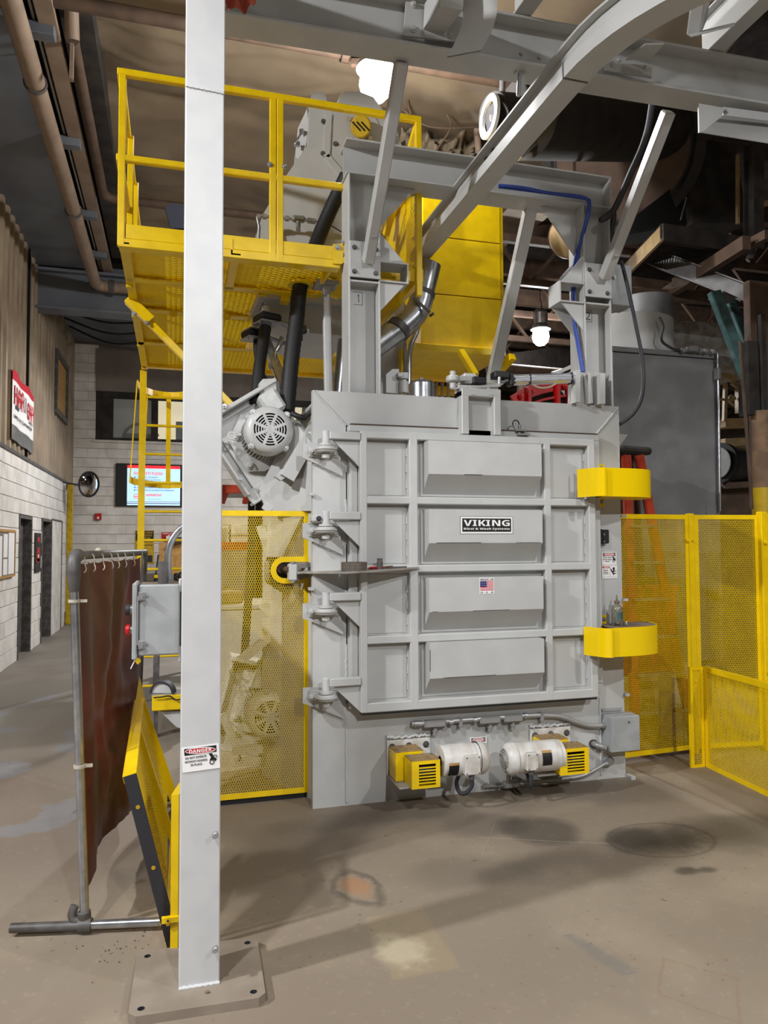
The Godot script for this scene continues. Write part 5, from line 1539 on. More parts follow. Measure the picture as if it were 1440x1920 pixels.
	bolt(hg, Vector3(1.917, 4.274, -3.575), Vector3.BACK, 0.01)
	# curved flat guide sheet near the top edge
	var cs := thing("curved_guide_strip", "wide curved grey sheet strip hanging in front of the overhead beam", "guide", Vector3(1.388, 4.16, -3.3))
	var rows := [[], []]
	var back := [[], []]
	for i in 14:
		var u := i / 13.0
		var a := Vector3(1.359, 4.438, -3.35).lerp(Vector3(1.326, 4.095, -3.45), u) + Vector3(0.10 * sin(u * PI) * 0.5, 0, 0)
		var b := Vector3(1.506, 4.393, -3.25).lerp(Vector3(1.471, 4.089, -3.35), u) + Vector3(0.09 * sin(u * PI) * 0.5, 0, 0)
		rows[0].append(a); rows[1].append(b)
		back[0].append(a + Vector3(0.006, 0.0, -0.012)); back[1].append(b + Vector3(0.0, 0.0, -0.012))
	part(cs, "sheet", G().grid(rows).grid(back).grid([rows[0], back[0]]).grid([rows[1], back[1]]), M.grey)
	# sheet-metal tray under the beam at the right
	var tr := thing("drip_tray", "grey folded sheet tray bolted under the overhead beam at the upper right", "tray", Vector3(3.056, 3.895, -3.4))
	part(tr, "end_face", G().plate([Vector3(2.859, 4.104, -3.46), Vector3(3.027, 4.106, -3.46), Vector3(3.018, 4.054, -3.46), Vector3(2.876, 3.938, -3.46), Vector3(2.858, 3.935, -3.46)], Vector3(0.0, 0, -0.01)), M.grey)
	part(tr, "bottom", G().plate([Vector3(2.865, 3.933, -3.46), Vector3(3.173, 4.183, -3.62), Vector3(3.576, 4.206, -3.62), Vector3(3.354, 3.908, -3.4)], Vector3(0, 0.008, 0)), M.grey)
	part(tr, "flange", G().plate([Vector3(3.058, 4.14, -3.5), Vector3(3.459, 4.159, -3.5), Vector3(3.457, 4.11, -3.5), Vector3(3.06, 4.09, -3.5)], Vector3(0, 0, -0.008)), M.white)
	bolt(tr, Vector3(3.079, 4.112, -3.495), Vector3.BACK, 0.01)
	# lift motor stub and rag
	var st := thing("stub_bracket_arm", "short grey square bracket arm hanging near the top right corner", "bracket", Vector3(2.491, 4.192, -3.0))
	part(st, "arm", G().bar(Vector3(2.437, 4.297, -2.9), Vector3(2.56, 4.242, -3.1), 0.12, 0.07, Vector3.BACK, 0.008), M.grey)
	part(st, "shelf", G().plate([Vector3(2.507, 4.198, -3.1), Vector3(2.799, 4.322, -3.1), Vector3(2.701, 4.211, -3.0), Vector3(2.445, 4.112, -3.0)], Vector3(0, -0.006, 0)), M.grey)
	var rag := []
	for i in 7:
		var row := []
		for j in 13:
			var u := 0.152 + (0.3 - 0.152) * j / 12.0
			var y := 3.758 + i * 0.028 + 0.05 * pow(absf(j - 6.5) / 6.5, 2.0) * (1.0 - i / 8.0)
			row.append(Vector3(u + 0.008 * sin(i * 1.7 + j), y, -2.95 + 0.02 * sin(j * 1.3 + i * 0.6)))
		rag.append(row)
	single("orange_rag", G().grid(rag), flat(Color(0.55, 0.22, 0.12), 0.85), "crumpled orange cloth hanging at the top of the white column", "cloth")


func build_platform() -> void:
	var zf := -4.65
	var t := thing("service_platform", "yellow steel service platform with expanded metal floor and handrails", "platform", Vector3(0.6, 3.43, -6.3))
	var yb: float = 3.403
	var yt: float = 3.45
	var ytoe: float = 3.545
	var xl := -0.335
	var xr := 1.03
	part(t, "front_channel", G().span(xl, xr, yb, yt + 0.005, zf - 0.03, zf, 0.003).span(xl, xr, yb + 0.001, yb + 0.008, zf - 0.09, zf - 0.03), M.yellow)
	part(t, "toe_board", G().span(xl + 0.04, xr, yt + 0.007, ytoe, zf - 0.012, zf - 0.004, 0.002), M.yellow)
	part(t, "front_channel", G().span(1.27, 1.62, yb - 0.02, yt + 0.02, zf - 0.06, zf - 0.05), M.yellow)
	# bolted end plate at the portal leg
	var ep := part(t, "end_plate", G().plate([Vector3(0.98, 3.551, -4.645), Vector3(1.055, 3.566, -4.645), Vector3(1.066, 3.528, -4.645), Vector3(1.066, 3.45, -4.645), Vector3(1.037, 3.426, -4.645), Vector3(0.98, 3.424, -4.645)], Vector3(0, 0, 0.01)), M.yellow)
	bolt(ep, Vector3(1.01, 3.532, -4.634), Vector3.BACK, 0.013)
	for v in [457, 478]:
		bolt(ep, Vector3(1.045, 3.564 if v == 457 else 3.486, -4.63), Vector3.RIGHT, 0.009)
	# handrail
	var ytop := 4.49
	var ymid := 3.955
	var top := part(t, "top_rail", G().bar(Vector3(xl, ytop, zf - 0.02), Vector3(1.60, ytop - 0.0, zf - 0.02), 0.042, 0.042, Vector3.UP, 0.005), M.yellow)
	part(t, "mid_rail", G().bar(Vector3(xl, ymid, zf - 0.02), Vector3(1.06, ymid, zf - 0.02), 0.04, 0.04, Vector3.UP, 0.005), M.yellow)
	for x in [xl + 0.012, 0.592, 0.638, 1.578]:
		part(t, "post", G().bar(Vector3(x, yb + 0.005 if x < 1.2 else 3.27, zf - 0.02), Vector3(x, ytop - 0.018, zf - 0.02), 0.042, 0.042, Vector3.RIGHT, 0.004), M.yellow)
	for y in [4.03]:
		bolt(t, Vector3(0.57, y, zf + 0.0), Vector3.BACK, 0.012)
		bolt(t, Vector3(0.665, y, zf + 0.0), Vector3.BACK, 0.012)
	# left side rail, seen almost edge-on
	for y in [ytop, ymid]:
		part(t, "side_rail", G().bar(Vector3(xl + 0.0, y, zf), Vector3(xl - 0.0, y, -7.9), 0.042, 0.042, Vector3.UP, 0.005), M.yellow)
	part(t, "side_toe_board", G().span(xl - 0.004, xl + 0.004, yt, ytoe, -7.9, zf), M.yellow)
	for z in [-5.4, -6.1, -7.0, -7.9]:
		part(t, "post", G().bar(Vector3(xl + 0.02, yb, z), Vector3(xl + 0.02, ytop, z), 0.042, 0.042, Vector3.RIGHT, 0.005), M.yellow)
	for z in [-6.3]:
		part(t, "brace", G().bar(Vector3(1.578, 4.46, zf - 0.03), Vector3(1.50, 3.9, zf - 0.55), 0.04, 0.04), M.yellow)
	# right-hand gate panel with mesh
	part(t, "gate_panel", G().span(1.56, 1.60, 3.36, 3.50, -5.9, zf - 0.04).span(1.56, 1.60, 4.05, 4.12, -5.9, zf - 0.04).span(1.56, 1.60, 3.36, 4.12, -5.9, -5.84).bar(Vector3(1.58, 3.5, -5.8), Vector3(1.58, 4.08, -5.0), 0.012, 0.22), M.yellow)
	part(t, "gate_mesh", G().expanded(Transform3D(Basis(Vector3.FORWARD, Vector3.UP, Vector3.RIGHT), Vector3(1.58, 3.5, zf - 0.06)), 1.2, 0.58, 0.024, 0.04, 0.005, 0.003), M.yellow).set_meta("kind", "stuff")
	# floor grid and its framing
	part(t, "floor_mesh", G().expanded(Transform3D(Basis(Vector3.RIGHT, Vector3.FORWARD, Vector3.DOWN), Vector3(xl + 0.03, 3.46, zf - 0.02)), 1.87, 3.25, 0.078, 0.042, 0.016, 0.004, [[0.93, 1.87, 0.95, 2.3]], 0.7), M.yellow).set_meta("kind", "stuff")
	part(t, "side_channel", G().span(xl, xl + 0.012, 3.43, yt, -7.97, zf).span(xl, xl + 0.06, 3.42, 3.43, -7.97, zf), M.yellow)
	for z in [-5.3, -5.97, -6.95, -7.9]:
		part(t, "joist", G().span(xl + 0.01, 1.55 if z < -6.9 else (1.02 if z > -5.5 else 0.56), 3.42, 3.43, z - 0.03, z + 0.05, 0.001).span(xl + 0.01, 1.55 if z < -6.9 else (1.02 if z > -5.5 else 0.56), 3.42, 3.52, z - 0.03, z - 0.02), M.yellow)
	for q in [[0.33, -5.3, zf], [0.58, -6.0, -5.35], [1.55, -7.95, -4.75]]:
		part(t, "stringer", G().span(q[0], q[0] + 0.01, 3.42, 3.52, q[1], q[2]).span(q[0], q[0] + 0.06, 3.42, 3.43, q[1], q[2]), M.yellow)
	for p in [Vector3(-0.019, 3.402, -5.97), Vector3(0.388, 3.409, -5.97), Vector3(0.552, 3.47, -5.97)]:
		bolt(t, p + Vector3(0, 0, 0.06), Vector3.BACK, 0.02, M.yellow)
	part(t, "hanger_lug", G().span(0.528, 0.575, 3.436, 3.535, -5.95, -5.85).span(0.738, 0.8, 3.373, 3.484, -5.4, -5.3), M.yellow)
	# hose collar in the floor, post saddle and post
	var hc := Vector3(0.844, 3.43, -5.089)
	part(t, "hose_collar", G().ring(Transform3D(Basis(Vector3.RIGHT, Vector3.BACK, Vector3.UP), hc - Vector3(0, 0.012, 0)), 0.055, 0.095, 0.02, 24), M.yellow)
	part(t, "saddle", G().plate([Vector3(0.934, 3.412, -5.0), Vector3(0.926, 3.475, -5.0), Vector3(0.972, 3.525, -5.0), Vector3(1.086, 3.536, -5.0), Vector3(1.093, 3.442, -5.0)], Vector3(0, 0, -0.14)).bar(Vector3(0.966, 3.442, -4.95), Vector3(0.981, 3.452, -4.75), 0.02, 0.10), M.yellow)
	part(t, "post_cap", G().span(0.932, 1.088, 3.406, 3.433, -5.12, -4.95, 0.003), M.zinc)
	for q in [Vector3(0.943, 3.377, -4.95), Vector3(1.052, 3.394, -4.95)]:
		bolt(t, q, Vector3.DOWN, 0.012)
	part(t, "support_post", G().bar(Vector3(1.015, 3.414, -5.03), Vector3(1.03, 2.626, -5.03), 0.055, 0.055, Vector3.BACK, 0.006), M.grey)
	# knee brace down to the machine
	part(t, "knee_brace", G().bar(Vector3(-0.333, 3.415, -5.75), Vector3(0.417, 2.672, -5.75), 0.05, 0.06, Vector3.BACK, 0.005), M.yellow)
	part(t, "knee_sleeve", G().bar(Vector3(-0.344, 3.431, -5.74), Vector3(-0.176, 3.275, -5.74), 0.075, 0.085, Vector3.BACK, 0.004), M.yellow)
	bolt(t, Vector3(-0.205, 3.249, -5.7), Vector3.BACK, 0.012)
	bolt(t, Vector3(-0.296, 3.31, -5.7), Vector3.BACK, 0.012)
	# caged ladder at the back
	var l := thing("caged_ladder", "yellow caged ladder down from the rear of the platform", "ladder", Vector3(-0.1, 0, -7.95))
	var zl := -7.95
	part(l, "stile", G().bar(Vector3(-0.318, 3.401, -7.95), Vector3(-0.336, 0.0, zl), 0.03, 0.065, Vector3.RIGHT), M.yellow)
	part(l, "stile", G().bar(Vector3(-0.318, 3.401, -7.95) + Vector3(0.50, 0, 0), Vector3(-0.336 + 0.50, 0.0, zl), 0.03, 0.065, Vector3.RIGHT), M.yellow)
	for k in 11:
		part(l, "rung", G().cyl(Vector3(-0.31, 3.13 - 0.296 * k, zl), Vector3(0.17, 3.13 - 0.296 * k, zl), 0.014, 8), M.yellow)
	for y in [3.28, 2.28]:
		var hp := []
		var rad := 0.36 if y > 3 else 0.44
		for i in 17:
			var a := PI + PI * i / 16.0
			hp.append(Vector3(-0.07 + cos(a) * rad * 0.85, y, zl - 0.05 + sin(a) * rad * 1.6))
		var hg := G()
		for i in 16:
			hg.bar(hp[i], hp[i + 1] + (hp[i + 1] - hp[i]) * 0.02, 0.006, 0.07)
		part(l, "cage_hoop", hg, M.yellow)
	for a in [PI, PI * 1.25, PI * 1.5, PI * 1.75, TAU]:
		part(l, "cage_strap", G().bar(Vector3(-0.07 + cos(a) * 0.31, 3.3, zl - 0.05 + sin(a) * 0.57), Vector3(-0.07 + cos(a) * 0.374, 2.24, zl - 0.05 + sin(a) * 0.70), 0.05 if a == PI * 1.5 or a == PI * 1.75 else 0.012, 0.008, Vector3.BACK), M.yellow)
	# dark cloth over the far rail
	single("hanging_cloth", G().plate([Vector3(-0.115, 4.993, -7.6), Vector3(-0.033, 5.047, -7.6), Vector3(0.086, 5.028, -7.6), Vector3(0.098, 4.799, -7.6), Vector3(-0.057, 4.781, -7.6)], Vector3(0, 0, -0.06)), M.navy, "dark navy cloth hung over the far platform rail", "cloth")


func build_housing() -> void:
	# elevator head and separator behind the platform
	var t := thing("elevator_housing", "large grey bolted elevator housing rising behind the yellow handrail", "housing", Vector3(1.0, 3.2, -5.8))
	var b := Vector3(0, 0, -0.75)
	part(t, "shell", G().plate([Vector3(0.987, 4.983, -5.55), Vector3(1.242, 5.063, -5.55), Vector3(1.525, 5.109, -5.55), Vector3(1.671, 5.018, -5.55), Vector3(1.768, 4.69, -5.55), Vector3(1.764, 3.991, -5.55), Vector3(0.571, 3.862, -5.55), Vector3(0.579, 3.945, -5.55), Vector3(0.63, 4.107, -5.55), Vector3(0.805, 4.429, -5.55), Vector3(0.978, 4.706, -5.55)], b), M.grey)
	part(t, "access_door", G().plate([Vector3(0.979, 5.02, -5.6), Vector3(0.911, 4.906, -5.7), Vector3(0.902, 4.705, -5.75), Vector3(0.931, 4.646, -5.72), Vector3(0.983, 4.733, -5.6)], Vector3(-0.02, 0, -0.4)), M.grey)
	var hd := part(t, "door_handle", G().tube(spline([Vector3(0.904, 4.762, -5.66), Vector3(0.878, 4.709, -5.6), Vector3(0.933, 4.809, -5.58), Vector3(0.961, 4.844, -5.62)], 4), 0.008, 6).bar(Vector3(0.923, 4.834, -5.62), Vector3(0.953, 4.838, -5.62), 0.03, 0.03).bar(Vector3(0.888, 4.741, -5.64), Vector3(0.926, 4.742, -5.64), 0.03, 0.03), M.galv)
	part(t, "top_cap", G().plate([Vector3(1.008, 5.093, -5.6), Vector3(1.017, 5.15, -5.6), Vector3(1.093, 5.172, -5.6), Vector3(1.132, 5.135, -5.6), Vector3(1.14, 5.033, -5.6), Vector3(1.008, 5.011, -5.6)], Vector3(0, 0, -0.4)).plate([Vector3(1.214, 5.067, -5.58), Vector3(1.231, 5.14, -5.58), Vector3(1.27, 5.189, -5.58), Vector3(1.397, 5.211, -5.58), Vector3(1.511, 5.186, -5.58), Vector3(1.591, 5.093, -5.58), Vector3(1.214, 5.033, -5.58)], Vector3(0, 0, -0.5)), M.grey)
	var fl := part(t, "flange", G().bar(Vector3(1.137, 4.963, -5.54), Vector3(1.119, 4.615, -5.54), 0.02, 0.05, Vector3.RIGHT).bar(Vector3(1.119, 4.624, -5.54), Vector3(1.272, 4.461, -5.54), 0.02, 0.05, Vector3.UP), M.grey)
	for p in [Vector3(1.098, 4.897, -5.54), Vector3(1.094, 4.641, -5.54), Vector3(1.192, 4.732, -5.54), Vector3(1.26, 4.665, -5.54), Vector3(1.243, 4.496, -5.54)]:
		bolt(fl, p, Vector3.BACK, 0.014, M.steel)
	part(t, "cover_plate", G().plate([Vector3(1.149, 4.974, -5.54), Vector3(1.5, 5.021, -5.54), Vector3(1.698, 4.675, -5.54), Vector3(1.696, 4.413, -5.54), Vector3(1.341, 4.402, -5.54), Vector3(1.141, 4.622, -5.54)], Vector3(0, 0, -0.02)), M.grey)
	# yellow ribbed guard on the bearing
	var gc := Vector3(1.368, 4.833, -5.42)
	var gx := Transform3D(Basis.looking_at(Vector3(0.25, 0.55, -1.0).normalized()), gc)
	var gd := thing("bearing_guard", "small round yellow slotted guard on the grey elevator housing", "guard", gc)
	part(gd, "drum", G().lathe([Vector2(0.075, -0.12), Vector2(0.078, 0.0), Vector2(0.07, 0.006), Vector2(0, 0.006)], gx, 24), M.yellow_dull)
	var rb := G()
	for k in 7:
		rb.ring(gx * Transform3D(Basis.IDENTITY, Vector3(0, 0, -0.115 + k * 0.016)), 0.074, 0.082, 0.006, 24)
	part(gd, "rib", rb, M.yellow_dull).set_meta("kind", "stuff")
	for k in [-0.035, 0.0, 0.035]:
		part(gd, "slot", G().box(gx * Vector3(k, 0, 0.007), Vector3(0.012, 0.09, 0.004), gx.basis.rotated(gx.basis.z.normalized(), 0.8)), M.dark)
	for q in [Vector3(-0.085, 0.05, -0.1), Vector3(-0.06, -0.085, -0.1), Vector3(0.075, -0.08, -0.1)]:
		part(gd, "foot", G().box(gx * q, Vector3(0.045, 0.03, 0.02), gx.basis), M.yellow_dull)
		bolt(gd, gx * (q + Vector3(0, 0, 0.012)), gx.basis.z, 0.011)
	# conduit with tee across the housing
	var cd := thing("housing_conduit", "bright metal conduit with a tee fitting across the front of the elevator housing", "conduit", Vector3(0.819, 4.024, -5.4))
	part(cd, "pipe", G().tube([Vector3(0.581, 3.832, -5.42), Vector3(0.588, 3.953, -5.42), Vector3(0.573, 4.019, -5.42), Vector3(0.588, 4.033, -5.42), Vector3(0.703, 4.035, -5.42), Vector3(1.013, 4.043, -5.42)], 0.012, 8), M.galv)
	part(cd, "tee_body", G().bar(Vector3(0.83, 4.042, -5.42), Vector3(0.935, 4.046, -5.42), 0.05, 0.05, Vector3.UP, 0.015).cyl(Vector3(0.879, 4.039, -5.42), Vector3(0.879, 3.95, -5.42), 0.018, 10), M.galv)
	for q in [Vector3(0.584, 4.025, -5.42), Vector3(0.628, 4.034, -5.42), Vector3(0.794, 4.038, -5.42), Vector3(0.964, 4.041, -5.42), Vector3(0.996, 4.041, -5.42), Vector3(0.879, 3.966, -5.42)]:
		part(cd, "coupling", G().cyl(q - Vector3(0.014, 0, 0), q + Vector3(0.014, 0, 0), 0.022, 8), M.zinc)
	part(cd, "wire", G().tube(spline([Vector3(1.009, 4.034, -5.4), Vector3(1.099, 4.015, -5.38), Vector3(1.23, 3.94, -5.36)]), 0.004, 6), M.black)
	# grey storage hopper hung in the platform opening
	var h := thing("abrasive_hopper", "grey sheet hopper hanging through the platform opening", "hopper", Vector3(0.83, 3.326, -5.6))
	part(h, "front", G().plate([Vector3(0.609, 3.472, -5.45), Vector3(1.279, 3.474, -5.45), Vector3(1.278, 3.193, -5.45), Vector3(0.888, 3.193, -5.45), Vector3(0.649, 3.267, -5.45)], Vector3(0, 0, -0.75)), M.grey)
	part(h, "rim", G().bar(Vector3(0.598, 3.441, -5.42), Vector3(1.272, 3.439, -5.42), 0.05, 0.06).bar(Vector3(0.562, 3.345, -5.6), Vector3(0.606, 3.442, -5.42), 0.04, 0.06), M.grey)
	part(h, "side", G().plate([Vector3(0.546, 3.393, -5.6), Vector3(0.61, 3.468, -5.46), Vector3(0.65, 3.27, -5.46), Vector3(0.594, 3.217, -5.6), Vector3(0.538, 3.253, -5.6)], Vector3(0.03, 0, -0.3)), M.grey)
	part(h, "spout", G().cyl(Vector3(0.639, 3.275, -5.4), Vector3(0.639, 3.347, -5.4), 0.033, 18), M.white)
	for k in 2:
		var c := Vector3(0.642, 3.248, -5.36) if k == 0 else Vector3(0.573, 3.177, -5.55)
		var v := thing("slide_valve", "black slide valve with a metal flange at the nearer hose top" if k == 0 else "black slide valve at the second hose top, farther back", "valve", c, "slide valves under the hopper")
		part(v, "gate", G().box(c, Vector3(0.16, 0.05, 0.16), Basis(Vector3.UP, 0.35), 0.01), M.rubber)
		part(v, "flange", G().box(c - Vector3(0, 0.035, 0), Vector3(0.17, 0.012, 0.17), Basis(Vector3.UP, 0.35), 0.004).box(c + Vector3(0, 0.03, 0), Vector3(0.15, 0.01, 0.15), Basis(Vector3.UP, 0.35), 0.004), M.zinc)
		for q in [Vector3(-0.06, -0.045, 0.06), Vector3(0.06, -0.045, 0.06)]:
			bolt(v, c + q, Vector3.DOWN, 0.009)
		part(v, "cylinder", G().cyl(c + Vector3(0.08, -0.01, 0.0), c + Vector3(0.26, -0.05, -0.04), 0.018, 10), M.galv)
		part(v, "fitting", G().box(c + Vector3(0.27, -0.05 - 0.02 * k, -0.04), Vector3(0.05, 0.06, 0.05), Basis(Vector3.BACK, 0.3), 0.008).box(c + Vector3(0.25, -0.11, -0.03), Vector3(0.03, 0.05, 0.03)), M.black)
	var fr := thing("filter_regulator", "slim metal filter regulator hanging beside the hoses", "regulator", Vector3(0.723, 3.065, -5.35))
	part(fr, "bowl", G().tube([Vector3(0.75, 3.119, -5.35), Vector3(0.731, 3.054, -5.35), Vector3(0.707, 3.013, -5.35)], 0.016, 8), M.galv)
	part(fr, "tail", G().tube(spline([Vector3(0.707, 3.013, -5.35), Vector3(0.7, 2.973, -5.35), Vector3(0.723, 2.888, -5.35), Vector3(0.786, 2.608, -5.3)]), 0.005, 6), M.zinc)
	# corrugated and smooth feed hoses
	var p1 := spline([Vector3(1.202, 4.311, -5.2), Vector3(1.125, 4.144, -5.25), Vector3(1.042, 3.946, -5.28), Vector3(0.965, 3.746, -5.25), hose_hole(), Vector3(0.808, 3.161, -5.05), Vector3(0.763, 2.846, -5.0), Vector3(0.732, 2.51, -4.98)], 14)
	single("ribbed_hose", G().tube(p1, 0.052, 16, true, 0.06), M.rubber, "thick ribbed black hose through the platform floor down to the upper blast wheel", "hose", "feed hoses")
	var s := thing("smooth_hose", "smooth black hose with a steel clamp from the nearer slide valve", "hose", Vector3(0.586, 2.907, -5.3), "feed hoses")
	part(s, "hose", G().tube(spline([Vector3(0.638, 3.239, -5.36), Vector3(0.608, 3.064, -5.3), Vector3(0.568, 2.844, -5.2), Vector3(0.532, 2.559, -5.1)], 8), 0.042, 16), M.rubber)
	part(s, "clamp", G().cyl(Vector3(0.629, 3.203, -5.345), Vector3(0.624, 3.176, -5.335), 0.046, 18), M.galv)
	single("thin_hose", G().tube(spline([Vector3(0.589, 3.17, -5.55), Vector3(0.584, 3.035, -5.5), Vector3(0.605, 2.853, -5.4), Vector3(0.625, 2.754, -5.3), Vector3(0.621, 2.544, -5.2)], 8), 0.026, 12), M.rubber, "thinner black hose behind the smooth hose", "hose", "feed hoses")
	single("diagonal_duct", G().bar(Vector3(0.623, 3.191, -5.5), Vector3(0.779, 2.656, -5.25), 0.07, 0.05, Vector3.BACK, 0.006).bar(Vector3(0.692, 2.921, -5.38), Vector3(0.695, 2.903, -5.37), 0.074, 0.054, Vector3.BACK), M.galv, "flat galvanised chute strapped diagonally behind the black hoses", "chute")
	# pale trunk and galvanised elbow right of the left leg
	var tk := thing("elevator_shaft", "pale grey vertical elevator trunk behind the left portal leg", "trunk", Vector3(1.828, 2.9, -6.0))
	part(tk, "casing", G().plate([Vector3(1.571, 3.779, -6.0), Vector3(1.89, 3.785, -6.0), Vector3(1.884, 2.788, -6.0), Vector3(1.568, 2.773, -6.0)], Vector3(0, 0, -0.5)), M.white)
	part(tk, "upper_box", G().plate([Vector3(1.609, 3.527, -5.7), Vector3(1.708, 3.522, -5.7), Vector3(1.708, 3.425, -5.7), Vector3(1.662, 3.378, -5.7), Vector3(1.608, 3.308, -5.7)], Vector3(0, 0, -0.3)), M.grey)
	part(tk, "bracket", G().plate([Vector3(1.62, 3.389, -5.6), Vector3(1.678, 3.467, -5.6), Vector3(1.709, 3.352, -5.6), Vector3(1.664, 3.284, -5.6)], Vector3(0, 0, -0.1)), M.white)
	part(tk, "conduit", G().tube(spline([Vector3(1.961, 3.453, -5.8), Vector3(1.933, 3.36, -5.8), Vector3(1.885, 3.244, -5.8), Vector3(1.87, 3.064, -5.8), Vector3(1.868, 2.817, -5.8)]), 0.022, 8).tube(spline([Vector3(1.816, 3.676, -5.9), Vector3(1.863, 3.611, -5.9), Vector3(1.866, 3.314, -5.9), Vector3(1.863, 2.837, -5.9)]), 0.014, 8), M.galv)
	var g := thing("galvanised_duct", "shiny galvanised round duct with a clamped elbow open at the top", "duct", Vector3(1.681, 3.346, -5.3))
	part(g, "upper_pipe", G().tube([Vector3(1.882, 3.754, -5.3), Vector3(1.82, 3.515, -5.3)], 0.088, 24, false).tube([Vector3(1.882, 3.754, -5.3), Vector3(1.82, 3.515, -5.3)], 0.084, 24, false), M.galv)
	part(g, "elbow", G().tube(spline([Vector3(1.82, 3.523, -5.3), Vector3(1.798, 3.43, -5.3), Vector3(1.75, 3.343, -5.3), Vector3(1.672, 3.263, -5.3), Vector3(1.63, 3.227, -5.3)], 5), 0.093, 24, false), M.galv)
	part(g, "lower_pipe", G().tube([Vector3(1.647, 3.244, -5.3), Vector3(1.222, 2.907, -5.3), Vector3(1.149, 2.684, -5.3)], 0.085, 24), M.galv)
	for q in [[Vector3(1.824, 3.536, -5.3), Vector3(1.815, 3.502, -5.3)], [Vector3(1.647, 3.253, -5.3), Vector3(1.613, 3.213, -5.3)]]:
		part(g, "clamp_ring", G().cyl(q[0], q[1], 0.099, 24), M.steel)
	part(g, "lever", G().bar(Vector3(1.713, 3.448, -5.2), Vector3(1.83, 3.332, -5.16), 0.012, 0.02).cyl(Vector3(1.842, 3.328, -5.17), Vector3(1.854, 3.312, -5.17), 0.02, 10), M.steel)
	part(g, "second_pipe", G().tube([Vector3(1.18, 3.064, -5.15), Vector3(1.129, 2.645, -5.1)], 0.06, 16), M.galv)
	# yellow dust hopper casing beyond
	var z := -5.9
	var y := thing("dust_hopper", "tall bright yellow panelled dust hopper behind the monorail track", "hopper", Vector3(2.378, 3.304, -5.9))
	var lv := [4.906, 4.25, 3.749, 3.302]
	var x0: float = 2.032
	var x1: float = 2.764
	for i in 3:
		part(y, "panel", G().span(x0, x1 - 0.008, lv[i + 1] + 0.004, lv[i] - 0.004, z - 1.0, z, 0.004), M.yellow)
	part(y, "corner_flange", G().span(x1 - 0.008, x1 + 0.02, lv[3], lv[0], z - 1.0, z - 0.005).span(x0 - 0.02, x0, lv[3], lv[0], z - 1.0, z - 0.01), M.yellow)
	part(y, "base_frame", G().span(x0 - 0.10, x1 + 0.02, lv[3] - 0.06, lv[3], z - 1.1, z + 0.03, 0.004), M.yellow)
	part(y, "leg_frame", G().span(x0 - 0.16, x1 + 0.1, lv[3] - 0.42, lv[3] - 0.34, -7.4, -7.32).span(x0 - 0.16, x1 + 0.1, lv[3] - 0.62, lv[3] - 0.56, -7.0, -6.92).bar(Vector3(x1 + 0.1, lv[3] - 0.05, z), Vector3(x1 - 0.2, lv[3] - 0.6, -7.0), 0.06, 0.06).span(x0 - 0.2, x0 - 0.12, 2.3, lv[3] - 0.05, z - 0.08, z).span(x0 - 0.2, x1, lv[3] - 0.2, lv[3] - 0.12, z - 1.1, z - 1.02), M.yellow)
	part(y, "strut", G().channel(Vector3(2.302, 3.224, -5.7), Vector3(2.345, 2.979, -5.5), 0.05, 0.05, 1.0, Vector3.RIGHT), M.yellow)


func hose_hole() -> Vector3:
	return Vector3(0.844, 3.43, -5.089)


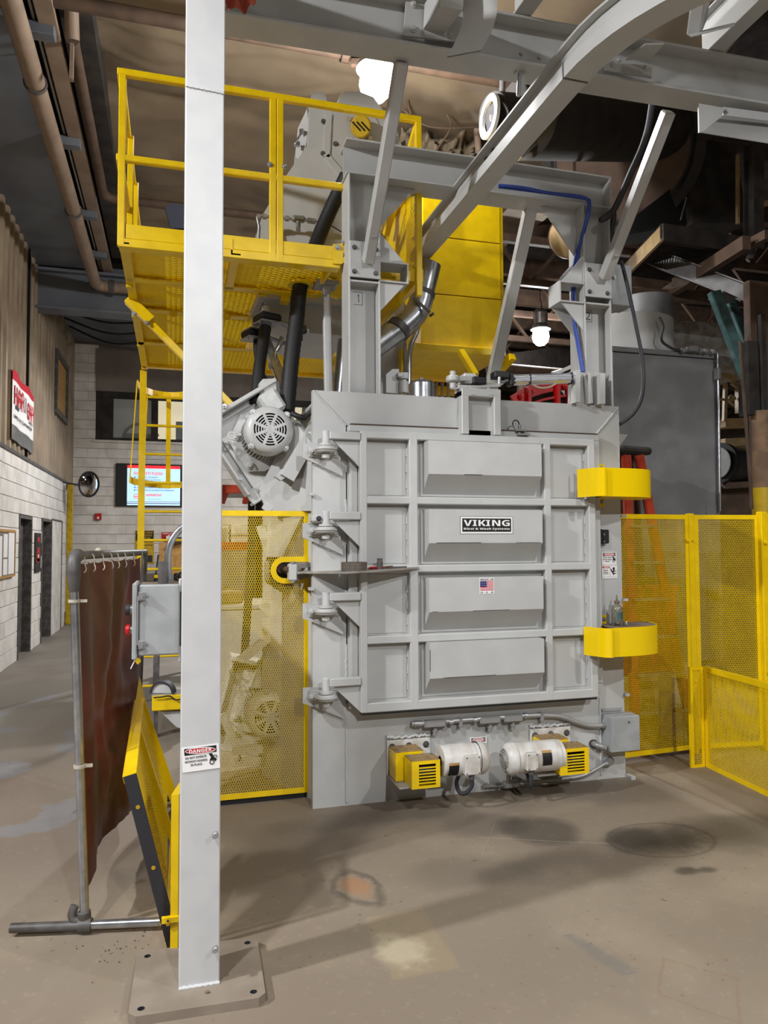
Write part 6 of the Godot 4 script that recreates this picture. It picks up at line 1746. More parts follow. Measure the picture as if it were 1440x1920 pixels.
# ---------------------------------------------------------------- blast wheels
func build_wheels() -> void:
	for k in 2:
		var c := Vector3(0.584, 2.334, -4.72) if k == 0 else Vector3(0.633, 0.445, -5.05)
		var rot := 0.58 if k == 0 else -0.25
		var t := thing("shot_blaster", "grey blast wheel with a slotted fan cover motor above the left fence" if k == 0 else "lower grey blast wheel with a round fan cover motor behind the yellow mesh fence", "machine", c, "blast wheels on the cabinet side")
		var B := Basis(Vector3.BACK, rot)
		var xf := Transform3D(B, c)
		var R := 0.157 if k == 0 else 0.160
		# bell cover with real slots
		var fc := part(t, "fan_cover", G().lathe([Vector2(R, -0.12), Vector2(R, -0.03), Vector2(R * 0.97, -0.008), Vector2(R * 0.88, 0.014), Vector2(R * 0.72, 0.024), Vector2(R * 0.665, 0.025)], xf, 40, true), M.motor)
		var gr := G()
		var rr := [0.665, 0.60, 0.555, 0.49, 0.445, 0.38, 0.335, 0.28, 0.235]
		for i in [1, 3, 5, 7]:
			gr.ring(xf * Transform3D(Basis.IDENTITY, Vector3(0, 0, 0.018)), R * rr[i + 1], R * rr[i], 0.007, 40)
		gr.cyl(xf * Vector3(0, 0, 0.018), xf * Vector3(0, 0, 0.025), R * 0.2, 24)
		for i in 8:
			var a := TAU * (i + 0.5) / 8.0 - rot
			gr.bar(xf * Vector3(cos(a) * R * 0.18, sin(a) * R * 0.18, 0.021), xf * Vector3(cos(a) * R * 0.68, sin(a) * R * 0.68, 0.021), 0.018, 0.007, B.z)
		part(fc, "grille", gr, M.motor)
		part(fc, "fan_disc", G().cyl(xf * Vector3(0, 0, -0.02), xf * Vector3(0, 0, 0.0), R * 0.72, 32), M.dark)
		for i in 4:
			var a := TAU * i / 4.0 + 0.35 - rot * 0.3
			bolt(fc, xf * Vector3(cos(a) * R * 0.97, sin(a) * R * 0.97, -0.004), B.z, 0.012, M.zinc)
			part(fc, "boss", G().cyl(xf * Vector3(cos(a) * R * 0.96, sin(a) * R * 0.96, -0.05), xf * Vector3(cos(a) * R * 0.96, sin(a) * R * 0.96, -0.004), 0.026, 14, 0.02), M.motor)
		# finned motor frame
		part(t, "motor_frame", G().cyl(xf * Vector3(0, 0, -0.36), xf * Vector3(0, 0, -0.11), R * 0.86, 32), M.motor)
		for i in 44:
			var a := TAU * i / 44.0
			part(t, "cooling_fin", G().bar(xf * Vector3(cos(a) * R * 0.93, sin(a) * R * 0.93, -0.35), xf * Vector3(cos(a) * R * 0.93, sin(a) * R * 0.93, -0.125), 0.005, R * 0.17, B * Vector3(cos(a), sin(a), 0)), M.motor)
		# feet, mounting plate, terminal box and eye bolt
		part(t, "mounting_plate", G().box(xf * Vector3(-0.02, -0.02, -0.37), Vector3(0.46, 0.50, 0.02), B, 0.006), M.grey)
		part(t, "motor_flange", G().plate([xf * Vector3(-0.22, 0.10, -0.33), xf * Vector3(-0.22, -0.14, -0.33), xf * Vector3(-0.12, -0.20, -0.33), xf * Vector3(0.10, -0.20, -0.33), xf * Vector3(0.18, -0.10, -0.33), xf * Vector3(0.18, 0.16, -0.33), xf * Vector3(-0.05, 0.21, -0.33)], B * Vector3(0, 0, -0.02)), M.motor)
		for q in [Vector3(-0.19, -0.11, -0.32), Vector3(0.09, -0.18, -0.32), Vector3(-0.16, 0.10, -0.32), Vector3(0.15, 0.12, -0.32)]:
			bolt(t, xf * q, B.z, 0.018, M.motor)
		# rotated wheel housing with clamps
		part(t, "wheel_housing", G().box(xf * Vector3(-0.02, -0.03, -0.45), Vector3(0.56, 0.60, 0.13), B, 0.008), M.grey)
		part(t, "housing_lid", G().box(xf * Vector3(-0.02, 0.285, -0.40), Vector3(0.60, 0.03, 0.25), B, 0.006).box(xf * Vector3(-0.30, 0.0, -0.42), Vector3(0.02, 0.56, 0.22), B, 0.004), M.grey)
		part(t, "housing_base", G().box(xf * Vector3(0.02, -0.345, -0.42), Vector3(0.66, 0.02, 0.20), B, 0.004).box(xf * Vector3(0.0, -0.30, -0.36), Vector3(0.62, 0.10, 0.014), B, 0.004), M.grey)
		for i in 4:
			var q := Vector3(-0.24 + 0.16 * i, -0.36, -0.36)
			part(t, "stud", G().cyl(xf * q, xf * (q + Vector3(0, -0.055, 0)), 0.010, 8).cyl(xf * (q + Vector3(0, -0.03, 0)), xf * (q + Vector3(0, -0.045, 0)), 0.018, 6), M.zinc)
		for q in [Vector3(-0.30, 0.20, -0.34), Vector3(-0.12, 0.305, -0.33), Vector3(-0.30, -0.16, -0.34)]:
			part(t, "clamp_bolt", G().cyl(xf * q, xf * (q + Vector3(0.0, 0.0, 0.09)), 0.008, 8).cyl(xf * (q + Vector3(0, 0, 0.06)), xf * (q + Vector3(0, 0, 0.075)), 0.018, 6), M.zinc)
		part(t, "terminal_box", G().box(xf * Vector3(0.15, 0.16, -0.25), Vector3(0.14, 0.16, 0.15), B, 0.02), M.motor)
		part(t, "eye_bolt", G().ring(xf * Transform3D(Basis.IDENTITY, Vector3(-0.20, 0.11, -0.2)), 0.016, 0.028, 0.012, 16).cyl(xf * Vector3(-0.17, 0.095, -0.2), xf * Vector3(-0.14, 0.08, -0.2), 0.012, 8), M.motor)
		if k == 0:
			part(t, "feed_spout", G().box(xf * Vector3(0.20, 0.23, -0.36), Vector3(0.14, 0.20, 0.14), Basis(Vector3.BACK, 0.1), 0.03), M.grey)
			# channel rail leaning along the right of the motor
			var a := Vector3(0.643, 2.035, -4.7)
			var b := Vector3(0.868, 2.425, -4.76)
			var cr := thing("motor_slide_rail", "leaning grey channel rail between the upper motor and the cabinet edge", "rail", a)
			part(cr, "channel", G().channel(a, b, 0.13, 0.09, -1.0, Vector3.BACK, 0.008), M.grey)
			part(cr, "end_plate", G().plate([Vector3(0.608, 2.031, -4.66), Vector3(0.655, 2.079, -4.66), Vector3(0.709, 2.047, -4.66), Vector3(0.648, 2.005, -4.66)], Vector3(0, 0, -0.06)), M.grey)
			for u in 3:
				bolt(cr, a.lerp(b, 0.2 + 0.25 * u) + Vector3(0.02, 0, 0.03), Vector3.RIGHT, 0.012, M.steel)
			part(cr, "handle", G().tube(bend(Vector3(0.725, 2.443, -4.7), Vector3(0.753, 2.413, -4.66), Vector3(0.804, 2.412, -4.68)), 0.018, 8), M.rubber)
			part(cr, "tube_end", G().tube(bend(Vector3(0.818, 2.307, -4.62), Vector3(0.845, 2.312, -4.6), Vector3(0.838, 2.255, -4.56)), 0.01, 8), M.white)


# ---------------------------------------------------------------- guards, column and welding screen
func mesh_panel(t: Node3D, called: String, xf: Transform3D, w: float, h: float, holes := [], fr := 0.035) -> Node3D:
	# angle-iron frame around expanded metal, in the local xy plane of xf
	var B := xf.basis
	var g := G()
	for s in [[Vector3(0, 0, 0), Vector3(w, 0, 0)], [Vector3(0, h, 0), Vector3(w, h, 0)]]:
		var o := Vector3(0, fr / 2.0 if s[0].y == 0.0 else -fr / 2.0, 0)
		g.bar(xf * (s[0] + o), xf * (s[1] + o), fr, 0.004, B.z)
		var e := Vector3(0, 0.002 if s[0].y == 0.0 else -0.002, -fr / 2.0 - 0.002)
		g.bar(xf * (s[0] + e), xf * (s[1] + e), 0.004, fr, B.z)
	for x in [0.0, w]:
		var sg := 1.0 if x == 0.0 else -1.0
		g.bar(xf * Vector3(x + sg * fr / 2.0, fr, 0), xf * Vector3(x + sg * fr / 2.0, h - fr, 0), fr, 0.004, B.z)
		g.bar(xf * Vector3(x + sg * 0.002, 0.004, -fr / 2.0 - 0.002), xf * Vector3(x + sg * 0.002, h - 0.004, -fr / 2.0 - 0.002), 0.004, fr, B.z)
	var f := part(t, called, g, M.yellow)
	part(f, "expanded_mesh", G().expanded(Transform3D(B, xf * Vector3(0.006, 0.006, -0.006)), w - 0.012, h - 0.012, 0.0142, 0.032, 0.0024, 0.0022, holes), M.yellow).set_meta("kind", "stuff")
	return f


func build_fences() -> void:
	# left of the cabinet, with the U-shaped cut-out for the lever
	var t := thing("mesh_fence", "yellow expanded-metal fence panel with a U-shaped slot left of the cabinet", "fence", Vector3(0.55, 0.03, -4.70), "yellow mesh fence panels")
	var z := -4.70
	var x0 := 0.16
	var x1 := 0.835
	var yl := 0.035
	var yh := 1.815
	var sy0: float = 1.387
	var sy1: float = 1.489
	var sx: float = 0.623
	var xf := Transform3D(Basis.IDENTITY, Vector3(x0, yl, z))
	var g := G()
	var fr := 0.035
	g.span(x0, x1, yh - fr, yh, z - 0.002, z + 0.002).span(x0, x1, yh - 0.004, yh, z - fr, z - 0.002).span(x0, x1, yl, yl + fr, z - 0.002, z + 0.002).span(x0, x1, yl, yl + 0.004, z - fr, z - 0.002)
	g.span(x0, x0 + fr, yl + fr, yh - fr, z - 0.002, z + 0.002)
	for s in [[yl + fr, sy0 - 0.034], [sy1 + 0.034, yh - fr]]:
		g.span(x1 - fr, x1, s[0], s[1], z - 0.002, z + 0.002).span(x1 - 0.004, x1, s[0], s[1], z - fr, z - 0.002)
	var f := part(t, "frame", g, M.yellow)
	var cy := (sy0 + sy1) / 2.0
	var ri := (sy1 - sy0) / 2.0
	part(t, "slot_rim", G().ring(Transform3D(Basis.IDENTITY, Vector3(sx + ri, cy, z - 0.004)), ri, ri + 0.034, 0.012, 20, PI / 2, PI * 1.5).span(sx + ri, x1, sy1, sy1 + 0.034, z - 0.004, z + 0.008).span(sx + ri, x1, sy0 - 0.034, sy0, z - 0.004, z + 0.008), M.yellow)
	part(t, "expanded_mesh", G().expanded(Transform3D(Basis.IDENTITY, Vector3(x0 + 0.006, yl + 0.006, z - 0.006)), x1 - x0 - 0.012, yh - yl - 0.012, 0.0142, 0.032, 0.0024, 0.0022, [[sx - x0 - 0.006, 2.0, sy0 - yl - 0.012, sy1 - yl]]), M.yellow).set_meta("kind", "stuff")
	part(t, "skirt", G().span(x0, x1 + 0.03, 0.0, yl, z - 0.02, z - 0.012), M.rubber)
	for y in [0.38, 0.75, 1.2]:
		bolt(t, Vector3(x1 + 0.002, y, z - 0.01), Vector3.RIGHT, 0.01)
	# actuator seen through the slot
	var a := thing("lever_actuator", "black actuator housing with a brown piston rod inside the fence slot", "actuator", Vector3(0.686, 1.429, -4.85))
	part(a, "housing", G().span(0.606, 0.753, 1.332, 1.517, -5.1, -4.85, 0.01), M.black)
	part(a, "rod", G().cyl(Vector3(0.668, 1.443, -4.87), Vector3(0.697, 1.444, -4.62), 0.018, 14).cyl(Vector3(0.673, 1.443, -4.86), Vector3(0.675, 1.445, -4.8), 0.032, 16), M.brown)
	part(a, "rear_mount", G().span(0.577, 0.616, 1.359, 1.492, -5.0, -4.9, 0.006), M.grey)
	# right-hand run
	var r := thing("mesh_fence", "tall yellow mesh fence panel next to the right cabinet edge", "fence", Vector3(3.5, 0.03, -4.78), "yellow mesh fence panels")
	mesh_panel(r, "frame", Transform3D(Basis(Vector3.UP, 0.08), Vector3(3.13, 0.04, -4.76)), 0.665, 1.775)
	part(r, "corner_post", G().bar(Vector3(3.815, 0.0, -4.825), Vector3(3.815, 1.825, -4.825), 0.05, 0.05, Vector3.RIGHT, 0.006), M.yellow)
	for y in [0.55, 1.62]:
		bolt(r, Vector3(3.775, y, -4.80), Vector3.BACK, 0.012, M.yellow)
		bolt(r, Vector3(3.82, y, -4.80), Vector3.BACK, 0.012, M.yellow)
	var q := thing("mesh_fence", "tall yellow mesh fence panel at the far right behind the low guard", "fence", Vector3(4.1, 0.03, -4.78), "yellow mesh fence panels")
	mesh_panel(q, "frame", Transform3D(Basis(Vector3.UP, -0.12), Vector3(3.845, 0.04, -4.815)), 0.545, 1.775)
	part(q, "post", G().bar(Vector3(4.41, 0.0, -4.74), Vector3(4.41, 1.84, -4.74), 0.06, 0.06, Vector3.RIGHT, 0.006), M.yellow)
	mesh_panel(q, "frame", Transform3D(Basis(Vector3.UP, -0.5), Vector3(4.44, 0.04, -4.73)), 0.6, 1.79)
	for y in [0.6, 1.60]:
		bolt(q, Vector3(4.41, y, -4.705), Vector3.BACK, 0.014, M.yellow)
	# low guard standing in front of them, an L in plan
	var l := thing("low_mesh_guard", "low yellow mesh guard standing in front of the tall right fence", "guard", Vector3(3.6, 0, -4.2))
	var h: float = 0.711
	mesh_panel(l, "return_leaf", Transform3D(Basis.IDENTITY, Vector3(3.555, 0.0, -4.53)), 0.11, h, [], 0.022)
	mesh_panel(l, "long_leaf", Transform3D(Basis(Vector3.UP, -1.666), Vector3(3.672, 0.0, -4.53)), 1.9, h)


func build_column() -> void:
	var x0 := 0.028
	var x1 := 0.169
	var t := thing("white_column", "tall white square steel column with a danger label in front of the cabinet", "column", Vector3(0.1, 0, -2.85))
	part(t, "shaft", G().span(x0, x1, 0.028, 3.309, -2.92, -2.78, 0.004).span(x0, x1 + 0.002, 3.3065, 4.7, -2.92, -2.779, 0.003), M.white)
	var w := []
	for k in 20:
		w.append(Vector3(x0 + 0.003 + (x1 - x0 - 0.004) * k / 19.0, 3.309 + 0.0015 * sin(k * 2.3) - 0.0003 * k, -2.781))
	part(t, "weld_seam", G().tube(w, 0.0042, 6, true, 0.4), M.white)
	# base plate with four bolt holes
	var c := CSGCombiner3D.new()
	c.name = "base_plate"
	t.add_child(c)
	c.position = Vector3(0.098, 0.016, -2.862) - t.position
	c.rotation.y = -0.03
	var poly := CSGPolygon3D.new()
	poly.name = "plate"
	var hw := 0.228
	var hd := 0.205
	var k := 0.025
	poly.polygon = PackedVector2Array([Vector2(-hw + k, -hd), Vector2(hw - k, -hd), Vector2(hw, -hd + k), Vector2(hw, hd - k), Vector2(hw - k, hd), Vector2(-hw + k, hd), Vector2(-hw, hd - k), Vector2(-hw, -hd + k)])
	poly.depth = 0.032
	poly.rotation.x = -PI / 2
	poly.position.y = 0.016
	poly.material = paint(Color(0.53, 0.485, 0.43), Color(0.49, 0.44, 0.385), 0.75, 0.6, 43)
	c.add_child(poly)
	for q in [Vector2(-1, -1), Vector2(1, -1), Vector2(-1, 1), Vector2(1, 1)]:
		var cy := CSGCylinder3D.new()
		cy.name = "hole"
		cy.operation = CSGShape3D.OPERATION_SUBTRACTION
		cy.radius = 0.0125
		cy.height = 0.1
		cy.sides = 20
		cy.position = Vector3(q.x * 0.188, 0, q.y * 0.165)
		cy.material = M.ink_soft
		c.add_child(cy)
	var wb := []
	for i in 16:
		wb.append(Vector3(x0 + (x1 - x0) * i / 15.0, 0.034, -2.777 + 0.002 * sin(i * 2.7)))
	part(t, "weld_bead", G().tube(wb, 0.006, 6, true, 0.4), M.white)
	for v in [1562, 1776]:
		var p := Vector3(0.152, 0.56, -2.78) if v == 1562 else Vector3(0.154, 0.158, -2.78)
		part(t, "stud", G().cyl(p, p + Vector3(0, 0, 0.022), 0.0095, 12, -1.0, 0.002), M.zinc)
	part(t, "floor_nut", G().cyl(Vector3(0.125, 0.032, -2.73), Vector3(0.125, 0.038, -2.73), 0.008, 6), M.dust)
	var c0 := Vector3(0.099, 0.833, -2.778)
	danger_label(t, c0, 0.131, 0.088, 0.055)
	# control box on the left face
	var bx0: float = -0.12
	var bx1: float = 0.022
	var by0: float = 1.203
	var by1: float = 1.458
	var b := thing("control_box", "grey hinged control box with latches on the left of the white column", "control box", Vector3(bx0, by0, -2.9))
	part(b, "case", G().span(bx0, bx1, by0, by1, -3.0, -2.80, 0.006), M.box_grey)
	part(b, "top_dust", G().span(bx0 + 0.005, bx1 - 0.005, by1, by1 + 0.001, -2.995, -2.806), M.dust)
	part(b, "gasket", G().span(bx0 - 0.006, bx0 + 0.001, by0 + 0.006, by1 - 0.006, -2.995, -2.803), M.ink_soft)
	var dr := part(b, "door", G().span(bx0 - 0.022, bx0 - 0.005, by0 - 0.012, by1 + 0.006, -3.01, -2.795, 0.004), M.box_grey)
	part(dr, "hinge_rod", G().cyl(Vector3(bx0 - 0.003, by0 + 0.04, -2.797), Vector3(bx0 - 0.003, by1 - 0.04, -2.797), 0.003, 8), M.zinc)
	for v in [1114, 1205]:
		var p := Vector3(-0.113, 1.417, -2.797) if v == 1114 else Vector3(-0.112, 1.244, -2.797)
		part(b, "latch", G().span(p.x - 0.008, p.x + 0.016, p.y - 0.016, p.y + 0.016, -2.80, -2.792, 0.002).span(p.x + 0.001, p.x + 0.008, p.y - 0.012, p.y + 0.014, -2.792, -2.782, 0.002).bar(Vector3(p.x - 0.002, p.y - 0.005, -2.785), Vector3(p.x + 0.012, p.y + 0.006, -2.785), 0.005, 0.005), M.zinc)
		bolt(b, Vector3(p.x + 0.022, p.y, -2.80), Vector3.BACK, 0.004)
	var s1 := Vector3(-0.143, 1.362, -2.9)
	part(dr, "selector_switch", G().cyl(Vector3(bx0 - 0.02, s1.y, -2.9), Vector3(bx0 - 0.035, s1.y, -2.9), 0.016, 16).cyl(Vector3(bx0 - 0.035, s1.y, -2.9), Vector3(bx0 - 0.05, s1.y, -2.9), 0.021, 18), M.ink_soft)
	var s2 := Vector3(-0.142, 1.287, -2.9)
	part(dr, "button_collar", G().cyl(Vector3(bx0 - 0.02, s2.y, -2.9), Vector3(bx0 - 0.036, s2.y, -2.9), 0.014, 16).cyl(Vector3(bx0 - 0.02, s1.y, -2.9), Vector3(bx0 - 0.034, s1.y, -2.9), 0.0165, 16), M.zinc)
	part(dr, "stop_button", G().cyl(Vector3(bx0 - 0.034, s2.y, -2.9), Vector3(bx0 - 0.05, s2.y, -2.9), 0.022, 20, 0.019, 0.003), M.red)
	part(b, "yellow_tag", G().plate([Vector3(-0.13, 1.196, -2.82), Vector3(-0.114, 1.192, -2.82), Vector3(-0.112, 1.18, -2.82), Vector3(-0.123, 1.171, -2.82), Vector3(-0.132, 1.183, -2.82)], Vector3(0, 0, -0.006)), M.yellow)
	part(b, "tag_tie", G().tube([Vector3(-0.128, 1.196, -2.82), Vector3(-0.146, 1.157, -2.82)], 0.002, 6), M.paper)
	part(b, "wall_foot", G().span(bx1 - 0.004, x0 + 0.002, by1 - 0.03, by1 + 0.02, -2.84, -2.81, 0.004).span(bx1 - 0.004, x0 + 0.002, by0 - 0.03, by0 + 0.03, -2.84, -2.81, 0.004).span(bx1 + 0.001, x0 + 0.001, by0, by1, -2.93, -2.83), M.white)
	part(b, "conduit_nut", G().cyl(Vector3(-0.017, by1, -2.88), Vector3(-0.017, by1 + 0.012, -2.88), 0.016, 12).cyl(Vector3(-0.017, by1 + 0.016, -2.88), Vector3(-0.017, by1 + 0.03, -2.88), 0.017, 12), M.galv)
	part(b, "conduit", G().tube([Vector3(-0.017, by1, -2.88)] + spline([Vector3(-0.021, 1.515, -2.88), Vector3(-0.021, 1.564, -2.88), Vector3(-0.012, 1.608, -2.88), Vector3(0.009, 1.644, -2.88), Vector3(0.039, 1.674, -2.88), Vector3(0.077, 1.709, -2.9)], 6), 0.0125, 12), M.galv)
	single("pipe_nipple", G().lathe([Vector2(0.011, 0.0), Vector2(0.0165, 0.0), Vector2(0.0165, 0.082), Vector2(0.0125, 0.082), Vector2(0.0125, 0.06)], Transform3D(Basis(Vector3.RIGHT, Vector3.FORWARD, Vector3.UP), Vector3(-0.039, by1 + 0.001, -2.83)), 20), M.steel, "short grey-brown pipe nipple standing on the control box", "pipe")


func build_screen() -> void:
	var A := Vector3(-0.408, 1.557, -3.35)
	var B := Vector3(-0.176, 1.556, -4.85)
	var a0 := Vector3(-0.343, 0.05, -3.352)
	var b0 := Vector3(-0.22, 0.04, -4.87)
	var t := thing("welding_screen", "dark red welding curtain laced to a grey pipe frame", "screen", Vector3(-0.3, 0.02, -4.1))
	part(t, "top_rail", G().tube([A + Vector3(0, 0, -0.02), B], 0.019, 12), M.steel)
	part(t, "elbow", G().tube(bend(A + (B - A) * 0.05, A + Vector3(0, 0.012, 0.01), A + (a0 - A) * 0.05, 6), 0.028, 14).cyl(A + (a0 - A) * 0.04, A + (a0 - A) * 0.10, 0.030, 14, 0.02), M.steel)
	part(t, "near_pole", G().tube([A + (a0 - A) * 0.06, a0], 0.0185, 14), M.galv)
	part(t, "far_pole", G().tube([B, b0], 0.019, 12), M.steel)
	part(t, "near_foot", G().tube([Vector3(-0.632, 0.035, -3.401), Vector3(-0.344, 0.035, -3.339)], 0.019, 12), M.steel)
	part(t, "near_foot", G().tube([Vector3(-0.33, 0.035, -3.339), Vector3(-0.044, 0.035, -3.282)], 0.018, 12), M.galv)
	part(t, "foot_tee", G().cyl(Vector3(-0.365, 0.035, -3.345), Vector3(-0.315, 0.035, -3.335), 0.028, 14).cyl(a0 + Vector3(0, -0.02, 0), a0 + Vector3(-0.004, 0.035, 0), 0.027, 14).tube(bend(a0 + Vector3(-0.04, 0.06, -0.01), a0 + Vector3(-0.07, 0.0, 0), a0 + Vector3(-0.01, 0.0, 0)), 0.018, 10), M.steel)
	part(t, "far_foot", G().tube([Vector3(-0.55, 0.03, -4.9), Vector3(0.06, 0.03, -4.84)], 0.019, 12), M.steel)
	# curtain hung a little below the rail, bellied and ragged at the lower edge
	var n := FastNoiseLite.new()
	n.seed = 4
	n.frequency = 1.1
	var rows := []
	var back := []
	for i in 33:
		var v := i / 32.0
		var row := []
		var rb := []
		for j in 41:
			var u := j / 40.0
			var top := A.lerp(B, 0.03 + u * 0.95) - Vector3(0, 0.03 + 0.010 * absf(sin(u * 22.0)), 0)
			var bot := a0.lerp(b0, 0.02 + u * 0.92)
			bot.y = 0.16 + 0.06 * sin(u * 2.6) - 0.10 * u
			bot.x -= 0.03 * (1.0 - u)
			var p := top.lerp(bot, v)
			var wv := 0.05 * sin(u * 9.0 + v * 1.5) * v * (1.0 - 0.4 * v) + 0.05 * n.get_noise_2d(u * 2.4, v * 1.6) * sin(PI * u) + 0.02 * sin(u * 24.0) * (1.0 - v)
			p.x += wv + 0.04 * sin(PI * u) * v
			row.append(p)
			rb.append(p + Vector3(-0.003, 0, 0))
		rows.append(row)
		back.append(rb)
	part(t, "curtain", G().grid(rows).grid(back), M.curtain)
	for u in [0.06, 0.16, 0.27, 0.38, 0.47, 0.58, 0.72, 0.88]:
		var c := A.lerp(B, u)
		var tie := G().ring(Transform3D(Basis(Vector3.RIGHT, Vector3.UP, Vector3.BACK), c + Vector3(0, -0.014, 0)), 0.0215, 0.0255, 0.005, 14)
		tie.tube(spline([c + Vector3(0.02, -0.03, 0), c + Vector3(0.03, -0.06, 0.01), c + Vector3(0.022, -0.075, 0.02)]), 0.003, 5)
		if u == 0.27:
			tie.box(c + Vector3(0, 0.02, 0), Vector3(0.03, 0.025, 0.03), Basis(Vector3.UP, 0.5), 0.01)
		part(t, "tie", tie, M.rope)
	for k in [0.13, 0.585]:
		var c := A.lerp(a0, k)
		part(t, "pole_tie", G().ring(Transform3D(Basis(Vector3.RIGHT, Vector3.BACK, Vector3.UP), c), 0.018, 0.025, 0.012, 14).span(c.x + 0.015, c.x + 0.05, c.y, c.y + 0.012, c.z - 0.006, c.z + 0.006), M.rope)
	# mesh guard leaning against the screen: flanged tray, near edge dark
	var P2 := Vector3(-0.012, 0.0, -3.12)
	var P1 := Vector3(-0.182, 0.706, -3.06)
	var P4 := Vector3(0.006, 0.0, -4.74)
	var P3 := Vector3(-0.206, 0.723, -4.45)
	var g := thing("leaning_mesh_guard", "yellow mesh guard with a black near edge leaning on the welding screen", "guard", P2)
	var up := (P1 - P2)
	var al := (P4 - P2)
	var nn := up.cross(al).normalized()
	if nn.x < 0:
		nn = -nn
	var H := up.length()
	var L := al.length()
	var by := up.normalized()
	var bx := (al - by * al.dot(by)).normalized()
	var xf := Transform3D(Basis(bx, by, bx.cross(by)), P2)
	var fl := G()
	var d := nn * 0.05
	fl.bar(P1 + d * 0.5, P3 + d * 0.5, 0.05, 0.004, by)
	fl.bar(P2 + d * 0.5 + by * 0.003, P4 + d * 0.5 + by * 0.003, 0.05, 0.004, by)
	fl.bar(P3 + d * 0.5, P4 + d * 0.5, 0.004, 0.05, nn)
	fl.bar(P1 - by * 0.012, P3 - by * 0.012, 0.004, 0.03, by).bar(P2 + by * 0.012, P4 + by * 0.012, 0.004, 0.03, by)
	part(g, "flange", fl, M.yellow)
	var ne := part(g, "near_edge", G().bar(P1 + d * 0.5, P2 + d * 0.5, 0.05, 0.006, bx), M.ink_soft)
	for k in [0.18, 0.53, 0.86]:
		var c := P1.lerp(P2, k) + d * 0.5
		part(ne, "hole_spot", G().cyl(c - bx * 0.002, c - bx * 0.0045, 0.008, 14), M.yellow_dull)
	part(g, "expanded_mesh", G().expanded(Transform3D(xf.basis, P2 + bx * 0.01 + by * 0.01), L - 0.02, H - 0.02, 0.032, 0.0142, 0.0024, 0.0022), M.yellow).set_meta("kind", "stuff")
	part(g, "middle_bar", G().bar(P1.lerp(P3, 0.62) + d * 0.4, P2.lerp(P4, 0.62) + d * 0.4, 0.03, 0.03, nn), M.yellow)
	# second guard standing mostly behind the column
	var s := thing("second_mesh_guard", "yellow guard panel hidden behind the white column with a bolt tab showing", "guard", Vector3(0.06, 0, -3.2))
	mesh_panel(s, "frame", Transform3D(Basis(Vector3.UP, 1.36), Vector3(0.024, 0.0, -3.06)), 0.5, 0.62, [], 0.025)
	part(s, "tab", G().span(-0.035, 0.03, 0.135, 0.155, -3.07, -3.05), M.yellow)
	part(s, "tab_hole", G().cyl(Vector3(-0.012, 0.145, -3.05), Vector3(-0.012, 0.145, -3.048), 0.004, 10), M.ink_soft)


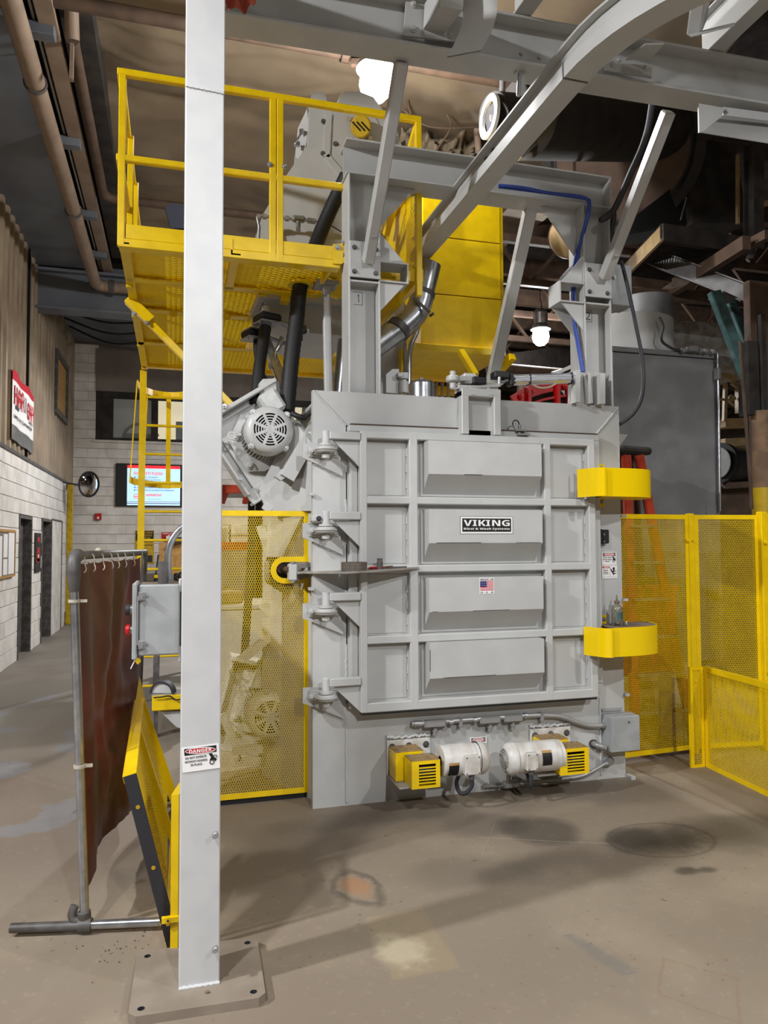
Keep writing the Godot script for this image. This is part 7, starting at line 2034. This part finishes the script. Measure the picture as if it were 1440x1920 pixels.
# ---------------------------------------------------------------- things in the left and middle background
func build_left_things() -> void:
	var up := Basis(Vector3.RIGHT, Vector3.FORWARD, Vector3.UP)
	var t := thing("plywood_cabinet", "tan plywood cabinet against the far block wall", "cabinet", Vector3(0.3, 0, -15.8))
	part(t, "body", G().span(-0.29, 0.9, 0.02, 1.65, -16.2, -15.5, 0.006), M.wood)
	part(t, "top_bin", G().plate([Vector3(-0.136, 1.601, -15.4), Vector3(0.037, 1.749, -15.4), Vector3(0.192, 1.771, -15.4), Vector3(0.192, 1.663, -15.4)], Vector3(0, 0, -0.4)), M.ink_soft)
	part(t, "cable_heap", G().tube(spline([Vector3(-0.05, 0.9, -15.4), Vector3(0.05, 1.02, -15.38), Vector3(0.14, 0.9, -15.4), Vector3(0.02, 0.95, -15.36), Vector3(0.16, 1.05, -15.4)]), 0.03, 6), M.black)
	var br := thing("broom", "yellow headed broom standing beside the plywood cabinet", "broom", Vector3(-0.42, 0.0, -15.5))
	part(br, "handle", G().cyl(Vector3(-0.347, 0.984, -15.5), Vector3(-0.3, 1.409, -15.5), 0.016, 8), M.ink_soft)
	part(br, "head", G().span(-0.378, -0.306, 0.941, 1.005, -15.55, -15.45, 0.01), M.yellow)
	part(br, "bristles", G().plate([Vector3(-0.387, 0.857, -15.5), Vector3(-0.377, 0.942, -15.5), Vector3(-0.306, 0.94, -15.5), Vector3(-0.295, 0.855, -15.5)], Vector3(0, 0, -0.08)), M.ink_soft)
	part(br, "stand", G().span(-0.5, -0.34, 0, 0.856, -15.6, -15.42), M.yellow_dull)
	# yellow bench machine behind the column
	var z := -6.4
	var c := thing("floor_machine", "yellow and grey floor grinder with a round wheel guard behind the screen", "machine", Vector3(0, 0, -6.4))
	part(c, "yellow_panel", G().span(-0.164, 0.119, 0.238, 0.364, -6.9, -6.4, 0.01), M.yellow)
	part(c, "bed", G().span(-0.166, 0.121, 0.349, 0.371, -6.9, -6.42, 0.005), M.grey_dusty)
	part(c, "skirt", G().plate([Vector3(-0.101, 0.226, -6.45), Vector3(0.121, 0.211, -6.45), Vector3(0.122, 0.044, -6.45), Vector3(0.027, 0.094, -6.45)], Vector3(0, 0, -0.3)), M.white)
	part(c, "post", G().bar(Vector3(-0.134, 0.697, -6.6), Vector3(-0.139, 0.348, -6.6), 0.05, 0.05, Vector3.BACK, 0.004), M.steel)
	var wg := Transform3D(Basis(Vector3.UP, -0.35), Vector3(-0.065, 0.376, -6.5))
	part(c, "wheel_guard", G().ring(wg, 0.0, 0.085, 0.06, 28, 0.0, PI), M.white)
	part(c, "guard_rim", G().ring(wg, 0.085, 0.10, 0.08, 28, 0.0, PI), M.ink_soft)
	part(c, "leg", G().span(-0.152, -0.119, 0, 0.213, -6.6, -6.5), M.steel)
	part(c, "leg", G().span(0.092, 0.122, 0, 0.198, -6.6, -6.5), M.steel)
	part(c, "cable", G().tube(spline([Vector3(-0.151, 0.358, -6.37), Vector3(-0.101, 0.359, -6.37), Vector3(-0.025, 0.363, -6.37), Vector3(0.025, 0.33, -6.37), Vector3(0.089, 0.335, -6.37)]), 0.006, 6), M.black)
	# pallet rack with orange beams seen over and through the left fence
	var r := thing("pallet_rack", "pallet rack with orange beams behind the left mesh fence", "rack", Vector3(0.7, 0, -9.3))
	for x in [0.28, 0.98]:
		part(r, "upright", G().channel(Vector3(x, 0, -9.0), Vector3(x, 2.6 if x > 0.5 else 2.4, -9.0), 0.08, 0.06, 1.0, Vector3.RIGHT), M.soot)
		part(r, "upright", G().channel(Vector3(x, 0, -9.9), Vector3(x, 2.4, -9.9), 0.08, 0.06, 1.0, Vector3.RIGHT), M.soot)
	for y in [2.263, 1.584, 0.9]:
		part(r, "beam", G().span(0.2, 0.96, y - 0.05, y + 0.05, -8.98, -8.93, 0.004), M.orange)
		part(r, "shelf", G().span(0.2, 0.96, y - 0.04, y - 0.01, -9.9, -8.98), M.grey_dusty)
	part(r, "cross_bar", G().bar(Vector3(0.55, 2.10, -9.05), Vector3(0.60, 2.25, -8.95), 0.06, 0.03).bar(Vector3(0.82, 2.10, -9.05), Vector3(0.84, 2.25, -8.95), 0.06, 0.03), M.orange)
	var nm := ["white carton on the orange rack shelf, nearest the column", "white carton on the orange rack shelf, in the middle", "small white box on the low rack shelf"]
	var bx := [[0.40, 0.62, 1.63, 1.80], [0.66, 0.86, 1.63, 1.85], [0.34, 0.56, 0.91, 1.10]]
	for i in 3:
		single("carton", G().span(bx[i][0], bx[i][1], bx[i][2] - (0.0 if i < 2 else 0.0), bx[i][3], -9.5, -9.05, 0.004), M.paper, nm[i], "box", "cartons on the rack")
	var wb := thing("steel_bin", "large pale grey steel bin behind the left mesh fence", "bin", Vector3(0.6, 0, -7.6))
	part(wb, "body", G().span(0.33, 0.98, 0.05, 0.98, -8.4, -7.5, 0.01), M.white)
	part(wb, "rim", G().span(0.31, 1.0, 0.96, 1.0, -8.42, -7.48, 0.004), M.grey)
	part(wb, "load", G().box(Vector3(0.5, 1.06, -7.8), Vector3(0.3, 0.14, 0.3), Basis(Vector3.UP, 0.4), 0.02).box(Vector3(0.45, 1.05, -8.1), Vector3(0.25, 0.2, 0.25), Basis(Vector3.UP, 0.9), 0.02), M.tan)
	part(wb, "foot", G().span(0.36, 0.44, 0, 0.05, -8.3, -7.6).span(0.86, 0.94, 0, 0.05, -8.3, -7.6), M.steel)
	single("leaning_post", G().channel(Vector3(0.561, 1.858, -5.7), Vector3(0.476, 0.752, -5.5), 0.06, 0.05, 1.0, Vector3.BACK), M.soot, "dark steel channel leaning behind the left mesh fence", "post")
	var ch := thing("chute_casing", "grey angled chute casing of the lower blast wheel behind the mesh", "chute", Vector3(0.75, 0.9, -5.3))
	part(ch, "casing", G().plate([Vector3(0.597, 1.738, -5.3), Vector3(0.68, 1.738, -5.3), Vector3(0.943, 0.913, -5.3), Vector3(0.943, 0.57, -5.3), Vector3(0.526, 0.594, -5.3), Vector3(0.712, 1.073, -5.3)], Vector3(0, 0, -0.1)), M.grey)
	part(ch, "flange_box", G().bar(Vector3(0.613, 1.122, -5.2), Vector3(0.717, 1.231, -5.2), 0.10, 0.12).bar(Vector3(0.461, 0.816, -5.2), Vector3(0.654, 0.973, -5.2), 0.12, 0.05), M.white)
	part(ch, "edge", G().bar(Vector3(0.578, 1.735, -5.2), Vector3(0.773, 1.118, -5.2), 0.02, 0.06), M.grey)
	part(ch, "stand", G().bar(Vector3(0.323, 0.444, -5.2), Vector3(0.445, 0.183, -5.2), 0.06, 0.05).bar(Vector3(0.391, 0.208, -5.15), Vector3(0.592, 0.213, -5.15), 0.06, 0.05), M.white)
	single("debris", debris(), M.steel, "small dark scraps of grit scattered by the screen foot", "debris").set_meta("kind", "stuff")


func debris() -> Geo:
	var g := G()
	var rng := RandomNumberGenerator.new()
	rng.seed = 17
	for k in 60:
		var x := rng.randfn(-0.16, 0.10)
		var z := rng.randfn(-3.2, 0.09)
		var s := rng.randf_range(0.001, 0.0035)
		g.box(Vector3(x, s * 0.4, z), Vector3(s * 2, s, s * 1.4), Basis(Vector3.UP, rng.randf() * 3.0))
	for k in 60:
		var x := rng.randf_range(0.3, 3.2)
		var z := rng.randf_range(-4.3, -2.4)
		var s := rng.randf_range(0.001, 0.0022)
		g.box(Vector3(x, s * 0.4, z), Vector3(s * 2, s, s * 1.4), Basis(Vector3.UP, rng.randf() * 3.0))
	return g


# ---------------------------------------------------------------- right background
func build_right_things() -> void:
	# orange fibreglass stepladder behind the fence
	var l := thing("stepladder", "orange fibreglass stepladder with a dark top cap behind the right fence", "ladder", Vector3(3.6, 0, -5.15))
	var tp := Vector3(3.556, 2.344, -5.15)
	part(l, "top_cap", G().box(tp + Vector3(-0.02, 0.0, -0.05), Vector3(0.34, 0.06, 0.22), Basis(Vector3.UP, 0.2), 0.02), M.soot)
	for q in [[Vector3(3.544, 2.297, -5.05), Vector3(3.95, 0, -4.98)], [Vector3(3.448, 2.298, -5.08), Vector3(3.42, 0, -4.98)]]:
		part(l, "front_rail", G().channel(q[0], q[1], 0.075, 0.03, 1.0, Vector3.RIGHT), M.orange)
	for q in [[Vector3(3.634, 2.323, -5.25), Vector3(3.9, 0, -5.5)], [Vector3(3.534, 2.32, -5.25), Vector3(3.3, 0, -5.5)]]:
		part(l, "rear_rail", G().channel(q[0], q[1], 0.06, 0.03, 1.0, Vector3.RIGHT), M.brown)
	for k in 7:
		var u := 0.12 + k * 0.125
		part(l, "step", G().bar((Vector3(3.448, 2.298, -5.08)).lerp(Vector3(3.42, 0, -4.98), u), (Vector3(3.544, 2.297, -5.05)).lerp(Vector3(3.95, 0, -4.98), u), 0.08, 0.02), M.galv)
	var ob := thing("orange_bin", "large orange steel bin standing behind the right mesh fence", "bin", Vector3(3.65, 0, -5.3))
	part(ob, "body", G().span(3.42, 4.05, 0.52, 1.22, -5.56, -5.30, 0.01), M.orange)
	part(ob, "rim", G().span(3.40, 4.07, 1.20, 1.24, -5.57, -5.28, 0.005), M.orange)
	part(ob, "stand", G().span(3.44, 4.03, 0.0, 0.52, -5.54, -5.32, 0.01), M.tan)
	# dust collector cabinet
	var z := -5.6
	var x0: float = 3.673
	var x1: float = 4.759
	var yt: float = 3.321
	var t := thing("dust_collector", "tall dark grey dust collector cabinet behind the right fence", "machine", Vector3(4.2, 0, -6.2))
	part(t, "cabinet", G().span(x0, x1, 0.55, yt - 0.05, z - 1.2, z, 0.006), M.dark_grey)
	part(t, "lid", G().span(x0 - 0.012, x1 + 0.01, yt - 0.045, yt, z - 1.21, z + 0.012, 0.004), M.dark_grey)
	part(t, "side_edge", G().span(x0 - 0.02, x0 - 0.001, 0.55, yt - 0.05, z - 0.02, z + 0.006), M.white)
	for x in [x0 + 0.1, x1 - 0.1]:
		for zz in [z - 0.1, z - 1.1]:
			part(t, "leg", G().span(x - 0.05, x + 0.05, 0, 0.55, zz - 0.05, zz + 0.05), M.dark_grey)
	part(t, "access_panel", G().span(4.601, x1 - 0.01, 1.887 - 0.12, 1.935, z, z + 0.006, 0.002), M.dark_grey)
	var ln := thing("outlet_ring", "large grey round outlet collar on top of the dust collector", "duct", Vector3(x0 + 0.35, yt, -6.1))
	var up := Basis(Vector3.RIGHT, Vector3.FORWARD, Vector3.UP)
	part(ln, "collar", G().lathe([Vector2(0.44, 0), Vector2(0.45, 0), Vector2(0.45, 0.36), Vector2(0.44, 0.36)], Transform3D(up, Vector3(4.128, yt, -6.1)), 40), M.grey)
	part(ln, "stack", G().lathe([Vector2(0.27, 0.3), Vector2(0.27, 0.62)], Transform3D(up, Vector3(4.364, yt, -6.1)), 32), M.dark_grey)
	part(ln, "top_face", G().ring(Transform3D(up, Vector3(4.128, yt + 0.30, -6.1)), 0.0, 0.44, 0.01, 32), M.dark_grey)
	var cx := Vector3(4.128, 3.478, -6.1)
	part(ln, "whip_hose", G().tube(spline([Vector3(4.141, 3.608, -5.58), Vector3(4.163, 3.522, -5.56), Vector3(4.144, 3.434, -5.56), Vector3(4.167, 3.381, -5.57), Vector3(4.271, 3.331, -5.57), Vector3(4.371, 3.323, -5.57)]), 0.012, 8), M.ink_soft)
	var cd := thing("collector_conduit", "conduit with fittings over the top and down the right edge of the dust collector", "conduit", Vector3(x1, yt, z + 0.03))
	part(cd, "pipe", G().tube([Vector3(4.335, 3.318, -5.56), Vector3(4.716, 3.329, -5.56)] + bend(Vector3(4.716, 3.329, -5.56), Vector3(4.733, 3.326, -5.56), Vector3(4.732, 3.291, -5.56)) + [Vector3(4.736, 3.038, -5.56), Vector3(4.721, 1.886, -5.56)], 0.012, 8), M.galv)
	part(cd, "box", G().span(4.414, 4.51, 3.312, 3.361, -5.59, -5.53, 0.005).span(4.71, 4.751, 3.076, 3.184, -5.59, -5.53, 0.005), M.dark_grey)
	for q in [Vector3(4.363, 3.32, -5.56), Vector3(4.544, 3.328, -5.56), Vector3(4.601, 3.327, -5.56), Vector3(4.681, 3.327, -5.56)]:
		part(cd, "coupling", G().cyl(q - Vector3(0.014, 0, 0), q + Vector3(0.014, 0, 0), 0.024, 8), M.zinc)
	# duct box beyond
	var d := thing("duct_box", "grey rectangular duct box behind the dust collector", "duct", Vector3(5.845, 3.587, -7.0))
	part(d, "box", G().plate([Vector3(5.375, 4.097, -7.0), Vector3(6.564, 4.147, -7.0), Vector3(6.545, 3.568, -7.0), Vector3(5.366, 3.727, -7.0)], Vector3(0, 0, -0.9)), M.grey_dusty)
	part(d, "left_face", G().plate([Vector3(5.292, 4.02, -7.05), Vector3(5.375, 4.097, -7.0), Vector3(5.366, 3.727, -7.0), Vector3(5.285, 3.734, -7.05)], Vector3(0, 0, -0.3)), M.grey_dusty)
	part(d, "bottom_edge", G().bar(Vector3(5.935, 3.514, -6.98), Vector3(6.523, 3.462, -6.98), 0.05, 0.05), M.tan)
	# horizontal dark cylinder and timber-like bearers beyond the collector
	var y := thing("round_tank", "shiny dark grey horizontal cylinder right of the dust collector", "tank", Vector3(6.325, 2.503, -7.0))
	var a := Vector3(5.888, 2.493, -6.9)
	part(y, "shell", G().cyl(a, a + Vector3(1.5, -0.02, -0.5), 0.20, 36, -1.0, 0.02), flat(Color(0.16, 0.16, 0.17), 0.25, 0.3))
	part(y, "rim", G().cyl(a - Vector3(0.02, 0, 0), a + Vector3(0.03, 0, -0.01), 0.225, 36), M.black)
	part(y, "door", G().cyl(a - Vector3(0.03, 0, 0), a - Vector3(0.018, 0, 0), 0.17, 30), M.box_grey)
	part(y, "cradle", G().span(a.x - 0.1, a.x + 1.4, 0.0, a.y - 0.21, -7.3, -7.05), M.brown)
	var bm := [[790, 810, "upper tan steel bearer behind the brown column"], [820, 835, "lower wide tan bearer behind the brown column"], [905, 922, "brown bearer under the dark round tank"]]
	for q in bm:
		var p := on_bearer(q[0])
		single("bearer", G().bar(p, p + Vector3(1.6, 0.10, 0.1), 0.2, 0.10 if q[0] < 900 else 0.07, Vector3.UP, 0.004), M.tan if q[0] < 900 else M.brown, q[2], "beam", "bearers right of the dust collector")
	var fr := thing("frame_clutter", "tan angle frame with a bent pipe above the bearers", "frame", Vector3(6.299, 3.217, -7.2))
	part(fr, "upright", G().bar(Vector3(6.42, 3.478, -7.2), Vector3(6.41, 3.127, -7.2), 0.06, 0.06, Vector3.RIGHT).bar(Vector3(6.231, 3.467, -7.2), Vector3(6.203, 3.024, -7.2), 0.04, 0.04, Vector3.RIGHT), M.tan)
	part(fr, "brace", G().bar(Vector3(6.322, 3.491, -7.2), Vector3(6.547, 3.389, -7.2), 0.05, 0.05), M.tan)
	part(fr, "pipe", G().tube(spline([Vector3(6.136, 3.285, -7.2), Vector3(6.263, 3.279, -7.2), Vector3(6.362, 3.296, -7.2), Vector3(6.302, 3.332, -7.2), Vector3(6.285, 3.267, -7.2), Vector3(6.344, 3.219, -7.2)]), 0.016, 8), M.tan)
	# building column at the right edge
	var c := struct("column", G().cyl(Vector3(5.036, 0, -5.4), Vector3(5.036, 2.771, -5.4), 0.085, 28), paint(Color(0.54, 0.43, 0.32), Color(0.42, 0.33, 0.25), 0.7, 0.6, 44))
	part(c, "yellow_band", G().cyl(Vector3(5.036, 0, -5.4), Vector3(5.036, 2.086, -5.4), 0.0865, 28), M.yellow_dull)
	part(c, "upper_shaft", G().span(4.938, 5.188, 2.754, 3.953, -5.46, -5.38, 0.006), M.brown)
	part(c, "side_plate", G().span(5.012, 5.058, 2.76, 3.635, -5.5, -5.33), M.soot)
	part(c, "saddle", G().span(4.9, 5.021, 2.734, 3.397, -5.5, -5.37), M.soot)
	for q in [[Vector3(4.754, 3.36, -5.3), Vector3(4.833, 1.889, -5.3)], [Vector3(4.83, 2.706, -5.3), Vector3(4.821, 1.889, -5.3)]]:
		part(c, "drop_pipe", G().tube([q[0], q[1]], 0.014, 8), M.brown)
	# teal bracket and beam
	var k := thing("teal_bracket", "teal painted beam with two diagonal struts fixed to the brown column", "bracket", Vector3(4.962, 3.113, -5.4))
	part(k, "beam", G().ibeam(Vector3(4.615, 4.476, -6.3), Vector3(5.03, 3.868, -5.5), 0.16, 0.11, Vector3.UP, 0.014, 0.01), M.steel)
	part(k, "strut", G().channel(Vector3(4.724, 3.891, -5.55), Vector3(4.945, 3.087, -5.42), 0.12, 0.05, 1.0, Vector3.RIGHT, 0.008), M.teal)
	part(k, "strut", G().channel(Vector3(5.05, 3.952, -5.75), Vector3(5.205, 3.317, -5.62), 0.10, 0.05, 1.0, Vector3.RIGHT, 0.008), M.teal)
	part(k, "gusset", G().box(Vector3(4.892, 3.868, -5.66), Vector3(0.16, 0.02, 0.2), Basis(Vector3.BACK, -0.3)), M.steel)
	# red machine rim and small things seen above the cabinet roof
	var rd := thing("red_guard", "bright red curved machine guard glimpsed above the cabinet roof", "guard", Vector3(3.272, 2.952, -6.0))
	var arc := []
	for q in [Vector3(2.91, 2.875, -6.0), Vector3(3.032, 2.949, -6.0), Vector3(3.192, 3.006, -6.0), Vector3(3.355, 3.044, -6.0), Vector3(3.48, 3.061, -6.0)]:
		arc.append(q)
	var ag := G()
	for i in 4:
		ag.bar(arc[i], arc[i + 1], 0.03, 0.10, Vector3.UP)
		ag.bar(arc[i] + Vector3(0, -0.11, 0.02), arc[i + 1] + Vector3(0, -0.11, 0.02), 0.03, 0.02)
	part(rd, "rim", ag, M.red_bright)
	for q in [Vector3(3.043, 2.924, -5.97), Vector3(3.331, 2.973, -5.97), Vector3(3.45, 2.965, -5.97)]:
		part(rd, "web", G().box(q, Vector3(0.03, 0.22, 0.08)), M.red_bright)
	for q in [Vector3(2.975, 2.919, -5.96), Vector3(3.086, 2.968, -5.96), Vector3(3.413, 3.029, -5.96)]:
		bolt(rd, q, Vector3.BACK, 0.018, M.red_bright)
	part(rd, "drum", G().cyl(Vector3(3.27, 2.872, -6.1), Vector3(3.378, 2.914, -6.3), 0.2, 24), M.soot)
	part(rd, "stand", G().span(3.214, 3.435, 2.53, 2.7, -6.3, -6.05), M.steel)
	single("small_canister", G().lathe([Vector2(0, 0.13), Vector2(0.02, 0.13), Vector2(0.025, 0.11), Vector2(0.09, 0.10), Vector2(0.10, 0.08), Vector2(0.10, -0.2), Vector2(0, -0.2)], Transform3D(Basis(Vector3.RIGHT, Vector3.FORWARD, Vector3.UP), Vector3(1.844, 2.76, -5.4)), 20), M.galv, "small metal canister on the cabinet roof left of the door head", "canister")
	for i in 4:
		single("copper_pipe", G().cyl(Vector3(2.127, 2.869, -6.0) + Vector3(0.055 * i, 0, 0), Vector3(2.128, 3.009, -6.0) + Vector3(0.055 * i, 0, 0), 0.016, 8), M.tan, ["first of four thin tan pipes behind the cabinet roof, next to the canister", "second of four thin tan pipes behind the cabinet roof from the canister", "third of four thin tan pipes behind the cabinet roof from the canister", "last of four thin tan pipes behind the cabinet roof, next to the door head"][i], "pipe", "thin pipes behind the cabinet roof")


func on_bearer(v: int) -> Vector3:
	return Vector3(6.313, 3.028, -7.4) if v == 790 else (Vector3(6.221, 2.773, -7.3) if v == 820 else Vector3(5.951, 2.238, -7.0))


func build_upper_right() -> void:
	# big black fan with its inlet duct
	var f := thing("exhaust_fan", "huge black and tan exhaust fan scroll under the roof at the upper right", "fan", Vector3(4.711, 5.745, -6.8))
	var ax := Basis.looking_at(-Vector3(-0.55, -0.25, 0.8).normalized())
	var c := Vector3(4.681, 5.881, -6.9)
	part(f, "scroll_face", G().cyl(c, c + ax * Vector3(0, 0, 0.02), 0.72, 48), M.brown)
	part(f, "scroll_band", G().lathe([Vector2(0.70, 0.03), Vector2(0.76, 0.03), Vector2(0.76, -0.55), Vector2(0.2, -0.55)], Transform3D(ax, c), 48), M.soot)
	part(f, "scroll_rim", G().ring(Transform3D(ax, c), 0.72, 0.86, 0.03, 48), M.soot)
	part(f, "discharge", G().plate([Vector3(5.498, 5.979, -6.6), Vector3(5.917, 5.993, -6.6), Vector3(6.06, 5.123, -6.6), Vector3(5.35, 5.04, -6.6), Vector3(5.296, 5.549, -6.6)], Vector3(0, 0, -0.7)), M.soot)
	part(f, "dark_apron", G().plate([Vector3(5.362, 5.607, -6.7), Vector3(5.431, 5.092, -6.7), Vector3(4.624, 4.871, -6.7), Vector3(4.495, 4.914, -6.7)], Vector3(0, 0, -0.4)), M.dark)
	part(f, "tie_rod", G().tube([Vector3(5.269, 5.311, -6.6), Vector3(5.189, 5.056, -6.6)], 0.008, 6), M.zinc)
	var i := thing("inlet_duct", "wide black inlet duct with a white flange ring at its left end", "duct", Vector3(3.422, 5.508, -6.0))
	part(i, "duct", G().tube([Vector3(2.611, 5.27, -5.7), Vector3(2.965, 5.364, -5.8)], 0.19, 28).tube([Vector3(2.965, 5.364, -5.8), Vector3(5.049, 6.096, -6.7)], 0.34, 28), M.soot)
	var ra := Basis.looking_at(Vector3(1.0, 0.0, -0.02))
	part(i, "flange_ring", G().ring(Transform3D(ra, Vector3(2.582, 5.245, -5.68)), 0.125, 0.178, 0.03, 36), M.ring_white)
	part(i, "end_disc", G().cyl(Vector3(2.592, 5.252, -5.69), Vector3(2.592, 5.252, -5.69) + Vector3(0.01, 0, 0), 0.13, 30), M.ink_soft)
	part(i, "tag", G().box(Vector3(2.579, 5.212, -5.64), Vector3(0.01, 0.05, 0.05), ra), M.ring_white)
	part(i, "perforated_strap", G().bar(Vector3(2.908, 4.988, -5.8), Vector3(3.157, 5.218, -5.8), 0.08, 0.012), M.galv)
	part(i, "hanger", G().cyl(Vector3(2.693, 5.439, -5.7), Vector3(2.711, 5.678, -5.7), 0.028, 12), M.galv)
	# tan drum under the beam
	var d := thing("tan_drum", "tan rounded drum end hanging behind the right portal gusset", "drum", Vector3(3.604, 4.551, -6.2))
	part(d, "shell", G().lathe([Vector2(0.20, -0.5), Vector2(0.215, -0.02), Vector2(0.205, 0.02), Vector2(0.17, 0.06), Vector2(0.08, 0.085), Vector2(0, 0.09)], Transform3D(Basis.looking_at(-Vector3(-0.75, -0.25, 0.6).normalized()), Vector3(3.679, 4.59, -6.3)), 32, true), M.tan)
	part(d, "hanger", G().bar(Vector3(3.901, 4.971, -6.6), Vector3(3.916, 5.81, -6.6), 0.04, 0.04, Vector3.RIGHT), M.brown)
	part(d, "seam", G().ring(Transform3D(Basis.looking_at(-Vector3(-0.75, -0.25, 0.6).normalized()), Vector3(3.679, 4.59, -6.3)), 0.215, 0.219, 0.012, 32), M.brown)
	# mezzanine grating with serrated bearing bars
	var m := thing("mezzanine", "dark steel mezzanine with serrated grating edge under the fan", "platform", Vector3(4.695, 4.356, -5.8))
	var A := Vector3(4.248, 4.42, -5.669)
	var Bp := Vector3(5.315, 4.42, -5.73)
	var Cp := Vector3(4.491, 4.42, -6.632)
	part(m, "front_beam", G().bar(A, Bp, 0.06, 0.16), M.soot)
	part(m, "edge_bar", G().bar(A + Vector3(0, -0.01, 0), Cp + Vector3(0, -0.01, 0), 0.03, 0.14), M.tan)
	var te := G()
	for k in 24:
		var u := k / 23.0
		var p := A.lerp(Cp, u)
		te.plate([p + Vector3(0, 0.02, 0.02), p + (Cp - A) * 0.035 + Vector3(0, 0.02, 0.02), p + (Cp - A) * 0.0175 + Vector3(0, -0.05, 0.02)], Vector3(-0.02, 0, 0.01))
		te.bar(p + Vector3(0, 0.03, 0), p + Vector3(0, 0.085, 0), 0.006, 0.02)
	part(m, "serrated_edge", te, M.soot).set_meta("kind", "stuff")
	for k in 40:
		var u := k / 39.0
		var o := (Bp - A) * 1.05
		part(m, "grating_bar", G().bar(A.lerp(Cp, u), A.lerp(Cp, u) + o, 0.008, 0.035), M.soot)
	part(m, "under_beam", G().bar(Vector3(4.946, 4.2, -6.667), Vector3(4.759, 4.2, -5.201), 0.08, 0.12).bar(Vector3(4.888, 4.25, -6.328), Vector3(4.903, 4.25, -5.112), 0.07, 0.08).bar(Vector3(4.369, 4.15, -6.532), Vector3(5.527, 4.15, -6.356), 0.08, 0.12), M.brown)
	part(m, "post", G().ibeam(Vector3(5.373, 5.47, -5.75), Vector3(5.34, 4.405, -5.75), 0.14, 0.12, Vector3.BACK), M.soot)
	part(m, "post_foot", G().plate([Vector3(5.227, 4.414, -5.7), Vector3(5.35, 4.428, -5.7), Vector3(5.285, 4.307, -5.7), Vector3(5.236, 4.302, -5.7)], Vector3(0, 0, -0.03)), M.steel)
	part(m, "rear_frame", G().bar(Vector3(5.768, 5.747, -6.4), Vector3(5.745, 4.989, -6.4), 0.03, 0.03, Vector3.RIGHT).bar(Vector3(5.82, 5.111, -6.2), Vector3(5.991, 5.161, -6.2), 0.05, 0.05), M.tan)
	# dark roof structure behind everything on the right
	var g := G()
	var rng := RandomNumberGenerator.new()
	rng.seed = 23
	for k in 9:
		var z := -8.5 - k * 1.4
		var xs := 2.0 if z > -12.2 else 5.4
		g.bar(Vector3(xs, 6.3, z), Vector3(16, 6.3, z), 0.12, 0.3)
		for j in range(0 if z > -12.2 else 2, 9):
			g.bar(Vector3(3.0 + j * 1.4, 6.3, z), Vector3(3.7 + j * 1.4, 5.5, z), 0.05, 0.05).bar(Vector3(4.4 + j * 1.4, 6.3, z), Vector3(3.7 + j * 1.4, 5.5, z), 0.05, 0.05)
		g.bar(Vector3(xs + 0.4, 5.5, z), Vector3(16, 5.5, z), 0.08, 0.1)
	single("roof_trusses", g, M.brown, "dark brown roof trusses receding behind the machine", "truss").set_meta("kind", "stuff")
	var h := G()
	for k in 14:
		var z := -9.0 - rng.randf() * 9.0
		var x := rng.randf_range(7.6, 13.0) if z < -11.5 else rng.randf_range(4.4, 12.0)
		var y := rng.randf_range(3.6, 5.4)
		h.tube([Vector3(x - 2, y, z), Vector3(x + 3, y + rng.randf_range(-0.2, 0.2), z - 1)], rng.randf_range(0.03, 0.1), 8)
		if k % 2:
			h.tube([Vector3(x, y, z), Vector3(x + 0.1, 6.4, z)], 0.025, 6)
	single("overhead_pipes", h, M.brown, "tangle of dark pipes hung in the far right of the hall", "pipes").set_meta("kind", "stuff")
	var b := thing("far_duct_run", "long brown duct run below the distant lamp", "duct", Vector3(6.5, 3.6, -12))
	part(b, "duct", G().bar(Vector3(5.954, 4.989, -13.0), Vector3(9.436, 6.044, -15.0), 0.5, 0.45), M.roof_dark)
	part(b, "tan_edge", G().bar(Vector3(4.993, 3.889, -9.0), Vector3(5.543, 4.103, -9.3), 0.1, 0.12), M.tan)
	part(b, "support", G().bar(Vector3(6.562, 5.073, -13.2), Vector3(6.562, 0.0, -13.2), 0.1, 0.1, Vector3.RIGHT), M.brown)
	# torn lining right of the bright lamp
	var rows := []
	var n := FastNoiseLite.new()
	n.seed = 33
	n.frequency = 1.6
	for r in 21:
		var row := []
		for s in 41:
			var u := s / 40.0
			var v := r / 20.0
			var p := (Vector3(2.483, 6.861, -8.2)).lerp(Vector3(3.757, 6.9, -8.2), u).lerp((Vector3(2.548, 6.054, -8.0)).lerp(Vector3(3.519, 6.126, -8.0), u), v)
			row.append(p + Vector3(0, 0.05 * n.get_noise_2d(u * 4, v * 3 + 5), 0.35 * n.get_noise_2d(u * 4.0, v * 3.0)))
		rows.append(row)
	single("torn_lining", G().grid(rows), M.tarp, "torn crumpled tan lining hanging right of the bright lamp", "lining")
	var fp := G()
	for q in [[Vector3(3.275, 6.822, -7.6), Vector3(3.417, 6.596, -7.6)], [Vector3(3.345, 6.733, -7.8), Vector3(3.379, 6.164, -7.8)]]:
		fp.tube([q[0], q[1]], 0.04, 8)
	single("bent_vent_pipe", fp, M.beige_pipe, "grey-brown vent pipes left of the white flange ring", "pipe")
	single("loose_wires", G().tube(spline([Vector3(2.33, 6.274, -7.4), Vector3(2.541, 6.148, -7.4), Vector3(2.787, 6.138, -7.4), Vector3(3.228, 6.218, -7.4)]), 0.012, 6).tube(spline([Vector3(2.674, 5.824, -7.4), Vector3(2.849, 6.088, -7.4), Vector3(2.881, 6.2, -7.4), Vector3(2.838, 6.295, -7.4)]), 0.01, 6).tube(spline([Vector3(2.421, 6.229, -7.4), Vector3(2.391, 6.372, -7.4), Vector3(2.452, 6.471, -7.4)]), 0.012, 6), M.brown, "loose hanging wires across the torn lining", "cables")
